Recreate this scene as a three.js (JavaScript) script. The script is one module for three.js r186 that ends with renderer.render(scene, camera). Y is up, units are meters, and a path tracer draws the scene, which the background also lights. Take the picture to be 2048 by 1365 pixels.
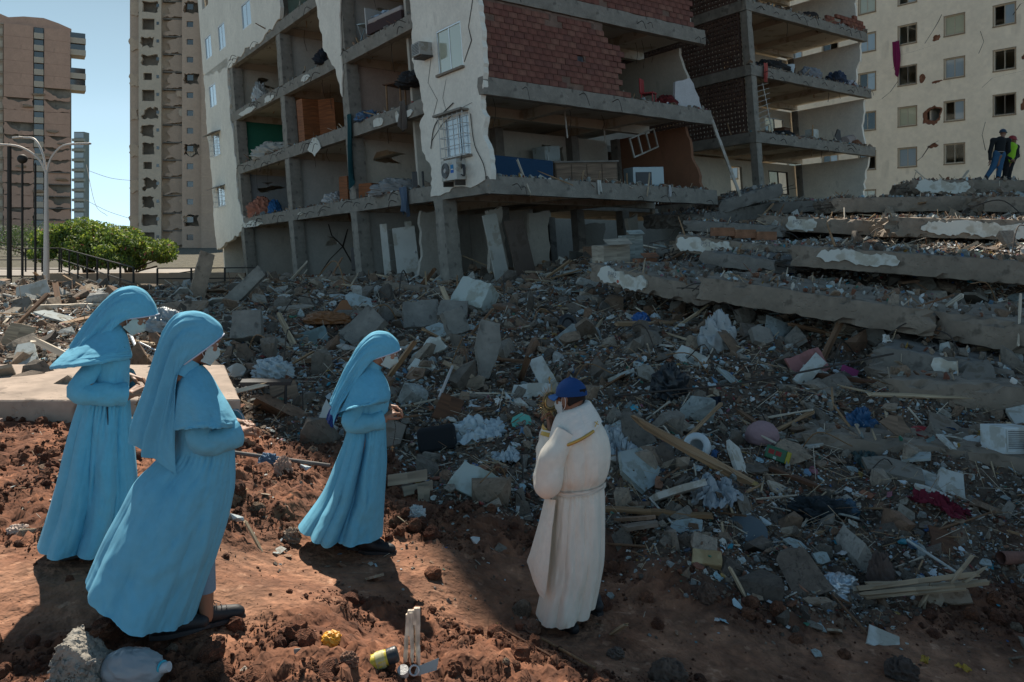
import * as THREE from 'three';
import { mergeGeometries, mergeVertices, toCreasedNormals } from 'three/addons/utils/BufferGeometryUtils.js';
import { ConvexGeometry } from 'three/addons/geometries/ConvexGeometry.js';
import { RoundedBoxGeometry } from 'three/addons/geometries/RoundedBoxGeometry.js';
import { FontLoader } from 'three/addons/loaders/FontLoader.js';
import { TextGeometry } from 'three/addons/geometries/TextGeometry.js';
import { createNoise3D } from 'simplex-noise';

// ---------- camera (level, lens shifted down), sky, sun, exposure ----------
const scene = new THREE.Scene();
const FOCAL = 1600, HORIZON = 470, EYE = 2.05;           // in pixels of a 2048 x 1365 picture; metres
const camera = new THREE.PerspectiveCamera(2 * Math.atan(682.5 / FOCAL) * 180 / Math.PI, 2048 / 1365, 0.1, 3000);
camera.position.set(0, EYE, 0);
camera.lookAt(0, EYE, -10);
camera.setViewOffset(2048, 1365, 0, 682.5 - HORIZON, 2048, 1365);
camera.updateProjectionMatrix();
scene.add(camera);

const SUN = new THREE.Vector3(-0.235, 1, -0.76).normalize();
{
  const W = 512, H = 256, data = new Float32Array(W * H * 4);
  for (let j = 0; j < H; j++) for (let i = 0; i < W; i++) {
    const el = ((j + 0.5) / H - 0.5) * Math.PI, az = ((i + 0.5) / W - 0.5) * 2 * Math.PI;
    const d = new THREE.Vector3(Math.cos(el) * Math.cos(az), Math.sin(el), Math.cos(el) * Math.sin(az));
    const up = Math.max(0, d.y), k = Math.pow(1 - up, 3.3), s = Math.max(0, d.dot(SUN));
    const glow = 0.22 * Math.pow(s, 24) + 0.05 * Math.pow(s, 4);
    const zen = [0.029, 0.074, 0.138], hor = [0.56, 0.80, 0.95];
    const o = (j * W + i) * 4;
    // thin high streaks of cloud low in the sky
    const st = 0.035 * Math.max(0, Math.sin(az * 9 + 3 * Math.sin(el * 21)) * Math.sin(el * 37 + az * 2)) * Math.exp(-up * 5);
    for (let c = 0; c < 3; c++) data[o + c] = d.y < 0 ? [0.16, 0.13, 0.11][c] : zen[c] + (hor[c] - zen[c]) * k + glow * [1, 0.95, 0.85][c] + st;
    data[o + 3] = 1;
  }
  const t = new THREE.DataTexture(data, W, H, THREE.RGBAFormat, THREE.FloatType);
  t.mapping = THREE.EquirectangularReflectionMapping; t.magFilter = t.minFilter = THREE.LinearFilter; t.needsUpdate = true;
  scene.background = t; scene.environment = t;
}
const sun = new THREE.DirectionalLight(new THREE.Color().setRGB(1, 0.92, 0.8), 4.7);
sun.target.position.set(0, 0, -15); sun.position.copy(SUN).multiplyScalar(90).add(sun.target.position);
sun.castShadow = true; sun.shadow.mapSize.set(4096, 4096);
Object.assign(sun.shadow.camera, { left: -60, right: 60, top: 60, bottom: -60, near: 1, far: 250 });
scene.add(sun, sun.target);
const renderer = new THREE.WebGLRenderer({ antialias: true });
renderer.toneMapping = THREE.LinearToneMapping;
renderer.toneMappingExposure = 1.5;
renderer.shadowMap.enabled = true; renderer.shadowMap.type = THREE.PCFSoftShadowMap;

// ---------- helpers ----------
const V = (x, y, z) => new THREE.Vector3(x, y, z);
const at = (px, py, d) => V((px - 1024) / FOCAL * d, EYE - (py - HORIZON) / FOCAL * d, -d);   // a point d metres ahead
const lerp = (a, b, t) => a + (b - a) * t, clamp = (v, a = 0, b = 1) => Math.min(b, Math.max(a, v));
const smooth = (a, b, v) => { const t = clamp((v - a) / (b - a)); return t * t * (3 - 2 * t); };
function rng(seed) { let a = (seed * 2654435761) >>> 0; return () => { a = (a + 0x6D2B79F5) | 0; let t = Math.imul(a ^ (a >>> 15), 1 | a); t = (t + Math.imul(t ^ (t >>> 7), 61 | t)) ^ t; return ((t ^ (t >>> 14)) >>> 0) / 4294967296; }; }
const N3 = createNoise3D(rng(7));
const fbm = (x, y, z, o = 4) => { let s = 0, a = 0.5, f = 1; for (let i = 0; i < o; i++) { s += a * N3(x * f, y * f, z * f); a *= 0.5; f *= 2.03; } return s; };

const used = new Map();
function numbered(name) { const n = used.get(name) ?? 0; used.set(name, n + 1); return n ? `${name}_${String(n).padStart(3, '0')}` : name; }
function tag(o, label, category, group) { o.userData.kind ??= 'thing'; o.userData.label = label; o.userData.category = category; if (group) o.userData.group = group; return o; }
function mesh(name, geometry, material, parent) {
  const m = new THREE.Mesh(geometry, material); m.castShadow = m.receiveShadow = true;
  if (parent) { m.name = name; parent.add(m); } else { m.name = numbered(name); scene.add(m); }
  return m;
}
function thing(name, label, category, group) { const g = new THREE.Group(); g.name = numbered(name); scene.add(g); return tag(g, label, category, group); }
const solo = (name, geometry, material, label, category, group) => tag(mesh(name, geometry, material), label, category, group);
function structure(name, geometry, material) { const m = mesh(name, geometry, material); m.userData.kind = 'structure'; return m; }

// ---------- textures: grain only, tileable ----------
function tileNoise(seed) {
  const T = new Float32Array(64 * 64), r = rng(seed); for (let i = 0; i < T.length; i++) T[i] = r();
  return (x, y, p) => { const xi = Math.floor(x), yi = Math.floor(y), fx = x - xi, fy = y - yi, u = fx * fx * (3 - 2 * fx), v = fy * fy * (3 - 2 * fy);
    const g = (a, b) => T[(((a % p) + p) % p % 64) + 64 * (((b % p) + p) % p % 64)];
    return lerp(lerp(g(xi, yi), g(xi + 1, yi), u), lerp(g(xi, yi + 1), g(xi + 1, yi + 1), u), v); };
}
function makeTexture(size, fn, colour = true) {
  const d = new Uint8Array(size * size * 4);
  for (let j = 0; j < size; j++) for (let i = 0; i < size; i++) { const v = fn(i / size, j / size), o = (j * size + i) * 4; const c = Array.isArray(v) ? v : [v, v, v];
    for (let k = 0; k < 3; k++) d[o + k] = clamp(c[k]) * 255; d[o + 3] = 255; }
  const t = new THREE.DataTexture(d, size, size, THREE.RGBAFormat); t.wrapS = t.wrapT = THREE.RepeatWrapping; t.magFilter = THREE.LinearFilter; t.minFilter = THREE.LinearMipmapLinearFilter; t.generateMipmaps = true;
  if (colour) t.colorSpace = THREE.SRGBColorSpace; t.needsUpdate = true; return t;
}
const tn = [1, 2, 3, 4, 5].map(tileNoise);
const oct = (n, u, v, p, o) => { let s = 0, a = 0.5, t = 0; for (let i = 0; i < o; i++) { s += a * n(u * p, v * p, p); t += a; a *= 0.55; p *= 2; } return s / t; };
const TEX = {
  concrete: makeTexture(512, (u, v) => { const a = oct(tn[0], u, v, 4, 6), b = oct(tn[1], u, v, 16, 3), s = smooth(0.62, 0.8, oct(tn[2], u, v, 8, 4)); const k = 0.62 + 0.36 * a + 0.12 * (b - 0.5) - 0.2 * s; return [k, k * 0.985, k * 0.96]; }),
  concreteBump: makeTexture(512, (u, v) => { const a = oct(tn[0], u, v, 8, 6), h = smooth(0.72, 0.8, oct(tn[3], u, v, 32, 2)); return 0.35 + 0.6 * a - 0.5 * h; }, false),
  plaster: makeTexture(512, (u, v) => { const a = oct(tn[1], u, v, 3, 6), st = smooth(0.6, 0.75, oct(tn[3], u, v * 0.999, 6, 5)); const k = 0.86 + 0.14 * a - 0.12 * st; return [k, k * (1 - 0.03 * st), k * (0.98 - 0.07 * st)]; }),
  dirt: makeTexture(1024, (u, v) => { const a = oct(tn[2], u, v, 6, 7), b = oct(tn[4], u, v, 32, 4), l = smooth(0.66, 0.8, oct(tn[0], u, v, 24, 4)); const k = 0.5 + 0.4 * a + 0.3 * (b - 0.5) + 0.16 * l; return [k, k * (0.97 + 0.06 * l), k * (0.94 + 0.1 * l)]; }),
  dirtBump: makeTexture(1024, (u, v) => { const a = oct(tn[2], u, v, 16, 6), b = oct(tn[4], u, v, 48, 3); return 0.6 * a + 0.5 * b - 0.05; }, false),
  wood: makeTexture(512, (u, v) => { const w = oct(tn[0], u, v, 2, 3), g = oct(tn[1], u * 1, v, 4, 2); const l = tn[3](u * 4, v * 60 + w * 6, 60), f = tn[4](u * 8, v * 64, 64); const k = 0.62 + 0.22 * l + 0.14 * f + 0.1 * g; return [k, k * 0.95, k * 0.88]; }),
  fabric: makeTexture(256, (u, v) => { const t = Math.sin(u * 256 * Math.PI / 2) * Math.sin(v * 256 * Math.PI / 2); return 0.5 + 0.32 * t + 0.2 * (oct(tn[0], u, v, 32, 2) - 0.5); }, false),
  cloth: makeTexture(512, (u, v) => { const a = oct(tn[3], u, v, 5, 5), b = oct(tn[0], u, v, 48, 2); const k = 0.93 + 0.06 * a + 0.05 * (b - 0.5); return [k, k, k]; }),
  brick: makeTexture(512, (u, v) => { const a = oct(tn[1], u, v, 6, 5), g = tn[2](u * 4, v * 64, 64), s = smooth(0.6, 0.72, oct(tn[0], u, v, 7, 5)); const k = 0.62 + 0.34 * a + 0.1 * (g - 0.5); return [k + 0.12 * s, k + 0.2 * s, k + 0.24 * s]; }),
  stain: makeTexture(1024, (u, v) => { const a = oct(tn[0], u, v, 3, 7), dr = oct(tn[1], u * 1, v, 2, 3), run = smooth(0.6, 0.9, tn[2](u * 24, v * 5 + dr * 3, 24)) * smooth(0.5, 0.7, a) * smooth(0.45, 0.6, oct(tn[3], u, v, 6, 3)), f = oct(tn[4], u, v, 40, 3); const k = 0.85 + 0.19 * a - 0.12 * run + 0.07 * (f - 0.5); return [k, k * 0.985, k * 0.955]; }),
  crease: makeTexture(512, (u, v) => { let h = 0; for (let i = 0; i < 3; i++) { const p = 6 << i, q = oct(tn[i], u, v, 3, 3) * 3; h += (1 - 2 * Math.abs(tn[i + 1](u * p + q, v * (p >> 1) + q * 0.6, p) - 0.5)) / (1 + i); } return clamp(h * 0.5); }, false),
  crumple: makeTexture(512, (u, v) => { let s = 0; for (let i = 0; i < 4; i++) { const p = 4 << i; s += Math.abs(tn[i](u * p, v * p, p) - 0.5) / (1 + i * 0.7); } return clamp(s); }, false),
};
const rgb = (c) => new THREE.Color().setRGB(c[0], c[1], c[2]);
const cache = new Map();
function mat(kind, c, extra = {}) {
  const key = kind + c.join() + JSON.stringify(extra); if (cache.has(key)) return cache.get(key);
  const base = {
    concrete: { map: TEX.concrete, bumpMap: TEX.concreteBump, bumpScale: 0.012, roughness: 0.95 },
    plaster: { map: TEX.plaster, bumpMap: TEX.concreteBump, bumpScale: 0.004, roughness: 0.9 },
    wall: { map: TEX.stain, bumpMap: TEX.concreteBump, bumpScale: 0.006, roughness: 0.92 },
    dirt: { map: TEX.dirt, bumpMap: TEX.dirtBump, bumpScale: 0.045, roughness: 1 },
    wood: { map: TEX.wood, bumpMap: TEX.wood, bumpScale: 0.003, roughness: 0.8 },
    fabric: { map: TEX.cloth, bumpMap: TEX.fabric, bumpScale: 0.0006, roughness: 0.95, side: THREE.DoubleSide },
    brick: { map: TEX.brick, bumpMap: TEX.brick, bumpScale: 0.006, roughness: 0.95 },
    plastic: { roughness: 0.42, bumpMap: TEX.crumple, bumpScale: 0.002 },
    foil: { roughness: 0.35, bumpMap: TEX.crumple, bumpScale: 0.012, side: THREE.DoubleSide },
    metal: { metalness: 0.7, roughness: 0.45, bumpMap: TEX.concreteBump, bumpScale: 0.001 },
    paint: { roughness: 0.55, map: TEX.plaster },
    plain: { roughness: 0.7 },
  }[kind];
  const C = extra.physical ? THREE.MeshPhysicalMaterial : THREE.MeshStandardMaterial; const e = { ...extra }; delete e.physical; if (e.bumpMap) e.bumpMap = TEX[e.bumpMap];
  const m = new C({ ...base, ...e, color: rgb(c) }); cache.set(key, m); return m;
}

// ---------- geometry ----------
// uv in metres by the way each face points
function metreUV(g, s = 1) {
  if (g.index) g = g.toNonIndexed();
  g.deleteAttribute('uv');
  const p = g.attributes.position, uv = new Float32Array(p.count * 2), a = V(), b = V(), c = V();
  for (let i = 0; i < p.count; i += 3) {
    a.fromBufferAttribute(p, i); b.fromBufferAttribute(p, i + 1).sub(a); c.fromBufferAttribute(p, i + 2).sub(a); b.cross(c);
    const ax = Math.abs(b.x), ay = Math.abs(b.y), az = Math.abs(b.z);
    for (let k = 0; k < 3; k++) { const x = p.getX(i + k), y = p.getY(i + k), z = p.getZ(i + k);
      const q = ax > ay && ax > az ? [z, y] : ay > az ? [x, z] : [x, y]; uv[(i + k) * 2] = q[0] * s; uv[(i + k) * 2 + 1] = q[1] * s; }
  }
  g.setAttribute('uv', new THREE.BufferAttribute(uv, 2)); return g;
}
const merge = (list) => { const l = list.map((g) => { const n = g.index ? g.toNonIndexed() : g; for (const k of Object.keys(n.attributes)) if (!['position', 'normal', 'uv'].includes(k)) n.deleteAttribute(k); return n; }); return l.length === 1 ? l[0] : mergeGeometries(l); };
function box(x0, x1, y0, y1, z0, z1, s = 0.5) { const g = new THREE.BoxGeometry(x1 - x0, y1 - y0, z1 - z0); g.translate((x0 + x1) / 2, (y0 + y1) / 2, (z0 + z1) / 2); return metreUV(g, s); }
const cbox = (w, h, d, s = 0.5) => box(-w / 2, w / 2, -h / 2, h / 2, -d / 2, d / 2, s);
function bar(a, b, r, n = 6) { const d = b.clone().sub(a), g = new THREE.CylinderGeometry(r, r, d.length(), n, 1); g.applyQuaternion(new THREE.Quaternion().setFromUnitVectors(V(0, 1, 0), d.clone().normalize())); g.translate((a.x + b.x) / 2, (a.y + b.y) / 2, (a.z + b.z) / 2); return g.toNonIndexed(); }
const tube = (pts, r, n = 40, k = 6) => new THREE.TubeGeometry(new THREE.CatmullRomCurve3(pts), n, r, k).toNonIndexed();
// a broken block: a box cut into cells, its surface worn and its ends uneven
function roughBox(w, h, d, seed, amp = 0.03, cell = 0.22, endAmp = 0.12) {
  const n = (l) => Math.max(2, Math.min(46, Math.round(l / cell)));
  let g = mergeVertices((() => { const q = new THREE.BoxGeometry(w, h, d, n(w), n(h), n(d)); q.deleteAttribute('uv'); q.deleteAttribute('normal'); return q; })());
  const p = g.attributes.position;
  for (let i = 0; i < p.count; i++) {
    let x = p.getX(i), y = p.getY(i), z = p.getZ(i);
    const e = Math.pow(Math.abs(x) / (w / 2), 6), ed = fbm(y * 3 + seed, z * 3, Math.sign(x) * 5, 3);
    const nx = fbm(x * 4 + seed * 3.1, y * 4, z * 4, 3), ny = 0.7 * fbm(x * 4, y * 4 + seed * 1.7, z * 4 + 9, 3), nz = 0.7 * fbm(x * 4 + 4, y * 4, z * 4 + seed * 2.3, 3);
    // worn arrises
    const ex = Math.abs(x) > w / 2 - 1e-3, ey = Math.abs(y) > h / 2 - 1e-3, ez = Math.abs(z) > d / 2 - 1e-3, edges = ex + ey + ez;
    const chip = edges >= 2 ? amp * (0.25 + 3.2 * Math.max(0, N3(x * 2.6 + seed, y * 2, z * 2.6) - 0.25)) : 0;
    if (ex) x -= Math.sign(x) * chip; if (ey) y -= Math.sign(y) * chip; if (ez) z -= Math.sign(z) * chip;
    p.setXYZ(i, x + nx * amp + Math.sign(x) * e * ed * endAmp, y + ny * amp, z + nz * amp);
  }
  g = metreUV(g, 0.6); g.computeVertexNormals(); return toCreasedNormals(g, 0.55);
}
function chunk(seed, sx = 1, sy = 0.7, sz = 0.85) {
  const r = rng(seed), pts = [];
  for (let i = 0; i < 13; i++) { const v = V(r() - 0.5, r() - 0.5, r() - 0.5); const m = Math.max(Math.abs(v.x), Math.abs(v.y), Math.abs(v.z)); v.multiplyScalar((0.36 + 0.14 * r()) / m); pts.push(V(v.x * sx, v.y * sy, v.z * sz)); }
  const g = metreUV(new ConvexGeometry(pts), 1.2); g.computeVertexNormals(); return g;
}
function outline(seed, n = 8, rx = 0.5, ry = 0.5, jag = 0.3) { const r = rng(seed), o = []; for (let i = 0; i < n; i++) { const a = (i + 0.7 * (r() - 0.5)) / n * 2 * Math.PI, k = 1 - jag * r(); o.push([Math.cos(a) * rx * k, Math.sin(a) * ry * k]); } return o; }
// breaks up straight edges; points flagged with a third entry 1 keep the edge that follows clean
function ragged(pts, step, amp, seed) {
  const r = rng(seed), out = [];
  pts.forEach((a, i) => { const b = pts[(i + 1) % pts.length]; out.push([a[0], a[1]]); if (a[2]) return;
    const dx = b[0] - a[0], dy = b[1] - a[1], l = Math.hypot(dx, dy), n = Math.floor(l / step); let w = 0;
    for (let k = 1; k < n; k++) { const t = (k + 0.5 * (r() - 0.5)) / n; w = w * 0.55 + (r() - 0.5) * 2 * amp; out.push([a[0] + dx * t - dy / l * w, a[1] + dy * t + dx / l * w]); } });
  return out;
}
const toShape = (pts, holes = []) => { const s = new THREE.Shape(pts.map((p) => new THREE.Vector2(p[0], p[1]))); for (const h of holes) s.holes.push(new THREE.Path(h.map((p) => new THREE.Vector2(p[0], p[1])))); return s; };
function plate(pts, th, holes = [], bevel = 0, s = 0.5) { const g = new THREE.ExtrudeGeometry(toShape(pts, holes), { depth: th - 2 * bevel, bevelEnabled: bevel > 0, bevelSize: bevel, bevelThickness: bevel, bevelSegments: 1, curveSegments: 4 }); g.translate(0, 0, bevel); return metreUV(g, s); }
const rect = (x0, x1, y0, y1) => [[x0, y0], [x1, y0], [x1, y1], [x0, y1]];
// loft through rows of points (rows x columns), optionally closed round
function loft(rows, closed, us = 1, vs = 1) {
  const R = rows.length, C = rows[0].length, cols = closed ? C + 1 : C, pos = [], uv = [], idx = [];
  for (let i = 0; i < R; i++) for (let j = 0; j < cols; j++) { const p = rows[i][j % C]; pos.push(p.x, p.y, p.z); uv.push(j / (cols - 1) * us, i / (R - 1) * vs); }
  for (let i = 0; i < R - 1; i++) for (let j = 0; j < cols - 1; j++) { const a = i * cols + j, b = a + 1, c = a + cols, d = c + 1; idx.push(a, c, b, b, c, d); }
  const g = new THREE.BufferGeometry(); g.setAttribute('position', new THREE.Float32BufferAttribute(pos, 3)); g.setAttribute('uv', new THREE.Float32BufferAttribute(uv, 2)); g.setIndex(idx); g.computeVertexNormals();
  if (closed) { const n = g.attributes.normal; for (let i = 0; i < R; i++) { const a = i * cols, b = a + cols - 1; const x = n.getX(a) + n.getX(b), y = n.getY(a) + n.getY(b), z = n.getZ(a) + n.getZ(b), l = Math.hypot(x, y, z) || 1; n.setXYZ(a, x / l, y / l, z / l); n.setXYZ(b, x / l, y / l, z / l); } }
  return g;
}
// gives a cloth surface a thickness by adding an inner skin and its rims
function thicken(g, t) {
  const p = g.attributes.position, n = g.attributes.normal, q = g.clone(), qp = q.attributes.position;
  for (let i = 0; i < p.count; i++) qp.setXYZ(i, p.getX(i) - n.getX(i) * t, p.getY(i) - n.getY(i) * t, p.getZ(i) - n.getZ(i) * t);
  const ix = q.index.array; for (let i = 0; i < ix.length; i += 3) { const s = ix[i]; ix[i] = ix[i + 1]; ix[i + 1] = s; } q.computeVertexNormals();
  return mergeGeometries([g, q]);
}
// naive surface nets of a signed distance
function nets(f, lo, hi, cell) {
  const nx = Math.ceil((hi.x - lo.x) / cell) + 1, ny = Math.ceil((hi.y - lo.y) / cell) + 1, nz = Math.ceil((hi.z - lo.z) / cell) + 1;
  const F = new Float32Array(nx * ny * nz), id = (i, j, k) => i + nx * (j + ny * k);
  for (let k = 0; k < nz; k++) for (let j = 0; j < ny; j++) for (let i = 0; i < nx; i++) F[id(i, j, k)] = f(lo.x + i * cell, lo.y + j * cell, lo.z + k * cell);
  const vi = new Int32Array(nx * ny * nz).fill(-1), pos = [], idx = [];
  for (let k = 0; k < nz - 1; k++) for (let j = 0; j < ny - 1; j++) for (let i = 0; i < nx - 1; i++) {
    let m = 0, x = 0, y = 0, z = 0; const c = [];
    for (let a = 0; a < 8; a++) c.push(F[id(i + (a & 1), j + (a >> 1 & 1), k + (a >> 2))]);
    for (let a = 0; a < 8; a++) for (const b of [1, 2, 4]) if (!(a & b)) { const e = a | b; if ((c[a] < 0) !== (c[e] < 0)) { const t = c[a] / (c[a] - c[e]); x += (a & 1) + (b === 1 ? t : 0); y += (a >> 1 & 1) + (b === 2 ? t : 0); z += (a >> 2) + (b === 4 ? t : 0); m++; } }
    if (m) { vi[id(i, j, k)] = pos.length / 3; pos.push(lo.x + (i + x / m) * cell, lo.y + (j + y / m) * cell, lo.z + (k + z / m) * cell); }
  }
  const quad = (a, b, c, d, s) => { if (a < 0 || b < 0 || c < 0 || d < 0) return; s ? idx.push(a, b, c, a, c, d) : idx.push(a, c, b, a, d, c); };
  for (let k = 1; k < nz - 1; k++) for (let j = 1; j < ny - 1; j++) for (let i = 1; i < nx - 1; i++) {
    const s = F[id(i, j, k)] < 0;
    if (s !== F[id(i + 1, j, k)] < 0) quad(vi[id(i, j - 1, k - 1)], vi[id(i, j, k - 1)], vi[id(i, j, k)], vi[id(i, j - 1, k)], s);
    if (s !== F[id(i, j + 1, k)] < 0) quad(vi[id(i - 1, j, k - 1)], vi[id(i - 1, j, k)], vi[id(i, j, k)], vi[id(i, j, k - 1)], s);
    if (s !== F[id(i, j, k + 1)] < 0) quad(vi[id(i - 1, j - 1, k)], vi[id(i, j - 1, k)], vi[id(i, j, k)], vi[id(i - 1, j, k)], s);
  }
  const g = new THREE.BufferGeometry(); g.setAttribute('position', new THREE.Float32BufferAttribute(pos, 3)); g.setAttribute('uv', new THREE.Float32BufferAttribute(new Float32Array(pos.length / 3 * 2), 2)); g.setIndex(idx); g.computeVertexNormals(); return g;
}
const capsule = (a, b, ra, rb) => { const dx = b[0] - a[0], dy = b[1] - a[1], dz = b[2] - a[2], L = dx * dx + dy * dy + dz * dz || 1e-9; return (x, y, z) => { const px = x - a[0], py = y - a[1], pz = z - a[2], t = clamp((px * dx + py * dy + pz * dz) / L); return Math.hypot(px - dx * t, py - dy * t, pz - dz * t) - lerp(ra, rb, t); }; };
const ellipsoid = (c, r) => (x, y, z) => { const a = (x - c[0]) / r[0], b = (y - c[1]) / r[1], d = (z - c[2]) / r[2], k = Math.hypot(a, b, d); return (k - 1) * Math.min(r[0], r[1], r[2]) * (0.6 + 0.4 * k); };
const union = (fs, k) => (x, y, z) => { let d = 1e3; for (const f of fs) { const e = f(x, y, z), h = clamp(0.5 + 0.5 * (e - d) / k); d = lerp(e, d, h) - k * h * (1 - h); } return d; };

// ---------- ground ----------
const HEIGHTS = [
  // the trodden path and the clods beside it
  [340, 1262, 4.13], [150, 1105, 4.92], [720, 1098, 6.0], [1140, 1250, 5.42], [60, 1365, 3.66], [560, 1365, 3.8], [1024, 1365, 4.3], [1400, 1330, 4.95], [1750, 1365, 5.0], [2048, 1365, 5.1],
  [1300, 1130, 6.2], [1700, 1170, 6.3], [2000, 1200, 6.2], [1700, 1000, 8], [2000, 1010, 7.9], [50, 1000, 6], [400, 985, 6.3], [900, 950, 8], [600, 900, 8.5], [250, 900, 7.7], [1100, 960, 7.9],
  // the rubble field up to the building
  [1400, 900, 8.6], [1700, 885, 8.9], [1000, 800, 10.5], [1250, 700, 13], [1300, 610, 16.5], [1100, 600, 18], [700, 700, 14], [500, 600, 20], [640, 565, 25], [905, 580, 22.5], [1050, 575, 21.5], [800, 640, 17.5],
  [100, 880, 8], [300, 760, 11.5], [60, 700, 12.5], [60, 575, 20], [220, 600, 20], [330, 580, 26], [180, 585, 28], [420, 640, 16],
  // the collapsed wing
  [1500, 640, 14], [1750, 745, 11.2], [1850, 855, 9.6], [2040, 865, 9.3], [1850, 775, 10.45], [1800, 965, 8.2], [1950, 700, 11], [1950, 600, 13.6], [1650, 560, 15.6], [1900, 480, 18], [1700, 470, 19], [2000, 420, 21.5], [1820, 400, 24.5], [1980, 375, 26.2], [1520, 480, 22], [1350, 545, 19.5], [1600, 425, 27], [1380, 490, 26],
].map(([a, b, d]) => { const p = at(a, b, d); if (p.x > 2.6 && d > 10.5) p.y -= 0.24; return p; }).concat([
  V(-40, 0, -30), V(-20, 0, -45), V(-14, -0.2, -42), V(-6, 0.3, -34), V(2, 0.6, -32), V(8, 0.6, -36), V(20, 2.5, -40), V(30, 0.5, -45), V(10, 0, -60), V(-60, 0, -90), V(0, 0, -100), V(60, 0, -80), V(-8, 0.1, -5), V(-12, 0.2, -14), V(8, -0.9, -5), V(14, -0.3, -9), V(22, 2, -20), V(-2, 0, 0), V(4, -0.7, 0), V(0, 0, 20), V(-30, 0, 5), V(30, 0, 10), V(34, 1, -25),
]);
const SIG = HEIGHTS.map((p) => 0.13 * Math.hypot(p.x, p.z) + 0.25);
function landExact(x, z) {
  let s = 0, w = 0;
  for (let i = 0; i < HEIGHTS.length; i++) { const p = HEIGHTS[i], q = ((x - p.x) ** 2 + (z - p.z) ** 2) / SIG[i] ** 2 + 0.35, k = 1 / (q * q * Math.sqrt(q)); s += k * p.y; w += k; }
  return s / w * (1 - smooth(60, 110, Math.hypot(x, z)));
}
const GX = 264, GZ = 184, GS = 0.25, LGRID = new Float32Array(GX * GZ); for (let j = 0; j < GZ; j++) for (let i = 0; i < GX; i++) LGRID[j * GX + i] = landExact(-33 + i * GS, -44 + j * GS);
function landBase(x, z) { const a = (x + 33) / GS, b = (z + 44) / GS; if (a < 0 || b < 0 || a >= GX - 1.01 || b >= GZ - 1.01) return landExact(x, z); const i = Math.floor(a), j = Math.floor(b), u = a - i, v = b - j, o = j * GX + i; return lerp(lerp(LGRID[o], LGRID[o + 1], u), lerp(LGRID[o + GX], LGRID[o + GX + 1], u), v); }
function ground(px, py, f = landBase) {                     // where the line of sight through a pixel meets the ground
  const dx = (px - 1024) / FOCAL, dy = -(py - HORIZON) / FOCAL; let d = 2.5, last = 2.5;
  while (d < 120) { if (EYE + dy * d < f(dx * d, -d)) { let a = last, b = d; for (let i = 0; i < 14; i++) { const m = (a + b) / 2; EYE + dy * m < f(dx * m, -m) ? b = m : a = m; } return V(dx * b, f(dx * b, -b), -b); } last = d; d *= 1.015; }
  return V(dx * d, 0, -d);
}
// where red earth gives way to rubble
const EDGE = [[-400, 800], [0, 830], [300, 850], [500, 855], [640, 885], [780, 930], [860, 985], [1000, 1020], [1250, 1105], [1400, 1165], [1560, 1215], [1760, 1240], [1900, 1190], [2048, 1120], [2400, 1050]].map(([a, b]) => ground(a, b)).sort((a, b) => a.x - b.x);
function edgeZ(x) { if (x <= EDGE[0].x) return EDGE[0].z; for (let i = 1; i < EDGE.length; i++) if (x < EDGE[i].x) { const a = EDGE[i - 1], b = EDGE[i]; return lerp(a.z, b.z, (x - a.x) / (b.x - a.x + 1e-6)); } return EDGE.at(-1).z; }
const earth = (x, z) => smooth(-0.35, 0.35, z - edgeZ(x) + 0.5 * fbm(x * 0.9, 3, z * 0.9, 3));    // 1 on red earth, 0 in the rubble
const TRACK = [[-300, 1170], [100, 1180], [400, 1175], [640, 1140], [850, 1150], [1000, 1195], [1200, 1270], [1500, 1320], [2000, 1350]].map(([a, b]) => ground(a, b));
function track(x, z) { let m = 9; for (let i = 1; i < TRACK.length; i++) { const a = TRACK[i - 1], b = TRACK[i], ux = b.x - a.x, uz = b.z - a.z, t = clamp(((x - a.x) * ux + (z - a.z) * uz) / (ux * ux + uz * uz)); m = Math.min(m, Math.hypot(x - a.x - ux * t, z - a.z - uz * t)); } return 1 - smooth(0.3, 0.75, m + 0.25 * fbm(x * 1.3, 8, z * 1.3, 2)); }
const site = (x, z) => 1 - smooth(30, 40, Math.hypot(x, z));       // the disturbed ground
function land(x, z) {
  const d = Math.hypot(x, z); let h = landBase(x, z); if (d > 46) return h;
  const e = earth(x, z), t = track(x, z) * e, near = 1 - smooth(9, 14, d);
  const clod = Math.abs(fbm(x * 3.4, 1, z * 3.4, 4)), lump = fbm(x * 1.1, 5, z * 1.1, 3);
  let b = e * (lerp(0.1, 0.012, t) * (clod - 0.14) + lerp(0.09, 0.025, t) * lump);
  if (near > 0 && e > 0.02) b += near * e * (lerp(0.03, 0.006, t) * fbm(x * 11, 2, z * 11, 3) + lerp(0.022, 0.002, t) * N3(x * 24, 7, z * 24)) + near * e * lerp(0.06, 0.006, t) * Math.max(0, Math.min(0.35, fbm(x * 9, 4, z * 9, 3)) - 0.04);
  if (near > 0 && t > 0.02) b += near * t * 0.008 * N3(x * 3 + z * 1.2, 6, z * 13);       // tracks dragged along the path
  b += (1 - e) * (0.2 * fbm(x * 0.8, 9, z * 0.8, 4) + 0.07 * Math.abs(fbm(x * 4, 11, z * 4, 3)));
  return h + b * site(x, z);
}
function spacing(stops) { const o = []; for (let i = 0; i < stops.length - 1; i++) { const [a, s] = stops[i], [b, e] = stops[i + 1]; let x = a; while (x < b - 1e-6) { o.push(x); x += Math.max(0.01, lerp(s, e, (x - a) / (b - a))); } } o.push(stops.at(-1)[0]); return o; }
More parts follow.
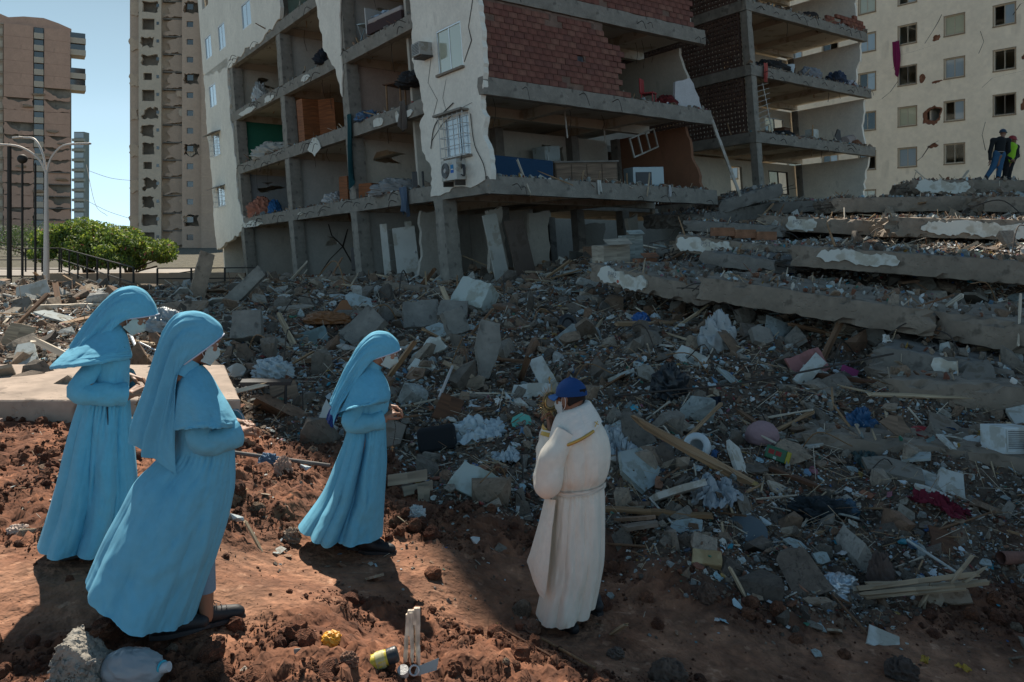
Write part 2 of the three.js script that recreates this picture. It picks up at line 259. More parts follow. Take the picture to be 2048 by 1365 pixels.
{
  const xs = spacing([[-900, 120], [-60, 4], [-16, 0.4], [-5, 0.1], [-3.4, 0.03], [2.4, 0.03], [6, 0.1], [16, 0.4], [60, 4], [900, 120]]);
  const zs = spacing([[-1600, 200], [-90, 5], [-32, 0.5], [-14, 0.16], [-9, 0.06], [-7.5, 0.03], [-3.3, 0.03], [-2, 0.2], [60, 20], [80, 20]]);
  const nx = xs.length, nz = zs.length, pos = new Float32Array(nx * nz * 3), col = new Float32Array(nx * nz * 3), uv = new Float32Array(nx * nz * 2), idx = [];
  const red = [0.38, 0.172, 0.098], pale = [0.5, 0.265, 0.165], dark = [0.22, 0.09, 0.048], dust = [0.19, 0.14, 0.106], park = [0.16, 0.15, 0.105];
  for (let j = 0; j < nz; j++) for (let i = 0; i < nx; i++) {
    const x = xs[i], z = zs[j], o = j * nx + i, d = Math.hypot(x, z), y = land(x, z); pos.set([x, y, z], o * 3); uv.set([x * 0.55, z * 0.55], o * 2);
    const e = d < 40 ? earth(x, z) : 0, t = d < 14 ? track(x, z) : 0, n = d < 60 ? fbm(x * 1.7, 20, z * 1.7, 4) : 0, s = site(x, z);
    for (let c = 0; c < 3; c++) { let q = dust[c] * (1 + 0.5 * n); let r = lerp(lerp(red[c], dark[c], clamp(0.55 - 1.3 * n)), pale[c], clamp(t * (0.75 + 0.9 * n))); col[o * 3 + c] = lerp(park[c] * (1 + 0.2 * n), lerp(q, r, e), s); }
    if (i && j) idx.push(o - nx - 1, o - 1, o - nx, o - nx, o - 1, o);
  }
  const g = new THREE.BufferGeometry(); g.setAttribute('position', new THREE.BufferAttribute(pos, 3)); g.setAttribute('color', new THREE.BufferAttribute(col, 3)); g.setAttribute('uv', new THREE.BufferAttribute(uv, 2)); g.setIndex(idx); g.computeVertexNormals();
  structure('ground', g, mat('dirt', [1.25, 1.25, 1.25], { vertexColors: true }));
}

// ---------- the leaning apartment block ----------
const CON = mat('concrete', [0.40, 0.375, 0.335]), CON2 = mat('concrete', [0.33, 0.31, 0.285]), CONW = mat('concrete', [0.42, 0.35, 0.285]), WHITE = mat('wall', [0.9, 0.87, 0.81]), CEIL = mat('plaster', [0.56, 0.51, 0.44]), PLAS = mat('plaster', [0.74, 0.73, 0.69]);
const DARKWOOD = mat('wood', [0.16, 0.075, 0.04]), WOOD = mat('wood', [0.36, 0.23, 0.13]), RUST = mat('wood', [0.34, 0.13, 0.05]), BLACK = mat('plastic', [0.02, 0.021, 0.024]), STEEL = mat('metal', [0.35, 0.35, 0.34]), ALU = mat('metal', [0.62, 0.63, 0.63]), IRON = mat('metal', [0.09, 0.075, 0.065], { roughness: 0.7 });
const GLASS = mat('plain', [0.55, 0.65, 0.68], { roughness: 0.08, metalness: 0, transparent: false, envMapIntensity: 1 });
const PANE = new THREE.MeshPhysicalMaterial({ color: rgb([0.8, 0.88, 0.9]), roughness: 0.05, transmission: 1, thickness: 0, ior: 1.45 });
const DARKPANE = new THREE.MeshPhysicalMaterial({ color: rgb([0.035, 0.045, 0.05]), roughness: 0.08, clearcoat: 1, clearcoatRoughness: 0.05 });
// the block stands on a skewed grid: its left end has sunk and its frame has racked to the left
const MB = new THREE.Matrix4().makeBasis(V(0.819, -0.012, -0.573), V(-0.075, 1, 0), V(0.573, 0.034, 0.819)).setPosition(-0.34, 0.6, -22), QB = new THREE.Quaternion().setFromAxisAngle(V(0, 0, 1), 0.05).multiply(new THREE.Quaternion().setFromAxisAngle(V(0, 1, 0), 0.611));
const racked = (o, x, y, z) => { o.matrixAutoUpdate = false; o.matrix.copy(MB).multiply(new THREE.Matrix4().makeTranslation(x, y, z)); o.matrixWorldNeedsUpdate = true; return o; };
// distance from the corner along the left face, from bay counts
const SMAP = [[-1, -1], [0, 0], [0.45, 0.95], [1.5, 2.35], [2.1, 3.5], [7.2, 9.3], [13.4, 16], [19.6, 23.2], [24.5, 28.2], [26, 29.7]];
const S = (v) => { for (let i = 1; i < SMAP.length; i++) if (v <= SMAP[i][0]) { const [a, p] = SMAP[i - 1], [b, q] = SMAP[i]; return p + (q - p) * (v - a) / (b - a); } return v + 3.7; };
function inside(o, x, y, z, turn = 0, lean = 0, roll = 0) { o.position.set(x, y, z).applyMatrix4(MB); o.quaternion.copy(QB).multiply(new THREE.Quaternion().setFromEuler(new THREE.Euler(lean, turn, roll, 'YXZ'))); return o; }
const LV = [0, 3.09, 5.82, 8.55, 11.28, 14.01, 16.74, 19.47, 22.2, 24.93, 27.66, 30.39];
const houseA = thing('apartment_building', 'leaning concrete apartment block, outer walls torn open, red brick side wall', 'building');
racked(houseA, 0, 0, 0);
const HX = 9.2, HZ = 28.2, COLS = [3.0, 9.3, 16, 23.2];
const put = (name, g, m, x = 0, y = 0, z = 0) => { const o = mesh(name, g, m, houseA); o.position.set(x, y, z); return o; };
const leftPlate = (name, pts, th, m, holes = [], out = 0, parent = houseA) => { const f = (l) => l.map((p) => [S(p[0]), p[1]]), o = mesh(name, plate(f(pts), th, holes.map(f), 0, 0.35), m, parent); o.rotation.y = Math.PI / 2; o.position.x = -out; return o; };   // a sheet on the left face; points are (metres from the corner, height)
const rightPlate = (name, pts, th, m, holes = [], out = 0, parent = houseA) => { const o = mesh(name, plate(pts, th, holes, 0, 0.35), m, parent); o.position.z = out - th; return o; };
for (let k = 1; k < LV.length; k++) {
  const y = LV[k], up = k > 5;
  put('floor_slab', box(0.27, HX - 0.02, y - 0.14, y - 0.01, -HZ + 0.02, -0.26, 0.3), k < 6 ? CEIL : CON2);
  put('edge_beam', up ? box(-0.05, HX, y - 0.5, y, -0.25, 0.02) : roughBox(HX + 0.1, 0.5, 0.27, k * 7, 0.014, 0.3, 0.05), CON, up ? 0 : HX / 2, up ? 0 : y - 0.25, up ? 0 : -0.13);
  put('edge_beam', up ? box(0, 0.27, y - 0.48, y, -HZ, -0.26) : roughBox(HZ - 0.3, 0.48, 0.27, k * 7 + 3, 0.014, 0.5, 0.03).rotateY(Math.PI / 2), CON, up ? 0 : 0.136, up ? 0 : y - 0.24, up ? 0 : -HZ / 2 - 0.14);
  for (const x of [3.4, 6.9]) put('ceiling_beam', box(x, x + 0.25, y - 0.44, y - 0.142, -HZ + 0.1, -0.265), k < 6 ? CEIL : CON2);
  for (const s of COLS) put('ceiling_beam', box(0.275, HX - 0.05, y - 0.46, y - 0.144, -s - 0.12, -s + 0.12), CEIL);
}
for (let k = 0; k < LV.length - 1; k++) {
  const h = LV[k + 1] - LV[k] - 0.47;
  COLS.forEach((s, j) => { const g = k < 5 ? roughBox(0.5, h + (k ? 0 : 0.6), 0.56, k * 11 + j, 0.012, 0.24, 0) : box(-0.18, 0.18, -h / 2, h / 2, -0.23, 0.23); const c = put('column', g, CON, 0.262, LV[k] + h / 2 - (k ? 0 : 0.3), -s); c.rotation.z = (k === 0 ? 0.02 : 0); });
  for (const [x, z] of [[3.5, -4.7], [6.9, -4.7], [8.9, -4.4], [8.9, -9], [6, -12], [6, -18]]) put('column', box(x - 0.17, x + 0.17, LV[k] - (k ? 0 : 0.6), LV[k + 1] - 0.47, z - 0.19, z + 0.19), CON2);
}
// partitions on the column lines: what is seen through each torn bay
const ROOMS = [
  [[0.46, 0.45, 0.43], [0.5, 0.49, 0.47], [0.5, 0.48, 0.45], [0.5, 0.5, 0.5]],
  [[0.6, 0.56, 0.5], [0.52, 0.51, 0.5], [0.33, 0.36, 0.4], [0.5, 0.5, 0.5]],
  [[0.5, 0.4, 0.36], [0.42, 0.23, 0.12], [0.03, 0.2, 0.14], [0.5, 0.5, 0.5]],
  [[0.5, 0.5, 0.5], [0.58, 0.57, 0.55], [0.55, 0.52, 0.47], [0.5, 0.5, 0.5]],
  [[0.4, 0.4, 0.4], [0.35, 0.5, 0.45], [0.5, 0.5, 0.5], [0.5, 0.5, 0.5]],
];
for (let k = 0; k < LV.length - 1; k++) {
  const y0 = LV[k] - (k ? 0.005 : 0.5), y1 = LV[k + 1] - 0.465;
  [9.3, 16, 23.2].forEach((s, j) => {
    const c = ROOMS[Math.min(k, 4)][j], door = j === 0 ? [3.0, 3.85] : [3.6, 4.4], r = rng(k * 5 + j);
    const holes = k < 4 ? [[[door[0], y0 + 0.06], [door[1], y0 + 0.06], [door[1], y0 + 2.0], [door[0], y0 + 2.0]]] : [];
    if (k < 4 && (k + j) % 2 === 1) holes.push(ragged(outline(k * 9 + j, 9, 0.42, 0.35, 0.4).map(([a, b]) => [a + 1.2 + r(), b + lerp(y0, y1, 0.72)]), 0.12, 0.03, k + j));
    const o = put('partition_wall', plate(rect(0.5, 4.98, y0, y1), 0.12, holes, 0, 0.4), mat('wall', c), 0, 0, -s - 0.06);
    void o;
  });
  put('inner_wall', box(5.0, 5.14, y0, y1, -HZ + 0.2, -5.1), mat('wall', k === 2 ? [0.4, 0.24, 0.14] : [0.42, 0.4, 0.37]));
  put('end_wall', box(0.3, HX, y0, LV[k + 1] - 0.15, -HZ, -HZ + 0.18), WHITE);
  put('court_wall', box(HX - 0.2, HX - 0.03, y0, y1 + 0.3, -HZ + 0.2, -9.3), WHITE);
  if (k) { // rooms behind the right-hand face
    const door = rect(1.9, 2.75, y0 + 0.05, y0 + 2.02), gap = ragged(rect(5.6, 6.6, y0 + 0.7, y0 + 1.9), 0.2, 0.1, k), gap2 = ragged(rect(0.8, 1.5, y0 + 1.45, y0 + 2.1), 0.14, 0.06, k + 40);
    put('back_wall', plate(rect(0.4, 8.8, y0, y1), 0.14, k < 4 ? [door, gap, gap2] : [], 0, 0.4), mat('wall', [0.5, 0.475, 0.43]), 0, 0, -5.0);
    put('side_wall', plate(ragged([[0.3, y0, 1], [4.4, y0], [4.4, y1, 1], [0.9, y1]], 0.25, 0.09, k + 70), 0.12, [], 0, 0.4).rotateY(Math.PI / 2), mat('wall', k === 1 ? [0.25, 0.12, 0.07] : [0.5, 0.46, 0.4]), HX - 0.32);
  }
}
// broken walls and pillars of the ground floor, seen under the right-hand slab
for (const [x, z, w, h, t, c] of [[2.1, -3.2, 0.75, 2.5, 0.05, 0.52], [4.1, -3.8, 1.0, 2.5, -0.06, 0.5], [8.0, -3.0, 0.8, 2.4, 0.1, 0.44], [8.3, -6, 1.3, 2.3, -0.1, 0.4], [1.2, -5.5, 1.6, 2.6, 0, 0.45]]) {
  const o = put('broken_wall', plate(ragged([[-w / 2, -0.5, 1], [w / 2, -0.5], [w * 0.45, h], [-w * 0.35, h * 0.94]], 0.2, 0.06, x * 10), 0.15, [], 0, 0.5), mat('wall', [c, c * 0.95, c * 0.87]), x, 0, z); o.rotation.set(0.03, t * 2, t);
}
put('ground_back_wall', box(9.1, 15.8, -0.5, 2.6, -9.4, -9.2), mat('wall', [0.5, 0.48, 0.45]));
// white rendered walls still hanging on the left face
const windowHoles = [rect(0.42, 1.42, 3.78, 4.95), rect(0.45, 1.5, 6.3, 7.6), rect(0.45, 1.5, 9.1, 10.4)];
leftPlate('rendered_wall', ragged([[-0.02, 2.98], [2.05, 2.75], [1.95, 3.6], [2.3, 4.2], [2.35, 5.0], [2.05, 5.3], [2.2, 6.4], [2.5, 7.1], [2.3, 8.2], [2.35, 9.3], [2.6, 11.3, 1], [-0.02, 11.3], [-0.06, 5.9], [0.06, 5.4]], 0.14, 0.055, 5), 0.16, WHITE, windowHoles, 0.03);
leftPlate('rendered_wall', ragged([[19.2, 2.75], [20.3, 2.2], [24.5, 1.6], [24.62, 2.6], [24.4, 5.6], [24.7, 8.6], [24.5, 11.4, 1], [19.9, 11.4], [20.2, 8.6], [19.75, 6.2], [19.95, 4.1]], 0.2, 0.1, 9), 0.16, WHITE, [rect(22.2, 23.6, 3.9, 5.0), rect(22.4, 23.7, 6.7, 7.9), rect(22.4, 23.7, 9.4, 10.6)], 0.03);
leftPlate('rendered_wall', ragged([[12.9, 11.35], [15.2, 10.95], [17.0, 11.15], [19.6, 10.8], [24.6, 11.45, 1], [24.6, 19.5, 1], [13.1, 19.5], [12.6, 13.6]], 0.22, 0.12, 13), 0.16, WHITE, [rect(16.2, 17.4, 12.1, 13.3), rect(20.0, 21.2, 12.0, 13.3), rect(22.6, 23.8, 12.1, 13.3), rect(22.6, 23.8, 14.9, 16.1), rect(17, 18.2, 14.9, 16.1)], 0.03);
leftPlate('render_strip', ragged([[7.35, 6.9], [7.7, 8.0], [8.6, 8.9], [9.2, 11.5], [9.4, 19.4, 1], [7.1, 19.4], [6.9, 11.2], [7.1, 9.0]], 0.2, 0.07, 21), 0.05, WHITE, [], 0.055);
leftPlate('rendered_wall', [[-0.02, 11.35, 1], [2.6, 11.35, 1], [2.5, 30.3, 1], [-0.02, 30.3, 1]], 0.16, WHITE, [], 0.03);
leftPlate('upper_wall', rect(2.6, 12.9, 19.5, 30.3), 0.16, WHITE, [rect(4, 5.2, 20.4, 21.6), rect(8.5, 9.7, 20.4, 21.6), rect(4, 5.2, 23.1, 24.3)], 0.03);
leftPlate('upper_wall', rect(12.95, 24.5, 19.55, 30.3), 0.16, WHITE, [rect(15, 16.2, 20.4, 21.6), rect(20, 21.2, 20.4, 21.6)], 0.03);
// patches of render left on the bare beams
for (const [s, y, w, h, q] of [[17.6, 8.2, 3.2, 0.4, 3], [10.2, 5.45, 1.5, 0.85, 4], [18.2, 2.72, 3.6, 0.42, 5], [4.9, 5.55, 0.9, 0.36, 6], [3.6, 5.5, 0.35, 0.42, 7], [2.9, 5.5, 0.5, 0.3, 8], [10.6, 8.3, 1.2, 0.3, 9], [14.8, 8.25, 1.4, 0.34, 12], [12.2, 2.85, 0.7, 0.16, 14]])
  leftPlate('render_patch', ragged(outline(q * 13, 9, w / 2, h / 2, 0.35).map(([a, b]) => [a + s, b + y]), 0.12, 0.03, q), 0.03, PLAS, [], 0.04);
// the windows that survive, each with its frame and panes
function windowUnit(parent, w, h, o = {}) {
  const g = new THREE.Group(); g.name = 'window'; parent.add(g); const f = o.frame ?? ALU, t = 0.05;
  mesh('frame', merge([box(0, w, 0, t, -0.04, 0.04), box(0, w, h - t, h, -0.04, 0.04), box(0, t, t, h - t, -0.038, 0.038), box(w - t, w, t, h - t, -0.038, 0.038), box(w / 2 - t / 2, w / 2 + t / 2, t, h - t, -0.03, 0.03)]), f, g);
  mesh('pane', box(t, w / 2 - t / 2, t, h - t, -0.006, 0.006), o.pane ?? DARKPANE, g);
  if (!o.open) mesh('pane', box(w / 2 + t / 2, w - t, t, h - t, 0.006, 0.018), o.pane2 ?? o.pane ?? DARKPANE, g);
  if (o.sill) mesh('sill', box(-0.06, w + 0.06, -0.07, 0, -0.06, 0.14), CONW, g);
  if (o.grille) { const l = []; for (let i = 0; i <= 5; i++) l.push(bar(V(w * i / 5, -0.05, 0.26), V(w * i / 5, h + 0.05, 0.26), 0.012)); for (let j = 0; j <= 4; j++) { const y = h * j / 4; l.push(bar(V(-0.03, y, 0.26), V(w + 0.03, y, 0.26), 0.011), bar(V(0, y, 0.26), V(0, y, 0), 0.01), bar(V(w, y, 0.26), V(w, y, 0), 0.01)); } mesh('grille', merge(l), mat('metal', [0.5, 0.5, 0.48], { metalness: 0.3 }), g); }
  return g;
}
const onLeft = (w, h, o, s, y, out) => { const a = S(s), b = S(s - w), g = windowUnit(houseA, a - b, h, o); s = a; g.rotation.y = -Math.PI / 2; g.position.set(-out, y, -s); return g; };     // faces the street, runs back towards the corner
const LIGHTPANE = new THREE.MeshPhysicalMaterial({ color: rgb([0.42, 0.44, 0.33]), roughness: 0.12, clearcoat: 1 });
const BLUEPANE = new THREE.MeshPhysicalMaterial({ color: rgb([0.28, 0.36, 0.42]), roughness: 0.1, clearcoat: 1 });
onLeft(1.0, 1.17, { grille: true, sill: true, pane: BLUEPANE }, 1.42, 3.78, -0.02);
onLeft(1.05, 1.3, { sill: true, pane: LIGHTPANE }, 1.5, 6.3, -0.02);
onLeft(1.05, 1.3, { pane: LIGHTPANE }, 1.5, 9.1, -0.02);
for (const [s, y, w, h, gr] of [[23.6, 3.9, 1.4, 1.1, true], [23.7, 6.7, 1.3, 1.2, true], [23.7, 9.4, 1.3, 1.2, false], [17.4, 12.1, 1.2, 1.2, false], [21.2, 12.0, 1.2, 1.3, false], [23.8, 12.1, 1.2, 1.2, false]]) onLeft(w, h, { grille: gr, pane: BLUEPANE }, s, y, -0.02);
for (const [s, y] of [[23.6, 5.0], [23.7, 7.95]]) { const aw = put('awning', box(-0.5, 0, 0, 0.05, 0, 1.9), CON2, -0.02, y, -S(s) - 0.25); aw.rotation.z = 0.35; }
put('concrete_hood', box(-0.28, 0, 0, 0.06, 0, 1.6), CON, -0.035, 5.02, -2.45);
// cracks opened in the render
function crack(pts, r, parent = houseA) { return mesh('crack', thicken(loft([pts.map((p, i) => V(p[0] + r * (0.4 + 0.6 * Math.abs(Math.sin(i * 2.3))), p[1], 0)), pts.map((p, i) => V(p[0] - r * (0.4 + 0.6 * Math.abs(Math.cos(i * 1.7))), p[1] - r * 0.4, 0))], false), 0.004), IRON, parent); }
for (const [pts, r] of [[[[0.1, 8.0], [0.25, 7.3], [0.2, 6.9], [0.42, 6.4]], 0.025], [[[1.7, 6.9], [1.85, 6.2], [1.6, 5.6], [1.75, 5.2], [1.5, 4.7]], 0.012], [[[0.3, 5.2], [0.8, 5.12], [1.5, 4.85], [1.9, 4.4]], 0.02], [[[1.2, 6.1], [1.4, 5.6], [1.3, 5.2]], 0.008]]) { const c = crack(pts.map(([a, b]) => [S(a), b]), r); c.rotation.y = Math.PI / 2; c.position.x = -0.036; }
for (const [pts, r] of [[[[1.0, 0.1], [1.6, 0.9], [2.3, 1.5], [2.6, 2.3]], 0.05], [[[3.2, 0.0], [2.7, 0.7], [2.3, 1.5], [1.8, 2.0], [1.7, 2.5]], 0.04]]) { const c = crack(pts, r); c.position.z = -15.93; }

// ---------- red brick walls, block by block ----------
{
  const bw = 0.325, bh = 0.178, r = rng(31), reds = [[0.29, 0.115, 0.083], [0.265, 0.105, 0.077], [0.31, 0.13, 0.095], [0.25, 0.105, 0.08], [0.34, 0.155, 0.11]].map((c) => mat('brick', c));
  const geos = [0, 1, 2].map((i) => { const g = new RoundedBoxGeometry(bw - 0.012 - i * 0.003, bh - 0.011 - i * 0.002, 0.14, 1, 0.005); return metreUV(g, 1.6); });
  const wallAt = (x0, x1, y0, rows, miss, tail) => {
    let n = 0; const rest = [];
    for (let j = 0; j < rows; j++) for (let i = 0, x = x0 + (j % 2 ? bw / 2 : 0); x < x1(j); i++, x += bw) {
      if (miss(x, j) || r() < 0.006) continue;
      const zz = -0.1 + (r() < 0.12 ? 0.02 * r() : 0.008 * (r() - 0.5)), y = y0 + (j + 0.5) * bh + 0.006 * (r() - 0.5);
      if (j >= tail) { rest.push(geos[0].clone().translate(x + bw / 2, y, zz)); continue; }
      const b = put('brick', geos[Math.floor(r() * 3)], reds[Math.floor(r() * 5)], x + bw / 2 + 0.012 * (r() - 0.5), y, zz); b.rotation.z = (r() - 0.5) * 0.035; b.rotation.y = (r() - 0.5) * 0.03; n++;
    }
    if (rest.length) { const o = put('brickwork', merge(rest), reds[0]); o.userData.kind = 'stuff'; }
  };
  const hole = (x, j) => (Math.hypot((x - 3.45) * 1.3, (j - 5) * 0.3) < 0.33) || (Math.abs(x - 2.5) < 0.2 && j > 9) || (Math.abs(x - 2.9) < 0.22 && j < 2) || (Math.abs(x - 3.4) < 0.18 && j < 1);
  wallAt(0.05, (j) => 5.1 - 0.35 * Math.abs(Math.sin(j * 1.3)) + (j > 8 ? -0.25 * (j - 8) : 0.2), LV[2] + 0.012, 12, hole, 99);
  wallAt(0.3, () => 8.5, LV[3] + 0.012, 12, (x, j) => (Math.abs(x - 4.4) < 0.16 && j < 4) || (Math.abs(x - 7.3) < 0.13 && j < 3) || x < 0.9 - j * 0.15, 3);
  put('mortar_backing', plate(ragged([[0.06, LV[2] + 0.01, 1], [4.9, LV[2] + 0.01], [4.6, LV[3] - 0.52, 1], [0.06, LV[3] - 0.52, 1]], 0.18, 0.08, 2), 0.05, [ragged(outline(3, 9, 0.3, 0.28, 0.3).map(([a, b]) => [a + 3.5, b + LV[2] + 0.98]), 0.1, 0.03, 1)], 0, 0.6), mat('concrete', [0.3, 0.2, 0.16]), 0, 0, -0.105);
  put('mortar_backing', box(0.6, 8.5, LV[3] + 0.01, LV[4] - 0.52, -0.22, -0.055), mat('concrete', [0.3, 0.2, 0.16]));
  for (let k = 4; k < 11; k++) put('upper_wall', box(0.3, 8.8, LV[k] + 0.01, LV[k + 1] - 0.51, -0.22, -0.1), reds[k % 3]);
}
// ---------- the rear wing ----------
const houseB = thing('apartment_wing', 'rear wing of the block with open rooms, bare slabs and brick lattice screens', 'building'); racked(houseB, 15.78, 0, -3.23);
const LB = [0.6, 3.35, 6.12, 8.95, 11.7, 14.45, 17.2, 19.95, 22.7, 25.4, 28.1];
const putB = (name, g, m, x = 0, y = 0, z = 0) => { const o = mesh(name, g, m, houseB); o.position.set(x, y, z); return o; };
const BX = 9.0, BZ = 18, CEILB = mat('plaster', [0.62, 0.53, 0.43]);
for (let k = 1; k < LB.length; k++) {
  const y = LB[k], up = k > 5;
  putB('floor_slab', box(0.02, BX - 0.02, y - 0.14, y - 0.01, -BZ, -0.26, 0.3), CEILB);
  putB('edge_beam', up ? box(0, BX, y - 0.45, y, -0.25, 0) : roughBox(BX + 0.05, 0.46, 0.27, k * 5 + 90, 0.014, 0.3, 0.08), CON, up ? 0 : BX / 2, up ? 0 : y - 0.23, up ? 0 : -0.13);
  putB('edge_beam', box(-0.03, 0.24, y - 0.44, y - 0.004, -BZ, -0.262), CON);
  for (const x of [3.0, 6.0]) putB('ceiling_beam', box(x, x + 0.25, y - 0.4, y - 0.142, -BZ + 0.1, -0.265), CEILB);
  putB('ceiling_beam', box(0.25, BX - 0.05, y - 0.38, y - 0.144, -4.4, -4.1), CEILB);
  if (k < LB.length - 1) {
    const y0 = y - 0.005, y1 = LB[k + 1] - 0.455;
    putB('column', roughBox(0.34, y1 - y0, 0.36, k + 60, 0.01, 0.3, 0), CON, 0.19, (y0 + y1) / 2, -0.21);
    putB('column', box(8.7, 8.98, y0, y1, -4.3, -4.0), CON2);
    const win = rect(6.6, 8.2, y0 + 0.75, y0 + 1.95), door = rect(3.6, 4.5, y0 + 0.05, y0 + 2.0);
    putB('back_wall', plate(rect(0.3, BX - 0.1, y0, y1), 0.14, k < 5 ? [win, ...(k % 2 ? [door] : [])] : [], 0, 0.4), mat('wall', [0.6, 0.54, 0.46]), 0, 0, -4.6);
    if (k < 5) { const w = windowUnit(houseB, 1.6, 1.2, { open: true, pane: PANE, frame: k === 2 ? ALU : IRON }); w.position.set(6.6, y0 + 0.75, -4.5); }
    putB('side_wall', plate(ragged([[0.5 + 0.3 * (k % 2), y0], [4.4, y0, 1], [4.4, y1, 1], [0.25, y1]], 0.2, 0.09, k + 300), 0.14, [], 0, 0.4).rotateY(Math.PI / 2), WHITE, BX - 0.2);
    putB('rear_wall', box(0.3, BX, y0, y1, -BZ, -BZ + 0.15), WHITE);
  }
  // brick lattice on the side that faces the light well
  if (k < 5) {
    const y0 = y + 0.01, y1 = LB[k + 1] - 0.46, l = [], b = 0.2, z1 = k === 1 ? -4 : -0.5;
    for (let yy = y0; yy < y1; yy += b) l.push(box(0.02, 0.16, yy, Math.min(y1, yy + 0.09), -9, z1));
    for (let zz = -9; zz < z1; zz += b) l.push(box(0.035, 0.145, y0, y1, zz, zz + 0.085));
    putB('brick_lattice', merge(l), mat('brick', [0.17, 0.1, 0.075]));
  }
}
for (const [x, z] of [[0.2, -0.25], [3.1, -1.2], [4.6, -3], [6.4, -4], [8.9, -0.5], [8.9, -4.2]]) { const c = putB('column', roughBox(0.36, 3.2, 0.36, x * 9, 0.02, 0.3, 0), x > 2 && x < 7 ? mat('wall', [0.6, 0.55, 0.48]) : CON, x, 0.45, z); c.position.y = 1.35; c.rotation.z = 0.05 * Math.sin(x * 7); }
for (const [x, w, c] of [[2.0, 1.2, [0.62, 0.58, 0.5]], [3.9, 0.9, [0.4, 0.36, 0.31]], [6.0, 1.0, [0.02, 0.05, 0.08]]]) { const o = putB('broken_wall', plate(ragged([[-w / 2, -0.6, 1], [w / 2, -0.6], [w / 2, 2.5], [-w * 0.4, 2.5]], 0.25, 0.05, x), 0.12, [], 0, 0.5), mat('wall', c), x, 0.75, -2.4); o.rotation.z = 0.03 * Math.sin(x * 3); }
{ // a few courses of brick still standing on the upper slab, and a window guard
  const r = rng(77), g = metreUV(new RoundedBoxGeometry(0.3, 0.17, 0.13, 1, 0.006), 1.6), m = [mat('brick', [0.36, 0.13, 0.08]), mat('brick', [0.3, 0.11, 0.07])];
  for (let j = 0; j < 4; j++) for (let i = 0; i < 11; i++) if (j < 1 + i * 0.33 && r() > 0.08) putB('brick', g, m[i % 2], 5.6 + i * 0.32 + (j % 2) * 0.16, LB[4] + 0.09 + j * 0.18, -0.16);
  const l = []; for (let i = 0; i < 9; i++) l.push(bar(V(0.02 * i, 0.1 + i * 0.24, 0), V(1.0, 0.5 + i * 0.22, 0), 0.015)); l.push(bar(V(0, 0, 0), V(0.1, 2.2, 0), 0.025), bar(V(1, 0, 0), V(0.55, 2.2, 0), 0.025));
  putB('security_gate', merge(l), mat('metal', [0.4, 0.39, 0.36]), 0.6, LB[2] + 0.03, -0.35);
}
// core behind the light well
putB('ground_back_wall', box(-0.2, 5.2, -1.5, LB[1] - 0.15, -6.2, -6), mat('wall', [0.5, 0.48, 0.45]));
{ const core = thing('stair_core', 'dark stair core closing the light well behind the brick lattice', 'building'); racked(core, 9.4, 0, -9.6);
  for (let k = 1; k < 9; k++) { const a = mesh('landing', box(0, 6.2, LB[k] - 0.3, LB[k], -6, 0), CON2, core); void a; mesh('wall', box(0, 6.2, LB[k], LB[k + 1] - 0.31, -6, -5.85), mat('wall', [0.5, 0.47, 0.43]), core); const p = mesh('parapet', box(0.3, 6.0, LB[k] + 0.003, LB[k] + 0.9, -0.2, -0.08), mat('wall', [0.5, 0.47, 0.43]), core); void p; } }

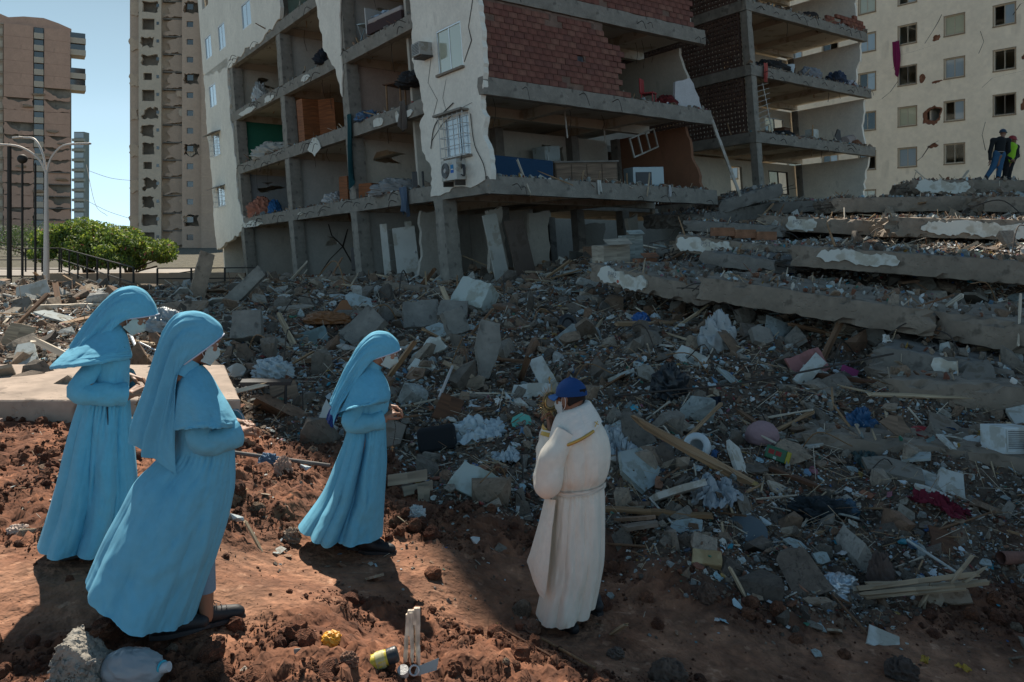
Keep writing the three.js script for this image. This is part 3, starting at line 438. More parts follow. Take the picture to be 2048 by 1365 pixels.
// ---------- white block on the right ----------
{
  const t = thing('white_apartment_block', 'tall cream apartment block with cracked walls behind the rubble pile', 'building'); t.position.set(27, 0, -54.6); t.rotation.y = -0.941;
  const cream = mat('wall', [0.96, 0.89, 0.78]), rows = [4.6, 7.35, 10.15, 12.95, 15.75, 18.5, 21.3, 24.1], cols = [-20.8, -17.8, -14.8, -11.8, -8.8, -5.8, -2.9, 0, 3.1, 6.1, 9.1, 12.1], holes = [];
  for (const x of cols) for (const y of rows) holes.push(rect(x - 0.6, x + 0.6, y - 0.62, y + 0.62));
  const breach = ragged(outline(5, 14, 0.82, 0.72, 0.3).map(([a, b]) => [a + 1.6, b + 10.0]), 0.1, 0.075, 3);
  const brk = [[1.02, 12.55, 0.32, 0.42, 2], [1.92, 12.2, 0.5, 0.16, 8], [1.95, 15.1, 0.45, 0.32, 4], [7.2, 10.0, 0.4, 0.42, 6], [1.7, 7.95, 0.42, 0.2, 7], [7.25, 12.9, 0.3, 0.3, 9]].map(([x, y, w, h, q]) => ragged(outline(q, 9, w, h, 0.5).map(([a, b]) => [a + x, b + y]), 0.09, 0.06, q));
  const front = mesh('wall', plate(rect(-23, 14, -0.5, 27), 0.06, [...holes, breach, ...brk], 0, 0.12), cream, t); front.position.z = -0.06;
  mesh('brick_backing', plate(rect(-23, 14, -0.5, 27), 0.14, [...holes, breach.map(([a, b]) => [1.68 + (a - 1.6) * 0.7, 10.08 + (b - 10.0) * 0.68])], 0, 0.8), mat('brick', [0.34, 0.15, 0.09]), t).position.z = -0.21;
  mesh('inner_wall', box(-22.8, 13.8, -0.5, 26.8, -4, -3.9), mat('wall', [0.6, 0.56, 0.5]), t);
  for (const y of rows) mesh('floor', box(-22.8, 13.8, y - 1.55, y - 1.4, -3.9, -0.22), CON2, t); for (const x of cols) mesh('partition', box(x + 1.4, x + 1.5, -0.5, 26.8, -3.89, -0.22), mat('wall', [0.6, 0.56, 0.5]), t);
  mesh('roof', box(-23, 14, 27, 27.3, -8, 0.1), CON2, t);
  mesh('side_wall', box(-23, -22.8, -0.5, 27, -8, -0.22), cream, t); mesh('side_wall', box(13.8, 14, -0.5, 27, -8, -0.22), cream, t);
  let i = 0; for (const x of cols) for (const y of rows) { const q = (i++ * 7) % 5, w = windowUnit(t, 1.2, 1.24, { frame: q === 3 ? mat('metal', [0.2, 0.18, 0.16]) : mat('wall', [0.5, 0.45, 0.38]), pane: q === 1 ? LIGHTPANE : q === 4 ? BLUEPANE : PANE, pane2: q === 2 ? BLUEPANE : undefined, open: q === 3 && x !== 0 }); w.position.set(x - 0.6, y - 0.62, -0.1); mesh('surround', merge([box(-0.08, 1.28, -0.1, -0.02, 0.04, 0.15), box(-0.08, 1.28, 1.25, 1.3, 0.04, 0.13), box(-0.07, -0.01, -0.02, 1.25, 0.04, 0.12), box(1.21, 1.27, -0.02, 1.25, 0.04, 0.12)]), mat('wall', [0.34, 0.27, 0.2]), w); }
  for (const [pts, r] of [[[[0.6, 7.0], [1.0, 7.3], [1.5, 8.0], [2.1, 8.3]], 0.05], [[[-0.6, 12.7], [-1.2, 12.0], [-1.8, 11.6], [-2.2, 11.5]], 0.04], [[[1.2, 14.9], [1.7, 15.6], [2.1, 16.2], [2.3, 16.6]], 0.03], [[[-3, 13.2], [-2, 13.3], [-1, 13.6], [-0.6, 13.9]], 0.02], [[[-1, 14.4], [0.5, 14.5], [2, 14.7]], 0.018], [[[4.8, 11.4], [5.4, 11.9], [6.2, 12.0], [7.5, 12.1]], 0.025], [[[6.6, 15.6], [7, 16.2], [7.6, 16.3]], 0.05], [[[5, 9.2], [4.8, 8.4], [5, 7.4]], 0.02], [[[4.7, 15.0], [4.9, 14.3], [4.6, 13.6]], 0.02]]) { const c = crack(pts, r, t); c.position.z = 0.006; }
  const cl = solo('curtain', clothSheet(0.5, 2.2, 0.08, 41), mat('fabric', [0.2, 0.01, 0.08]), 'magenta curtain hanging out of a window of the cream block', 'curtain'); cl.position.copy(t.localToWorld(V(-0.75, 15.4, 0.12))); cl.rotation.y = -0.941;
}
// a hanging sheet with folds, thin but two-sided: w wide, h long, origin at its top middle
function clothSheet(w, h, fold, seed, nx = 22, ny = 26) {
  const rows = [], r = rng(seed), p1 = r() * 6, p2 = r() * 6, k1 = 6 + r() * 6;
  for (let j = 0; j <= ny; j++) { const row = [], v = j / ny; for (let i = 0; i <= nx; i++) { const u = i / nx - 0.5; row.push(V(u * w * (1 + 0.25 * Math.sin(v * 5 + p1) * v) + 0.1 * w * Math.sin(v * 3 + p2), -v * h * (1 + 0.12 * Math.sin(u * 5 + p2)), fold * (Math.sin(u * k1 + p1 + v * 1.5) + 0.5 * Math.sin(u * k1 * 2.3 + p2)) * (0.4 + v))); } rows.push(row); }
  return thicken(loft(rows, false, w, h), 0.006);
}

// ---------- towers beyond the site ----------
{
  const PINK = mat('wall', [0.64, 0.41, 0.32]), CREAM = mat('wall', [0.64, 0.55, 0.46]), TAN = mat('wall', [0.56, 0.43, 0.35]), GLOOM = mat('concrete', [0.42, 0.38, 0.33]), SHADOWED = mat('wall', [0.6, 0.47, 0.37]);
  // left tower: pink panels between a stack of round balconies and a strip of windows
  const t = thing('damaged_tower', 'distant pink tower with a stack of rounded cream balconies', 'building'); t.position.set(-117.6, 0, -181); t.rotation.y = 0.55;
  const S = 2.8, n = 18, r = rng(61);
  mesh('core', box(-12, 15.7, 0, n * S, -18, -1.2, 0.1), GLOOM, t);
  mesh('roof', plate([[-12, n * S], [15.7, n * S], [15.7, n * S + 0.6], [13, n * S + 1.6], [10, n * S + 2.4], [6, n * S + 2.2], [3, n * S + 1.6], [-2, n * S + 3.4], [-12, n * S + 4]], 14, [], 0, 0.1), PINK, t).position.z = -15;
  const round = (w, h) => { const s = []; for (let i = 0; i <= 14; i++) { const a = Math.PI * i / 14; s.push([-Math.cos(a) * w / 2, -Math.sin(a) * 1.7]); } const g = new THREE.ExtrudeGeometry(toShape(s), { depth: h, bevelEnabled: false }); g.rotateX(Math.PI / 2); g.translate(0, h, 0); g.scale(1, 1, 1); return metreUV(g, 0.1); };
  const balcony = round(3.7, 1.45), slab = round(3.9, 0.18), sill = box(-0.95, 0.95, 0, 1.35, -0.4, 0.06, 0.2), glass = box(-0.9, 0.9, 1.4, 2.6, -0.35, -0.25, 0.2);
  const panel = (x0, x1, y, broken, m, z = 0) => { const o = mesh('panel', plate(broken ? ragged([[x0, y], [x1, y], [x1, y + S * (broken > 1 ? 0.35 : 0.97)], [lerp(x0, x1, 0.5), y + S * (broken > 1 ? 0.2 : 0.6)], [x0, y + S * 0.97]], 0.5, 0.25, y + x0) : rect(x0, x1, y, y + S - 0.03), 0.3, [], 0, 0.15), m, t); o.position.z = z - 0.3; return o; };
  for (let k = 0; k < n; k++) {
    const y = k * S, hurt = k < 13;
    panel(-12, -4.6, y, 0, PINK, -0.6);
    const b = mesh('balcony', balcony, CREAM, t); b.position.set(0.1, y + 0.1, -0.5); const sb = mesh('balcony_slab', slab, CREAM, t); sb.position.set(0.1, y + 2.6, -0.52);
    mesh('balcony_back', box(-3.2, 2.0, y, y + S, -1.1, -0.9, 0.2), SHADOWED, t);
    panel(2.1, 7.9, y, hurt && r() < 0.45 ? (r() < 0.45 ? 2 : 1) : 0, PINK);
    const sl = mesh('sill_panel', sill, CREAM, t); sl.position.set(9, y, -0.05); const gl = mesh('window', glass, DARKPANE, t); gl.position.set(9, y, -0.1);
    panel(10.1, 15.4, y, hurt && r() < 0.5 ? (r() < 0.4 ? 2 : 1) : 0, PINK);
    if (k > 12 && k !== 15) { mesh('side_balcony', metreUV(new THREE.BoxGeometry(4.2, 1.3, 5), 0.2), CREAM, t).position.set(16.6, y + 0.7, -3); mesh('balcony_glass', box(15.2, 18.6, 0, 1.2, -5.4, -0.6), DARKPANE, t).position.y = y + 1.36; }
    else if (k < 6) { mesh('exposed_slab', box(10.1, 15.6, y + 2.55, y + 2.75, -1.2, 0.4), CON2, t); }
    if (r() < 0.5 && hurt) { const c = mesh('loose_slab', chunk(k + 400, 3, 0.8, 1.2), mat('wall', [0.38, 0.28, 0.21]), t); c.position.set(3 + 11 * r(), y + 1, 0.2); }
  }
  // glazed block behind it
  const g = thing('glazed_office_block', 'small grey green glazed block far behind the pink tower', 'building'); g.position.set(-131.5, 0, -240);
  mesh('body', box(0, 3.0, 0, 33, -3, 0, 0.1), mat('wall', [0.25, 0.3, 0.3]), g);
  for (let k = 0; k < 11; k++) { mesh('window_band', box(0.1, 2.9, k * 3 + 1.2, k * 3 + 2.7, -0.05, 0.05), BLUEPANE, g); mesh('balcony', box(-0.2, 3.3, k * 3 + 0.1, k * 3 + 0.9, -0.2, 0.9), mat('wall', [0.42, 0.45, 0.43]), g); }

  // second tower
  const u = thing('damaged_tower', 'tall tan tower with cracked recesses and a cream balcony shaft beside the leaning block', 'building'); u.position.set(-60.2, 0, -125); u.rotation.y = 0.1;
  const m = 20; mesh('core', box(0.3, 13.6, 0, m * S, -14, -2.2, 0.1), GLOOM, u);
  const uw = mesh('wall', plate(rect(8.3, 14.3, 0, m * S), 0.4, Array.from({ length: m }, (_, k) => k % 4 === 1 && k < 14 ? ragged(rect(8.6, 10.9, k * S + 0.6, k * S + 2.3), 0.3, 0.22, k) : rect(9.0, 10.0, k * S + 1.2, k * S + 2.1)), 0, 0.12), TAN, u); uw.position.z = -0.4;
  mesh('wall', box(11.5, 14.3, 0, m * S, 0.003, 0.9, 0.12), TAN, u); mesh('wall', box(13.9, 14.3, 0, m * S, -14, -0.41, 0.12), TAN, u);
  mesh('wall', box(0, 1.6, 0, m * S, -3, -1.2, 0.12), TAN, u);
  mesh('recess_wall', box(4.6, 8.3, 0, m * S, -2.15, -1.9, 0.12), SHADOWED, u);
  const shaft = mesh('balcony_shaft', plate(rect(1.6, 5.0, 0, m * S), 0.5, Array.from({ length: m }, (_, k) => k % 5 === 4 ? rect(2.3, 3.6, k * S + 1.2, k * S + 2.3) : ragged(rect(2.1, 4.0 + 0.5 * (k % 3 === 1), k * S + 0.7, k * S + 2.45), 0.35, 0.12 * (k % 4), k + 7)), 0, 0.12), CREAM, u); shaft.position.z = -0.9;
  for (let k = 0; k < m; k++) {
    const y = k * S, w = mesh('window', box(0, 0.9, 0, 0.85, 0, 0.08), DARKPANE, u); w.position.set(9.05, y + 1.22, -0.3);
    mesh('slit_window', box(4.3, 4.7, y + 1.5, y + 2.0, -0.395, -0.36), DARKPANE, u);
    mesh('floor_band', box(11.5, 14.31, y - 0.04, y + 0.04, 0.9, 0.93), SHADOWED, u);
    if (k < 19) mesh('torn_panel', plate(ragged([[4.95, y + 0.1], [8.3, y + 0.2], [8.3, y + S - 0.2], [6.6 + (k % 3) * 0.5, y + S - 0.1], [5.6, y + S * 0.6], [6.2, y + 0.8]], 0.35, 0.2, k + 5), 0.25, [], 0, 0.2), TAN, u).position.z = -1.5;
    mesh('exposed_beam', box(5.0, 8.3, y + 2.6, y + 2.8, -1.9, -1.2), CON2, u);
    if (k % 3 && k < 13) { const c = mesh('torn_panel', plate(ragged(outline(k + 31, 8, 1.0, 0.75, 0.4).map(([a, b]) => [a + 8.9, b + y + 1.5]), 0.25, 0.12, k), 0.2, [], 0, 0.2), k % 2 ? CREAM : SHADOWED, u); c.position.z = 0.05; c.rotation.z = 0.04 * Math.sin(k); c.rotation.y = 0.1; }
    if (k < 16 && k % 2) mesh('torn_panel', plate(ragged(rect(0.1, 1.5, y + 0.4, y + 2.3), 0.3, 0.25, k + 90), 0.15, [], 0, 0.2), SHADOWED, u).position.z = -1.1;
  }
}
// ---------- tree, lamps, railing and wires ----------
function leafTree(name, label, base, rx, ry, rz, lift, count, leafMats, seed, category = 'tree') {
  const t = thing(name, label, category), r = rng(seed); t.position.copy(base);
  const limbs = []; for (let i = 0; i < 7; i++) { const a = i * 0.9 + r(), e = V(Math.cos(a) * rx * (0.35 + 0.5 * r()), lift + ry * (0.3 + 1.1 * r()), Math.sin(a) * rz * 0.7); limbs.push(tube([V(0.2 * Math.cos(a), 0, 0.2 * Math.sin(a)), V(e.x * 0.25, e.y * 0.45, e.z * 0.25), e], 0.035 + 0.03 * r(), 12, 6)); }
  mesh('trunk', merge([...limbs, new THREE.CylinderGeometry(0.11, 0.2, lift + 0.4, 8).translate(0, (lift + 0.4) / 2, 0).toNonIndexed()]), mat('wood', [0.16, 0.11, 0.075]), t);
  const clumps = []; for (let i = 0; i < 34; i++) { const a = r() * 6.283, k = Math.sqrt(r()), y = (r() - 0.48) * 1.4; clumps.push([Math.cos(a) * rx * k, lift + ry + y * ry * (1.1 - 0.55 * k * k), Math.sin(a) * rz * k, 0.45 + 0.55 * r()]); }
  const leaf = new THREE.PlaneGeometry(0.12, 0.055, 2, 1); { const p = leaf.attributes.position; for (let i = 0; i < p.count; i++) p.setZ(i, 0.03 * Math.abs(p.getX(i)) * 8 * 0.1); leaf.computeVertexNormals(); }
  leafMats.forEach(([m, share], q) => {
    const c = Math.round(count * share), o = new THREE.InstancedMesh(leaf, m, c); o.name = q === 2 ? 'blossom' : 'crown'; o.userData.kind = 'stuff'; o.castShadow = o.receiveShadow = true; const M = new THREE.Matrix4(), Q = new THREE.Quaternion(), E = new THREE.Euler(), col = new THREE.Color();
    for (let i = 0; i < c; i++) { const k = clumps[Math.floor(r() * clumps.length)], R = k[3] * Math.cbrt(r()) * rx * 0.42, a = r() * 6.283, b = Math.acos(2 * r() - 1), s = 0.7 + 0.8 * r(); E.set(r() * 6, r() * 6, r() * 6); M.compose(V(k[0] + R * Math.sin(b) * Math.cos(a), k[1] + R * 0.62 * Math.cos(b), k[2] + R * Math.sin(b) * Math.sin(a)), Q.setFromEuler(E), V(s, s, s)); o.setMatrixAt(i, M); const g = 0.75 + 0.5 * r(); o.setColorAt(i, col.setRGB(g * (0.9 + 0.3 * r()), g, g * 0.9)); }
    t.add(o);
  });
  return t;
}
const LEAF = (c) => new THREE.MeshPhysicalMaterial({ color: rgb(c), roughness: 0.8, transmission: 0.45, thickness: 0, side: THREE.DoubleSide });
const GREEN = LEAF([0.32, 0.42, 0.07]), GREEN2 = LEAF([0.11, 0.19, 0.045]), PINKLEAF = LEAF([0.5, 0.12, 0.12]), DULL = LEAF([0.1, 0.15, 0.06]);
leafTree('flowering_tree', 'low wide bright green tree with red blossom behind the black railing', V(-21.2, 0.1, -40), 2.5, 1.1, 1.9, 0.35, 30000, [[GREEN, 0.55], [GREEN2, 0.435], [PINKLEAF, 0.015]], 3);
leafTree('flowering_tree', 'smaller green tree at the right of the wide flowering tree, near the tan tower', V(-18.6, 0.0, -39), 1.8, 0.85, 1.4, 0.25, 17000, [[GREEN, 0.55], [GREEN2, 0.43], [PINKLEAF, 0.02]], 5);
leafTree('palm_scrub', 'dull olive scrub growing at the foot of the pink tower', V(-46, 0, -76), 6, 1.3, 2, 0.4, 8000, [[DULL, 0.7], [GREEN2, 0.3]], 8, 'bush');
{
  const PALE = mat('metal', [0.62, 0.56, 0.5], { metalness: 0.2, roughness: 0.6 });
  const p = at(92, 600, 27), l = thing('street_lamp', 'pale three-armed street lamp in front of the pink tower', 'lamp'); p.y = 0; l.position.copy(p);
  const H = 2.05 + (470 - 345) / 1600 * 27; mesh('pole', new THREE.CylinderGeometry(0.055, 0.105, H, 12).translate(0, H / 2, 0), PALE, l);
  for (const [dx, dy, dz] of [[1.2, 0.95, 0.2], [-1.45, 0.9, 0.5], [-1.15, 1.25, -0.6]]) { const e = V(dx, H + dy, dz); mesh('arm', tube([V(0, H - 0.05, 0), V(dx * 0.15, H + dy * 0.5, dz * 0.15), V(dx * 0.5, H + dy * 0.92, dz * 0.5), e], 0.038, 24, 8), PALE, l); const hd = mesh('lamp_head', metreUV(new RoundedBoxGeometry(0.42, 0.07, 0.16, 2, 0.03), 1), PALE, l); hd.position.copy(e).add(V(Math.sign(dx) * 0.2, 0, 0)); hd.rotation.y = -Math.atan2(dz, dx); }
  const D = mat('metal', [0.06, 0.055, 0.05], { roughness: 0.7 });
  for (const [px, top, r, d, lab] of [[18, 290, 0.09, 30, 'thick dark pole at the left edge of the street'], [44, 318, 0.05, 32, 'thin dark round-headed lamp pole between thick pole and pale lamp'], [70, 330, 0.05, 33, 'dark slender pole right behind the pale street lamp']]) {
    const b = at(px, 600, d); b.y = 0; const H2 = EYE + (470 - top) / 1600 * d, o = thing('dark_pole', lab, 'pole'); o.position.copy(b); mesh('shaft', new THREE.CylinderGeometry(r * 0.8, r, H2, 10).translate(0, H2 / 2, 0), D, o); mesh('base_plate', cbox(0.3, 0.05, 0.3).translate(0, 0.03, 0), D, o);
    if (px === 44) mesh('lantern', new THREE.SphereGeometry(0.19, 14, 10).translate(0, H2, 0), D, o); else mesh('cap', new THREE.ConeGeometry(r, 0.12, 10).translate(0, H2 + 0.06, 0), D, o);
  }
  // railing: posts, two rails
  const rail = (a, b, posts, h, label) => { const o = thing('metal_railing', label, 'railing'), n = posts; o.position.copy(a); const q = b.clone().sub(a); for (let i = 0; i <= n; i++) { const c = q.clone().multiplyScalar(i / n); mesh('post', bar(c, c.clone().add(V(0, h, 0)), 0.035, 8), D, o); } for (const k of [1, 0.52, 0.12]) mesh('rail', bar(V(0, h * k, 0), q.clone().add(V(0, h * k, 0)), 0.022, 6), D, o); return o; };
  rail(V(-18.6, 0.5, -33), V(-11.6, 0.05, -24.5), 7, 1.0, 'long black railing stepping down in front of the flowering tree');
  rail(V(-12.2, 0.15, -27.5), V(-8.9, 0.15, -28), 3, 0.75, 'short black railing at the foot of the tan tower');
  rail(V(-24, 0.4, -36), V(-18.8, 0.5, -33.2), 5, 1.0, 'black railing beside the thick pole at the far left');
  const wall = (a, b, h, c, label) => { const d = b.clone().sub(a), o = solo('low_wall', roughBox(d.length(), h, 0.25, a.x, 0.012, 0.5, 0.02), mat('wall', c), label, 'wall'); o.position.copy(a).add(b).multiplyScalar(0.5); o.position.y += h / 2; o.rotation.y = -Math.atan2(d.z, d.x); };
  wall(V(-19, -0.1, -32.4), V(-11, -0.1, -33), 0.6, [0.36, 0.27, 0.2], 'low tan wall under the flowering tree'); wall(V(-19, -0.1, -56), V(-7, -0.1, -58), 1.1, [0.32, 0.26, 0.22], 'long low wall in front of the tan tower');
  // chain link fence far behind
  { const o = thing('wire_fence', 'thin wire fence on slim posts before the tan tower', 'fence'); o.position.set(-17, 0, -50); for (let i = 0; i < 7; i++) mesh('post', bar(V(i * 1.7, 0, 0), V(i * 1.7, 1.9, 0), 0.03), STEEL, o); for (let j = 0; j < 3; j++) mesh('wire', bar(V(0, 0.5 + j * 0.68, 0), V(10.2, 0.5 + j * 0.68, 0), 0.012), STEEL, o); }
  for (const [a, b, sag, lab] of [[at(172, 340, 90), at(270, 362, 90), 0.3, 'thin wire strung between the two towers'], [at(172, 330, 80), at(214, 432, 60), 1.5, 'slack wire dropping from the pink tower to the tree'], [at(170, 400, 80), at(262, 438, 80), 0.2, 'lowest thin wire above the tree']]) solo('overhead_wire', tube([a, a.clone().lerp(b, 0.5).add(V(0, -sag, 0)), b], 0.02, 20, 4), IRON, lab, 'wire');
  // street surface at the far left
  const rd = new THREE.PlaneGeometry(26, 9, 40, 8).rotateX(-Math.PI / 2); { const p2 = rd.attributes.position; for (let i = 0; i < p2.count; i++) p2.setY(i, landBase(p2.getX(i) - 31, p2.getZ(i) - 44) + 0.06); rd.computeVertexNormals(); }
  structure('pavement', rd, mat('concrete', [0.5, 0.46, 0.42])).position.set(-31, 0, -44);
}

// ---------- the pancaked wing: slab on slab ----------
const FONT = await new FontLoader().loadAsync('fonts/droid/droid_sans_regular.typeface.json');
const SLABTOPS = [];
function fallenSlab(l, r, th, back, label, o = {}) {
  const a = at(...l), b = at(...r), X = b.clone().sub(a), len = X.length(); X.normalize();
  const Z = V(-X.z, 0, X.x).normalize(); if (Z.z < 0) Z.negate(); const Y = Z.clone().cross(X).normalize();
  const t = thing(o.name ?? 'fallen_slab', label, o.category ?? 'slab', o.group); t.position.copy(a); t.quaternion.setFromRotationMatrix(new THREE.Matrix4().makeBasis(X, Y, Z));
  const seed = Math.round(l[0] + l[1] * 3); mesh('slab', roughBox(len, th, back, seed, o.amp ?? 0.036, o.cell ?? 0.1, 0.3).translate(len / 2, -th / 2, -back / 2), o.mat ?? CONW, t);
  for (const [u0, u1, v0, v1, q, text] of o.patches ?? []) {
    const w = (u1 - u0) * len, h = (v1 - v0) * th, cx = (u0 + u1) / 2 * len, cy = -(v0 + v1) / 2 * th, pts = ragged([[-w / 2, -h * 0.1], [-w * 0.35, -h * 0.42], [-w * 0.05, -h * 0.34], [w * 0.2, -h * 0.5], [w * 0.42, -h * 0.36], [w / 2, h * 0.05], [w * 0.4, h * 0.44], [w * 0.1, h * 0.36], [-w * 0.2, h * 0.5], [-w * 0.44, h * 0.4]], 0.055, 0.04, q);
    const p = mesh('render_patch', plate(pts, 0.05, [], 0, 0.6), o.patchMat ?? PLAS, t); p.position.set(cx, cy, -0.004);
    if (text) { const g = new TextGeometry(text, { font: FONT, size: 0.105, depth: 0.003, curveSegments: 3 }); const tx = mesh('lettering', g, mat('plain', [0.2, 0.2, 0.21]), p); tx.position.set(-w * 0.28 + (q % 2) * w * 0.22, h * 0.02, 0.051); if (text === 'PH2') mesh('paint_spot', new THREE.CylinderGeometry(0.035, 0.035, 0.004, 14).rotateX(Math.PI / 2).translate(-w * 0.06, -h * 0.16, 0.052), mat('paint', [0.6, 0.14, 0.08]), p); }
  }
  for (let i = 0, r2 = rng(seed + 5); i < (o.rebar ?? 2); i++) { const end = r2() < 0.5 ? 0 : len, s = end ? 1 : -1, y = -th * (0.3 + 0.5 * r2()), z = -back * 0.3 * r2() - 0.05; mesh('rebar', tube([V(end - s * 0.2, y, z), V(end + s * 0.25, y - 0.05 * r2(), z + 0.05), V(end + s * (0.4 + 0.3 * r2()), y - 0.35 * r2(), z + 0.2 * r2())], 0.011, 10, 5), IRON, t); }
  SLABTOPS.push([t, len, back, th]); return t;
}
const SL = 'pancaked floor slabs';
fallenSlab([1184, 527, 17], [1402, 572, 14.6], 0.38, 3.4, 'slab with a bat-shaped white render patch and an orange paint spot', { group: SL, patches: [[0.08, 0.56, 0.05, 0.98, 4, 'PH2']], rebar: 5 });
fallenSlab([1398, 553, 13.8], [1862, 622, 11.6], 0.40, 2.6, 'long bare brown concrete beam across the middle of the collapsed wing', { group: SL, amp: 0.04, rebar: 4 });
fallenSlab([1354, 468, 19.2], [1592, 498, 17.4], 0.42, 3.4, 'slab end with a white render patch marked P51', { group: SL, patches: [[0.01, 0.52, 0.05, 0.95, 7, 'P51']], rebar: 3 });
fallenSlab([1588, 490, 15.6], [2110, 527, 13.8], 0.42, 3.2, 'wide slab with a long toothed white render strip along its edge', { group: SL, patches: [[0.1, 0.44, 0.1, 0.72, 9]], rebar: 2 });
fallenSlab([1524, 430, 21.4], [1842, 446, 20.2], 0.4, 3.4, 'slab with a square white render patch marked P52', { group: SL, patches: [[0.16, 0.36, 0.02, 1.0, 12, 'P52']], rebar: 3 });
fallenSlab([1786, 434, 18.4], [2110, 441, 17.6], 0.46, 3, 'slab with a long pale render strip reaching the right edge of the picture', { group: SL, patches: [[0.18, 0.97, 0.1, 0.92, 14]], rebar: 2 });
fallenSlab([1668, 396, 22.6], [1975, 391, 21.8], 0.42, 3, 'bare brown slab edge below the topmost slabs', { group: SL, amp: 0.035, rebar: 3 });
fallenSlab([1975, 392, 20.6], [2120, 394, 20.4], 0.42, 3, 'bare slab end at the right edge under the two workers', { group: SL, rebar: 1 });
fallenSlab([1828, 360, 25.2], [1950, 360, 24.8], 0.44, 3, 'topmost slab with a clean white rendered edge left of the workers', { group: SL, patches: [[0.02, 0.93, 0.02, 0.98, 16]], rebar: 1 });
fallenSlab([1942, 359, 25.8], [2120, 361, 25.4], 0.42, 4, 'topmost rough slab on which the two workers stand', { group: SL, amp: 0.04, rebar: 2 });
fallenSlab([1872, 622, 11.8], [2130, 660, 10.6], 0.42, 2.6, 'thick cracked slab at the right edge below the toothed strip', { group: SL, amp: 0.045, rebar: 2 });
fallenSlab([1756, 690, 11.2], [2010, 738, 10.4], 0.33, 2, 'grey slab with a small pale render patch near the right edge', { group: SL, amp: 0.04, patches: [[0.45, 0.66, 0.03, 0.66, 18]], rebar: 2, mat: CON2 });
fallenSlab([1774, 758, 10.2], [2120, 778, 9.6], 0.38, 2, 'thick bare beam above the white air conditioner at the right', { group: SL, amp: 0.045, rebar: 2 });
fallenSlab([1600, 866, 9.1], [2130, 922, 8.2], 0.38, 1.2, 'lowest long beam running under the white air conditioner', { group: SL, amp: 0.04, rebar: 1 });
fallenSlab([1404, 428, 27], [1552, 404, 29], 0.5, 3, 'grey slab sloping up between the block and its rear wing', { group: SL, mat: CON2 });
fallenSlab([1440, 402, 27.5], [1562, 366, 28], 0.45, 2, 'short grey slab tipped against the foot of the rear wing', { group: SL, mat: CON2 });
fallenSlab([1545, 405, 28.5], [1690, 398, 27], 0.4, 3, 'rubble-covered slab below the ceiling fan of the rear wing', { group: SL, mat: CON2 });
fallenSlab([588, 556, 25], [696, 552, 24.4], 0.5, 0.5, 'low concrete beam with a toothed white patch between two ground floor columns', { patches: [[0.22, 0.58, 0.15, 1.0, 22]], name: 'ground_beam', category: 'beam', rebar: 0 });
fallenSlab([770, 563, 21.4], [890, 580, 20.4], 0.5, 0.5, 'grey ground beam left of the corner pillar', { name: 'ground_beam', category: 'beam', patches: [[0.4, 0.56, 0.6, 0.98, 23]] });
fallenSlab([1405, 500, 17], [1545, 520, 15.8], 0.3, 2.2, 'broken slab piece buried between the marked slabs', { group: SL, mat: CON2, amp: 0.05 });
fallenSlab([1370, 440, 21.5], [1560, 452, 20.5], 0.3, 2, 'dark slab resting on two courses of orange blocks', { group: SL, mat: CON2, amp: 0.05 });
for (const [i, px, py] of [[0, 1445, 468], [1, 1487, 472], [2, 1528, 476]]) { const b = solo('clay_block', metreUV(new RoundedBoxGeometry(0.5, 0.2, 0.3, 1, 0.01), 1.2), mat('brick', [0.42, 0.2, 0.11]), ['leftmost orange clay block under the dark slab', 'middle orange clay block under the dark slab', 'rightmost orange clay block under the dark slab'][i], 'brick'); b.position.copy(at(px, py - 4, 18.6)); b.rotation.y = 0.1 * i; }

// ---------- shapes for debris ----------
// a soft lump: bags, bundles, cushions
function heap(rx, ry, rz, amp, seed, freq = 2.2) {
  const g = new THREE.SphereGeometry(1, 44, 30), p = g.attributes.position, v = V();
  for (let i = 0; i < p.count; i++) { v.fromBufferAttribute(p, i); const rd = 1 - Math.abs(fbm(v.x * freq + seed, v.y * freq, v.z * freq, 4)) * 2, k = 1 + amp * (rd - 0.6) + amp * 0.6 * fbm(v.x * 1.2, v.y * 1.2 + seed, v.z * 1.2, 2); v.multiplyScalar(k); if (v.y < -0.3) v.y = -0.3 + (v.y + 0.3) * 0.25; p.setXYZ(i, v.x * rx, v.y * ry, v.z * rz); }
  const q = mergeVertices((() => { const c = g.clone(); c.deleteAttribute('normal'); return c; })()); q.computeVertexNormals(); return q;
}
// a sheet lying crumpled on the ground
function crumpled(w, d, amp, seed, n = 34) {
  const rows = []; for (let j = 0; j <= n; j++) { const row = []; for (let i = 0; i <= n; i++) { let u = i / n * 2 - 1, v = j / n * 2 - 1; const e = 1 - 0.28 * Math.abs(N3(Math.atan2(v, u) * 1.3, seed, 2)) - 0.1 * Math.abs(N3(Math.atan2(v, u) * 5, seed, 7)); const x = u * w / 2 * e, z = v * d / 2 * e; row.push(V(x + 0.04 * w * N3(u * 3, v * 3, seed), amp * (0.55 - Math.abs(N3(u * 2.6 + v * 0.8 + seed, v * 0.7, seed)) * 0.8 + 0.3 * (1 - 2 * Math.abs(N3(v * 3.1 - u * 1.4, u * 0.8 + seed, 5))) + 0.5 * N3(u * 0.8, v * 0.8 + seed, 1)) * (1 - 0.6 * Math.max(Math.abs(u), Math.abs(v)) ** 3) + 0.01, z + 0.04 * d * N3(u * 3, v * 3, seed + 9))); } rows.push(row); }
  return thicken(loft(rows, false, w, d), 0.004);
}
const tilted = (pitch, yaw, roll) => new THREE.Quaternion().setFromEuler(new THREE.Euler(pitch, yaw, roll, 'YXZ'));
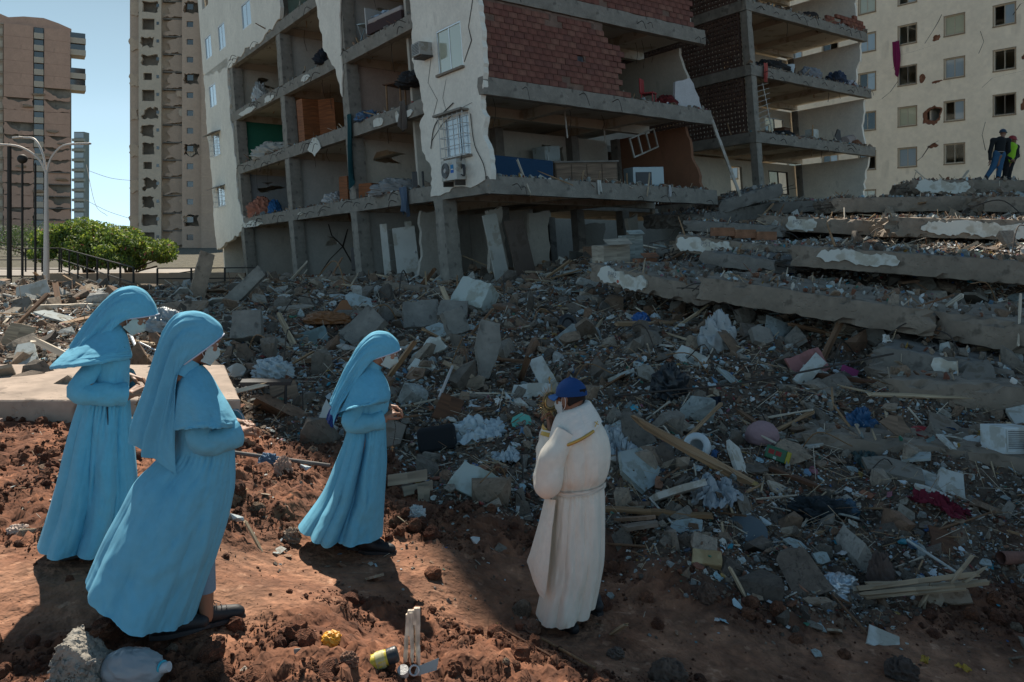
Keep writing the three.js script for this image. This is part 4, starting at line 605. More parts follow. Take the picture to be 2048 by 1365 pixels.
// stands a plate or a lump where the photograph shows it: foot pixel, apparent size in pixels
function foot(px, py) { return ground(px, py, land); }
function panel(name, label, category, px, py, wpx, hpx, th, [pitch, yaw, roll], m, seed, shape) {
  const p = foot(px, py), d = -p.z, k = d / FOCAL, dip = (py - HORIZON) / FOCAL, w = wpx * k, h = hpx * k / Math.max(0.3, Math.cos(pitch) + Math.sin(-pitch) * dip);
  const pts = shape ? shape.map(([a, b]) => [a * w, b * h]) : [[-w / 2, 0], [w * 0.46, -0.02 * h], [w / 2, h * 0.95], [-w * 0.4, h]];
  const o = solo(name, plate(ragged(pts, Math.max(0.05, w * 0.12), w * 0.025, seed), th, [], Math.min(0.006, th * 0.2), 0.7), m, label, category); o.position.copy(p).add(V(0, -0.03, 0)); o.quaternion.copy(tilted(pitch, yaw, roll)); return o;
}
function lump(name, label, category, px, py, wpx, hpx, m, amp, seed, zr = 0.8, freq) { const p = foot(px, py), k = -p.z / FOCAL, o = solo(name, heap(wpx * k / 2, hpx * k * 0.62, wpx * k / 2 * zr, amp, seed, freq), m, label, category); o.position.copy(p).add(V(0, hpx * k * 0.2, 0)); return o; }
function sheet(name, label, category, px, py, wpx, hpx, m, amp, seed, yaw = 0) { const p = foot(px, py), k = -p.z / FOCAL, dip = (py - HORIZON) / FOCAL, o = solo(name, crumpled(wpx * k, hpx * k / Math.max(0.2, dip) * 0.7, amp, seed), m, label, category); const q = foot(px, py - hpx * 0.5), r = foot(px, py + hpx * 0.5); o.position.copy(p).add(V(0, 0.03, 0)); o.rotation.set(Math.atan2(q.y - r.y, -(q.z - r.z)), yaw, 0, 'XYZ'); return o; }
function stick(name, label, category, a, b, r, m, lift = 0.06) { const p = foot(...a).add(V(0, lift, 0)), q = foot(...b).add(V(0, lift, 0)); return solo(name, bar(p, q, r, 8), m, label, category); }
function boardBetween(name, label, category, a, b, w, th, m, seed, lift = 0.05) { const p = foot(...a).add(V(0, lift, 0)), q = foot(...b).add(V(0, lift, 0)), d = q.clone().sub(p), o = solo(name, roughBox(d.length(), th, w, seed, 0.008, 0.1, 0.08), m, label, category); o.position.copy(p).lerp(q, 0.5); o.quaternion.setFromUnitVectors(V(1, 0, 0), d.normalize()); return o; }
const GREYC = mat('concrete', [0.36, 0.34, 0.31]), PALEC = mat('plaster', [0.62, 0.63, 0.62]), TANC = mat('concrete', [0.48, 0.36, 0.27]);

// ---------- larger broken pieces, left to right ----------
panel('leaning_slab', 'tan slab leaning upright beside the low wall at the left end of the block', 'slab', 392, 594, 30, 92, 0.3, [-0.18, 0.5, -0.22], TANC, 3);
panel('leaning_slab', 'grey beam end leaning left at the foot of the block, next to the tan slab', 'slab', 455, 612, 26, 95, 0.4, [-0.25, 0.3, -0.75], CON, 5);
panel('broken_slab', 'grey block with a pale top face behind the dark table frame', 'slab', 498, 690, 60, 52, 0.5, [-0.5, 0.2, 0.1], GREYC, 7);
panel('broken_slab', 'smooth grey slab leaning right, above the middle nun', 'slab', 705, 688, 62, 74, 0.18, [-0.55, -0.3, -0.55], GREYC, 9);
panel('broken_slab', 'pointed grey slab standing upright right of the middle nun', 'slab', 968, 758, 50, 118, 0.22, [-0.35, 0.15, -0.12], GREYC, 11, [[-0.15, 0], [0.12, 0], [0.5, 0.6], [0.4, 0.95], [-0.35, 1], [-0.5, 0.55]]);
panel('broken_slab', 'brown grey slab lying tilted above the white render piece', 'slab', 845, 660, 78, 52, 0.2, [-0.7, 0.2, 0.1], GREYC, 13);
panel('render_piece', 'white jagged render piece lying on the rubble right of the middle nun', 'plaster', 876, 712, 54, 46, 0.05, [-0.75, 0.1, 0.3], PLAS, 15, outline(4, 11, 0.52, 0.52, 0.42).map(([a, b]) => [a, b + 0.5]));
panel('painted_block', 'pale mint painted block below the corner pillar', 'slab', 950, 628, 70, 50, 0.6, [-0.5, -0.3, -0.2], mat('plaster', [0.55, 0.6, 0.58]), 17);
panel('broken_slab', 'small grey slab standing on its edge right of the painted block', 'slab', 915, 668, 46, 48, 0.2, [-0.4, 0.4, 0.3], GREYC, 19);
panel('wallboard', 'pale grey triangular panel behind the skirt of the middle nun', 'panel', 640, 880, 52, 82, 0.05, [-0.5, 0.1, -0.4], PALEC, 21, [[-0.5, 1], [-0.2, 0.85], [0.5, 0.25], [0.5, 0], [-0.4, 0.3]]);
panel('board', 'brown board propped beside the aluminium rod', 'board', 888, 838, 52, 52, 0.03, [-0.4, 0.2, -0.35], DARKWOOD, 23);
panel('wallboard', 'broad white board slanting down towards the blue cap', 'panel', 1112, 792, 34, 92, 0.03, [-0.4, 0, 0.5], PALEC, 25);
panel('wallboard', 'pale rectangular panel left of the slanting white board', 'panel', 1062, 797, 80, 30, 0.06, [-0.5, 0.1, 0.03], PALEC, 27);
panel('plastic_plate', 'mint green broken sheet in front of the priest', 'plastic sheet', 1042, 854, 48, 32, 0.012, [-0.95, 0, 0], mat('plastic', [0.12, 0.42, 0.33]), 29, outline(6, 10, 0.5, 0.5, 0.22).map(([a, b]) => [a, b + 0.5]));
panel('plastic_plate', 'cyan broken sheet right of the blue cap', 'plastic sheet', 1266, 824, 34, 20, 0.012, [-0.9, 0, 0], mat('plastic', [0.06, 0.38, 0.5]), 31, outline(9, 9, 0.5, 0.5, 0.25).map(([a, b]) => [a, b + 0.5]));
panel('fallen_cupboard', 'broken white cupboard door lying behind the planks', 'door', 948, 990, 118, 58, 0.04, [-0.6, 0, -0.42], mat('paint', [0.55, 0.6, 0.58]), 33);
panel('plank', 'white plank tilted in the rubble far right of the black wheel', 'plank', 1374, 726, 62, 30, 0.05, [-0.6, 0, -0.5], PALEC, 35);
panel('wallboard', 'faded pink board above the magenta scrap', 'panel', 1625, 748, 92, 46, 0.05, [-0.6, 0.2, 0.3], mat('paint', [0.42, 0.17, 0.16]), 37);
panel('plank', 'white plank leaning across the faded pink board', 'plank', 1598, 766, 30, 76, 0.04, [-0.5, 0, -0.75], PALEC, 39);
panel('plastic_plate', 'magenta scrap beside the faded pink board', 'plastic sheet', 1694, 752, 36, 24, 0.015, [-0.8, 0, -0.5], mat('plastic', [0.3, 0.03, 0.12]), 41);
panel('broken_slab', 'rounded grey slab leaning under the long bare beam', 'slab', 1528, 694, 58, 44, 0.12, [-0.6, 0.2, 0.1], GREYC, 43, outline(13, 9, 0.5, 0.5, 0.3).map(([a, b]) => [a, b + 0.5]));
panel('broken_slab', 'brown grey slab leaning right under the long bare beam', 'slab', 1758, 692, 52, 42, 0.12, [-0.6, -0.2, 0.2], GREYC, 45, outline(15, 8, 0.5, 0.5, 0.3).map(([a, b]) => [a, b + 0.5]));
panel('board', 'torn brown cardboard panel right of the blue bag', 'board', 1795, 880, 76, 58, 0.02, [-0.55, 0.1, -0.3], mat('wood', [0.3, 0.22, 0.17]), 47, [[-0.5, 0.55], [0.3, 0], [0.5, 0.12], [0.1, 0.98], [-0.2, 0.9]]);
panel('board', 'flat dark brown board sunk in gravel at the right', 'board', 1912, 1108, 92, 58, 0.02, [-1.1, 0.3, -0.5], DARKWOOD, 49);
panel('wallboard', 'white board end in red earth at the lower right', 'panel', 1765, 1292, 64, 42, 0.02, [-0.9, 0.2, -0.5], PALEC, 51);
panel('foam_board', 'tan foam board lying in front of the grey lid', 'board', 1412, 1128, 60, 28, 0.06, [-0.9, 0.1, -0.15], mat('plaster', [0.5, 0.38, 0.22]), 53);
panel('slate', 'dark slate sheet leaning in the rubble left of the middle nun', 'panel', 625, 690, 70, 34, 0.02, [-0.7, 0, 0.45], mat('paint', [0.2, 0.27, 0.28]), 55);
panel('broken_slab', 'squat grey slab in front of the pointed upright slab', 'slab', 905, 640, 60, 30, 0.2, [-0.8, 0, 0], GREYC, 57);
panel('broken_slab', 'flat pale slab lying behind the dark table frame', 'slab', 470, 758, 56, 30, 0.08, [-0.8, 0, 0.1], PALEC, 59, outline(22, 9, 0.5, 0.5, 0.3).map(([a, b]) => [a, b + 0.5]));
panel('board', 'brown box flap lying open near the dark table frame', 'board', 575, 800, 56, 40, 0.02, [-0.7, 0.3, 0.3], mat('wood', [0.33, 0.24, 0.18]), 61);
panel('render_piece', 'white render piece below the grey boulder right of the middle nun', 'plaster', 838, 745, 50, 24, 0.05, [-0.7, 0.1, -0.4], PLAS, 63);
// the sunlit heap on the left
panel('board', 'sunlit wide board at the far left edge behind the nuns', 'board', 24, 695, 52, 50, 0.04, [-0.6, 0.3, -0.2], mat('wood', [0.6, 0.48, 0.36]), 65);
panel('plaster_panel', 'sunlit white panel in the rubble at the far left', 'panel', 70, 598, 60, 34, 0.06, [-0.5, 0.3, 0.35], mat('paint', [0.6, 0.57, 0.53]), 67);
panel('broken_slab', 'thin sunlit slab lying under the tan leaning slab', 'slab', 362, 628, 100, 20, 0.1, [-0.9, 0.1, 0.12], TANC, 69);
panel('board', 'pale plank below the white pipe at the left edge', 'board', 45, 752, 90, 12, 0.05, [-0.6, 0, 0.05], mat('wood', [0.55, 0.42, 0.3]), 71);
panel('roof_tile', 'sunlit plaster slab on red earth behind the left nun', 'plaster', 60, 832, 62, 22, 0.04, [-0.9, 0.2, -0.2], mat('plaster', [0.58, 0.42, 0.28]), 73);
boardBetween('wooden_board', 'long pale pipe lying across the sunlit rubble', 'pipe', [30, 622], [212, 616], 0.16, 0.12, mat('paint', [0.66, 0.58, 0.48]), 3);

// planks of a pallet
{ const t = thing('broken_pallet', 'broken wooden pallet boards at the hem of the middle nun', 'pallet'), p = foot(835, 1000); t.position.copy(p); const k = -p.z / FOCAL, W = mat('wood', [0.42, 0.36, 0.31]);
  for (const [x, y, w, h, r] of [[-22, 40, 80, 22, 0.14], [0, 20, 62, 20, 0.2], [14, 0, 24, 48, 0.04]]) { const o = mesh('plank', roughBox(w * k, h * k, 0.035, w, 0.004, 0.08, 0.02), W, t); o.position.set(x * k, (y + (h > 30 ? 6 : 0)) * k, h > 30 ? 0.05 : -0.02 - y * 0.001); o.rotation.set(-0.25, 0.15, r); } }
boardBetween('plank', 'long brown plank lying across the rubble right of the priest', 'plank', [1180, 1028], [1425, 1044], 0.09, 0.04, WOOD, 5);
boardBetween('plank', 'dark weathered plank above the dark clothes', 'plank', [1535, 945], [1640, 985], 0.1, 0.04, DARKWOOD, 6);
boardBetween('plank', 'charred plank under the faded pink board', 'plank', [1620, 755], [1770, 775], 0.12, 0.06, DARKWOOD, 7);
stick('aluminium_rod', 'aluminium profile standing in the rubble right of the middle nun', 'rod', [878, 838], [905, 770], 0.02, ALU, 0.25);
stick('white_lath', 'thin white slat standing beside the tilted white plank', 'lath', [1398, 742], [1407, 690], 0.018, PALEC, 0.1);
stick('white_lath', 'thin white slat lying in gravel behind the splintered timber', 'lath', [1815, 1095], [1912, 1160], 0.012, PALEC);
stick('steel_pipe', 'grey steel pipe lying on red earth between the nuns', 'pipe', [430, 922], [660, 953], 0.02, mat('metal', [0.16, 0.15, 0.14], { roughness: 0.8, metalness: 0.2 }), 0.1);
stick('white_lath', 'pair of thin slats left of the splintered timber', 'lath', [1300, 1010], [1345, 1062], 0.01, PALEC);
stick('broken_branch', 'thin branch lying on red earth at the bottom of the picture', 'branch', [1085, 1285], [1190, 1345], 0.009, WOOD, 0.02);
stick('broken_branch', 'dark thin branch at the bottom, right of the white splintered frame', 'branch', [1000, 1262], [1120, 1330], 0.008, DARKWOOD, 0.02);
stick('white_lath', 'white slat near the crumpled grey cloth', 'lath', [1405, 1000], [1440, 978], 0.012, PALEC);
stick('steel_pipe', 'sunlit grey post standing in the rubble between the two left nuns', 'pipe', [272, 722], [252, 672], 0.025, ALU, 0.2);
// soft things
lump('black_bag', 'large black bag lying in the middle of the rubble field', 'bag', 1340, 795, 66, 72, mat('plastic', [0.02, 0.024, 0.028]), 0.6, 3);
lump('pouf', 'round dusty pink pouf in the rubble', 'pouf', 1525, 884, 66, 50, mat('fabric', [0.36, 0.23, 0.24]), 0.06, 5, 1.0);
lump('blue_bag', 'crumpled blue bag above the lowest long beam', 'bag', 1722, 868, 50, 56, mat('plastic', [0.025, 0.1, 0.22]), 0.7, 7);
lump('white_tarp', 'dirty white tarp bundled under the long bare beam', 'tarp', 1435, 700, 66, 84, mat('fabric', [0.45, 0.47, 0.47]), 0.55, 9, 0.7, 1.6);
lump('foil_bag', 'crumpled silver foil bag above the splintered timber', 'bag', 1675, 1192, 86, 48, mat('foil', [0.6, 0.64, 0.66], { metalness: 0.75 }), 0.55, 11, 0.7, 4);
lump('bolster', 'dusty brown bolster standing in the gravel at the right', 'cushion', 1762, 1186, 52, 96, mat('fabric', [0.13, 0.09, 0.075]), 0.35, 13, 0.8);
lump('leather_sofa', 'rust brown leather seat lying above the middle nun', 'sofa', 655, 646, 88, 26, mat('plastic', [0.24, 0.095, 0.03]), 0.3, 15, 0.6);
panel('overturned_sofa', 'curved rust brown backrest rising from the leather seat', 'sofa', 682, 636, 50, 36, 0.12, [-0.4, 0, -0.15], mat('plastic', [0.26, 0.1, 0.03]), 75, [[-0.5, 0.1], [0.5, 0], [0.42, 0.5], [0.1, 1], [-0.1, 0.95], [-0.25, 0.45]]);
lump('clothes', 'heap of dark clothes right of the crumpled grey cloth', 'clothes', 1640, 1035, 120, 42, mat('fabric', [0.022, 0.03, 0.035]), 0.6, 17, 0.8);
lump('clothes', 'blue plastic bundle at the right end of the dark clothes', 'clothes', 1690, 1032, 48, 36, mat('plastic', [0.03, 0.08, 0.13]), 0.6, 19);
lump('blue_bucket', 'blue crushed bucket left of the white tarp', 'bucket', 1282, 648, 36, 26, mat('plastic', [0.02, 0.11, 0.33]), 0.4, 21);
lump('white_pot', 'white crushed container beside the blue bucket', 'container', 1310, 646, 22, 22, mat('plastic', [0.5, 0.56, 0.58]), 0.3, 23);
lump('jeans', 'blue jeans bundled over the steel pipe', 'clothes', 536, 932, 40, 28, mat('fabric', [0.1, 0.16, 0.24]), 0.5, 25);
lump('shirt', 'beige shirt hanging beside the blue jeans', 'clothes', 566, 950, 34, 42, mat('fabric', [0.45, 0.29, 0.22]), 0.5, 27);
lump('rag', 'twisted brown rag on red earth behind the middle nun', 'rag', 582, 1085, 34, 30, mat('fabric', [0.33, 0.25, 0.19]), 0.6, 29);
lump('rag', 'crumpled white paper bag beside the pallet boards', 'paper', 832, 1035, 36, 26, mat('fabric', [0.55, 0.58, 0.58]), 0.5, 31);
lump('glove', 'dirty white rag on red earth by the left nun hem', 'rag', 36, 1066, 40, 18, mat('fabric', [0.55, 0.43, 0.36]), 0.5, 33);
lump('plastic_bag', 'clear white plastic bag in dark rubble left of the middle nun', 'bag', 545, 755, 76, 44, mat('plastic', [0.42, 0.48, 0.5]), 0.55, 35);
lump('plastic_bag', 'pale plastic bag between the heads of the two left nuns', 'bag', 330, 660, 80, 50, mat('plastic', [0.3, 0.34, 0.36]), 0.5, 37);
lump('foam_block', 'white foam box left of the white air conditioner', 'box', 1950, 896, 52, 30, mat('plaster', [0.62, 0.66, 0.68]), 0.12, 39);
sheet('white_cloth', 'large crumpled white cloth left of the priest', 'cloth', 955, 872, 120, 46, mat('fabric', [0.55, 0.62, 0.64]), 0.16, 3);
sheet('grey_cloth', 'crumpled grey cloth in front of the dark plank', 'cloth', 1430, 1000, 110, 60, mat('fabric', [0.36, 0.39, 0.41]), 0.16, 5);
sheet('navy_cloth', 'dark blue cloth strip lying below the bat-shaped render patch', 'cloth', 1222, 612, 80, 26, mat('fabric', [0.012, 0.03, 0.06]), 0.12, 7, 0.5);
sheet('maroon_cloth', 'maroon garment lying on gravel at the right', 'cloth', 1878, 1020, 46, 56, mat('fabric', [0.17, 0.015, 0.035]), 0.14, 9, 0.6);
sheet('plastic_sheet', 'pale plastic sheet behind the priest shoulder', 'plastic sheet', 1240, 895, 80, 50, mat('plastic', [0.42, 0.45, 0.46]), 0.12, 11);
sheet('plastic_sheet', 'white plastic wrap in front of the dark suitcase', 'plastic sheet', 1010, 925, 60, 26, mat('plastic', [0.45, 0.5, 0.52]), 0.12, 13);
sheet('black_sheet', 'black plastic sheet on gravel right of the green tin', 'plastic sheet', 1740, 935, 54, 34, mat('plastic', [0.03, 0.06, 0.06]), 0.1, 15);
{ // hanging navy cloth on its cable
  const a = foot(1225, 812).add(V(0, 0.12, 0)), b = foot(1470, 812).add(V(0, 0.28, 0)); solo('fallen_cable', tube([a, a.clone().lerp(b, 0.5).add(V(0, 0.0, 0)), b, b.clone().add(V(2.2, 0.35, -0.3))], 0.014, 40, 5), IRON, 'black cable strung over the rubble holding a navy cloth', 'cable');
  const c = solo('hanging_cloth', clothSheet(0.13, 0.56, 0.035, 6), mat('fabric', [0.012, 0.02, 0.04]), 'narrow navy cloth hanging from the black cable', 'cloth'); c.position.copy(at(1428, 792, -b.z)).setZ(b.z + 0.05); }
{ // open white drum lying on its side
  const p = foot(1394, 918), k = -p.z / FOCAL, pts = [[13, 17], [15, 21], [22, 21], [27, 12], [28, 0], [26, -14], [18, -19], [0, -20], [0, -17], [16, -16], [23, -10], [24, 8], [20, 16], [14, 16]].map(([a, b]) => new THREE.Vector2(a * k, b * k)), t = solo('washing_drum', new THREE.LatheGeometry(pts, 30), mat('plastic', [0.5, 0.56, 0.58]), 'white ring-shaped tub lying open towards the viewer', 'tub'); t.position.copy(p).add(V(0, 24 * k, 0)); t.rotation.set(1.25, 0, 0.25); }
{ const p = foot(1552, 922), k = -p.z / FOCAL, t = thing('green_tin', 'green tin with red print and a yellow end', 'tin'); t.position.copy(p).add(V(0, 14 * k, 0)); t.quaternion.copy(tilted(-0.2, -0.35, -0.28));
  mesh('body', metreUV(new RoundedBoxGeometry(40 * k, 25 * k, 18 * k, 2, 2 * k), 1), mat('plastic', [0.01, 0.11, 0.05]), t); mesh('lid', metreUV(new RoundedBoxGeometry(9 * k, 24 * k, 17 * k, 2, 2 * k), 1).translate(24 * k, 0, 0), mat('plastic', [0.4, 0.33, 0.02]), t);
  for (const x of [-9, 5]) mesh('print', cbox(11 * k, 9 * k, 0.002).translate(x * k, 2 * k, 9.2 * k), mat('plain', [0.3, 0.03, 0.025]), t); mesh('print', cbox(6 * k, 5 * k, 0.002).translate(0, -8 * k, 9.2 * k), mat('plain', [0.4, 0.5, 0.45]), t); }
{ const p = foot(1850, 880), k = -p.z / FOCAL, t = solo('basin', new THREE.LatheGeometry([[0, 0], [17, 0.5], [25, 13], [27, 14], [26, 12], [19, 2], [0, 2]].map(([a, b]) => new THREE.Vector2(a * k, b * k)), 28), mat('plastic', [0.3, 0.012, 0.015], { side: THREE.DoubleSide }), 'red plastic basin on the lowest long beam', 'basin'); t.position.copy(p).add(V(0, 0.02, 0)); t.rotation.set(0.2, 0, -0.06); }
{ const p = at(2018, 878, 8.6), k = 8.6 / FOCAL, t = thing('air_conditioner', 'white window air conditioner lying on the lowest long beam', 'air conditioner'); t.position.copy(p); t.quaternion.copy(tilted(-0.1, 0.25, -0.06));
  mesh('casing', metreUV(new RoundedBoxGeometry(80 * k, 52 * k, 60 * k, 2, 2 * k), 1), mat('paint', [0.68, 0.74, 0.78]), t); const g = mesh('grille', merge(Array.from({ length: 9 }, (_, i) => box(-33 * k, 12 * k, (-15 + i * 4) * k, (-13 + i * 4) * k, 30 * k, 31.5 * k))), mat('paint', [0.25, 0.29, 0.32]), t); void g;
  mesh('frame', merge([box(-36 * k, 38 * k, -21 * k, -18.5 * k, 30 * k, 32.5 * k), box(-36 * k, 38 * k, 20 * k, 22.5 * k, 30 * k, 32.5 * k), box(14 * k, 17 * k, -18 * k, 20 * k, 30 * k, 32.4 * k), box(-36 * k, -34 * k, -18 * k, 20 * k, 30 * k, 32.4 * k), box(17.2 * k, 38 * k, -3 * k, 0, 30 * k, 32.2 * k)]), mat('paint', [0.7, 0.76, 0.8]), t); }
{ const p = foot(1135, 672), k = -p.z / FOCAL, t = thing('rubber_tyre', 'black wheel standing in the rubble above the priest', 'wheel'); t.position.copy(p).add(V(0, 21 * k, 0)); t.rotation.set(-0.2, 0.5, 0); mesh('tyre', new THREE.TorusGeometry(17 * k, 6 * k, 10, 28), BLACK, t); mesh('hub', new THREE.CylinderGeometry(15 * k, 15 * k, 4 * k, 20).rotateX(Math.PI / 2), mat('plastic', [0.03, 0.03, 0.035]), t); mesh('axle', bar(V(0, 0, 0), V(-46 * k, 30 * k, 0), 2 * k), IRON, t); }
{ const p = foot(1500, 1088), k = -p.z / FOCAL, t = solo('round_lid', new THREE.CylinderGeometry(42 * k, 40 * k, 5 * k, 32), mat('plastic', [0.1, 0.12, 0.13]), 'dark grey round lid lying tilted on the gravel', 'lid'); t.position.copy(p).add(V(0, 14 * k, -0.1)); t.rotation.set(0.55, 0, 0.1); }
{ const p = foot(872, 908), k = -p.z / FOCAL, t = thing('suitcase', 'black suitcase lying in front of the white cloth', 'suitcase'); t.position.copy(p).add(V(0, 26 * k, -0.1)); t.quaternion.copy(tilted(-0.2, 0.2, 0.12)); mesh('shell', metreUV(new RoundedBoxGeometry(78 * k, 50 * k, 30 * k, 4, 9 * k), 1), mat('fabric', [0.016, 0.017, 0.02]), t); mesh('handle', tube([V(-10 * k, 25 * k, 0), V(-8 * k, 31 * k, 0), V(8 * k, 31 * k, 0), V(10 * k, 25 * k, 0)], 1.6 * k, 12, 6), BLACK, t); }
{ const p = foot(2030, 1128), k = -p.z / FOCAL, t = solo('clay_pipe', new THREE.LatheGeometry([[10, -36], [13, -36], [13, 36], [10, 36], [10, -36]].map(([a, b]) => new THREE.Vector2(a * k, b * k)), 20), mat('brick', [0.34, 0.16, 0.12]), 'clay pipe lying at the right edge on red earth', 'pipe'); t.position.copy(p).add(V(0, 11 * k, 0)); t.rotation.set(0, 0.3, 1.45); }
{ const p = foot(292, 716), k = -p.z / FOCAL, t = thing('wire_basket', 'wire basket lying between the two left nuns', 'basket'); t.position.copy(p).add(V(0, 10 * k, 0)); t.quaternion.copy(tilted(-0.4, 0.2, -0.5)); const l = []; for (let i = 0; i <= 8; i++) l.push(bar(V((-24 + i * 6) * k, -12 * k, 0), V((-24 + i * 6) * k, 12 * k, 0), 0.7 * k, 4)); for (let i = 0; i <= 4; i++) l.push(bar(V(-24 * k, (-12 + i * 6) * k, 0), V(24 * k, (-12 + i * 6) * k, 0), 0.7 * k, 4)); mesh('mesh_side', merge(l), STEEL, t); mesh('rim', merge([bar(V(-24 * k, 12 * k, 0), V(24 * k, 12 * k, 0), 2 * k), bar(V(-24 * k, -12 * k, 0), V(-24 * k, 12 * k, 0), 2 * k), bar(V(24 * k, -12 * k, 0), V(24 * k, 12 * k, 0), 2 * k)]), ALU, t); }
{ // dark table frame on its side
  const p = foot(525, 850), k = -p.z / FOCAL, t = thing('steel_table', 'black steel table frame in the rubble behind the front nun', 'table'); t.position.copy(p); t.rotation.set(0, 0.2, -0.03); mesh('top', cbox(100 * k, 7 * k, 40 * k).translate(0, 76 * k, -0.3), BLACK, t); for (const x of [-50, 40]) mesh('leg', bar(V(x * k, 0, -0.2), V(x * k, 74 * k, -0.2), 3 * k), BLACK, t); mesh('brace', bar(V(-50 * k, 10 * k, -0.2), V(40 * k, 60 * k, -0.2), 2 * k), IRON, t); }
// concrete plinth behind the nuns
{ const t = thing('concrete_plinth', 'sunlit low concrete plinth behind the two left nuns', 'plinth'); t.position.set(-2.98, -0.12, -8.73); const g = new THREE.ExtrudeGeometry(toShape(ragged([[0, 0], [-1.0, 2.3], [-8, 2.4], [-8, -0.1]], 0.3, 0.015, 4)), { depth: 0.36, bevelEnabled: true, bevelSize: 0.015, bevelThickness: 0.015, bevelSegments: 1 }); g.rotateX(-Math.PI / 2); mesh('slab', metreUV(g, 0.5), mat('concrete', [0.62, 0.5, 0.42]), t); mesh('kerb', roughBox(4.6, 0.3, 0.28, 9, 0.02, 0.12, 0.05).translate(-4.6, 0.12, 0.55), mat('concrete', [0.42, 0.33, 0.28]), t); }

// ---------- foreground pieces on the red earth ----------
{ const p = foot(170, 1352), t = thing('concrete_lump', 'rough pebbly concrete lump at the lower left corner', 'concrete'); t.position.copy(p).add(V(0, 0.03, 0.02)); const pl = [[0.95, 0.25, 0.1, 0.1], [-0.95, 0.2, 0.1, 0.115], [0.62, 0.78, 0, 0.1], [-0.35, 0.93, 0.1, 0.165], [0.05, 0.2, 0.97, 0.09], [0, 0.1, -1, 0.1], [0, -1, 0, 0.16], [0.8, -0.1, 0.6, 0.12]], g = metreUV(nets((x, y, z) => { let m = -1; for (const [a, b, c, d] of pl) m = Math.max(m, (a * x + b * y + c * z) / Math.hypot(a, b, c) - d); return m + 0.02 * fbm(x * 9, y * 9, z * 9, 2) + 0.012 * fbm(x * 42, y * 42, z * 42, 3); }, V(-0.16, -0.2, -0.16), V(0.16, 0.22, 0.14), 0.0065), 2); g.computeVertexNormals(); mesh('lump', g, mat('concrete', [0.48, 0.45, 0.4], { bumpScale: 0.04 }), t);
  const r = rng(14), pb = []; for (let i = 0; i < 90; i++) { const a = chunk(i % 6 + 900, 0.028, 0.02, 0.026); a.translate((r() - 0.5) * 0.2, (r() - 0.5) * 0.24, 0.09 + 0.02 * r()); pb.push(a); } const pm = mesh('pebbles', merge(pb), mat('concrete', [0.42, 0.4, 0.37]), t); pm.userData.kind = 'stuff'; pm.position.set(-0.01, -0.03, -0.02); }
{ const p = foot(265, 1362), t = thing('plastic_jug', 'crushed translucent plastic jug with a cyan neck ring at lower left', 'jug'); t.position.copy(p).add(V(0, 0.05, 0)); t.rotation.y = -0.15; mesh('body', heap(0.15, 0.09, 0.1, 0.14, 3, 1.2), new THREE.MeshPhysicalMaterial({ color: rgb([0.5, 0.55, 0.58]), roughness: 0.35, transmission: 0.45, thickness: 0 }), t); mesh('neck', new THREE.CylinderGeometry(0.022, 0.026, 0.06, 16).rotateZ(-1.3).translate(0.15, 0.02, 0.0), mat('plastic', [0.5, 0.54, 0.56]), t); mesh('ring', new THREE.TorusGeometry(0.026, 0.005, 8, 20).rotateY(Math.PI / 2 - 0.25).translate(0.145, 0.022, 0), mat('plastic', [0.03, 0.42, 0.55]), t); }
{ const p = foot(825, 1345), k = -p.z / FOCAL, t = thing('splintered_battens', 'white splintered wooden battens standing upright in the red earth', 'timber'); t.position.copy(p).add(V(0, -0.03, 0)); const W = mat('wood', [0.95, 0.9, 0.83]);
  for (const [x, w, h, r, z] of [[-13, 6, 126, -0.03, 0], [-1, 7, 132, 0.01, 0.012], [10, 11, 138, 0.015, -0.004], [-6, 13, 50, -0.04, 0.006]]) { const o = mesh('batten', roughBox(w * k, h * k, 0.022, w * 7, 0.0035, 0.02, 0.01), W, t); o.position.set(x * k, (h > 70 ? h / 2 + 2 : 112) * k, z); o.rotation.z = r; }
  mesh('splinter', roughBox(7 * k, 30 * k, 0.018, 5, 0.004, 0.02, 0.01).translate(3 * k, 122 * k, 0.004), W, t); }
{ const p = foot(828, 1360), k = -p.z / FOCAL, t = thing('bent_bracket', 'bent grey metal bracket at the foot of the white battens', 'bracket'); t.position.copy(p).add(V(0, 0.03, 0.03)); mesh('sheet', plate(ragged([[0, 0, 1], [46 * k, 12 * k, 1], [50 * k, 34 * k, 1], [6 * k, 18 * k, 1]], 0.05, 0.004, 2), 0.006, [], 0, 1), STEEL, t); mesh('cap', new THREE.CylinderGeometry(11 * k, 12 * k, 14 * k, 18).rotateX(0.9).translate(-20 * k, 10 * k, 0.02), mat('plastic', [0.5, 0.48, 0.45]), t); mesh('ring', new THREE.TorusGeometry(9 * k, 2 * k, 8, 18).translate(2 * k, 12 * k, 0.02), ALU, t); t.rotation.x = -0.4; }
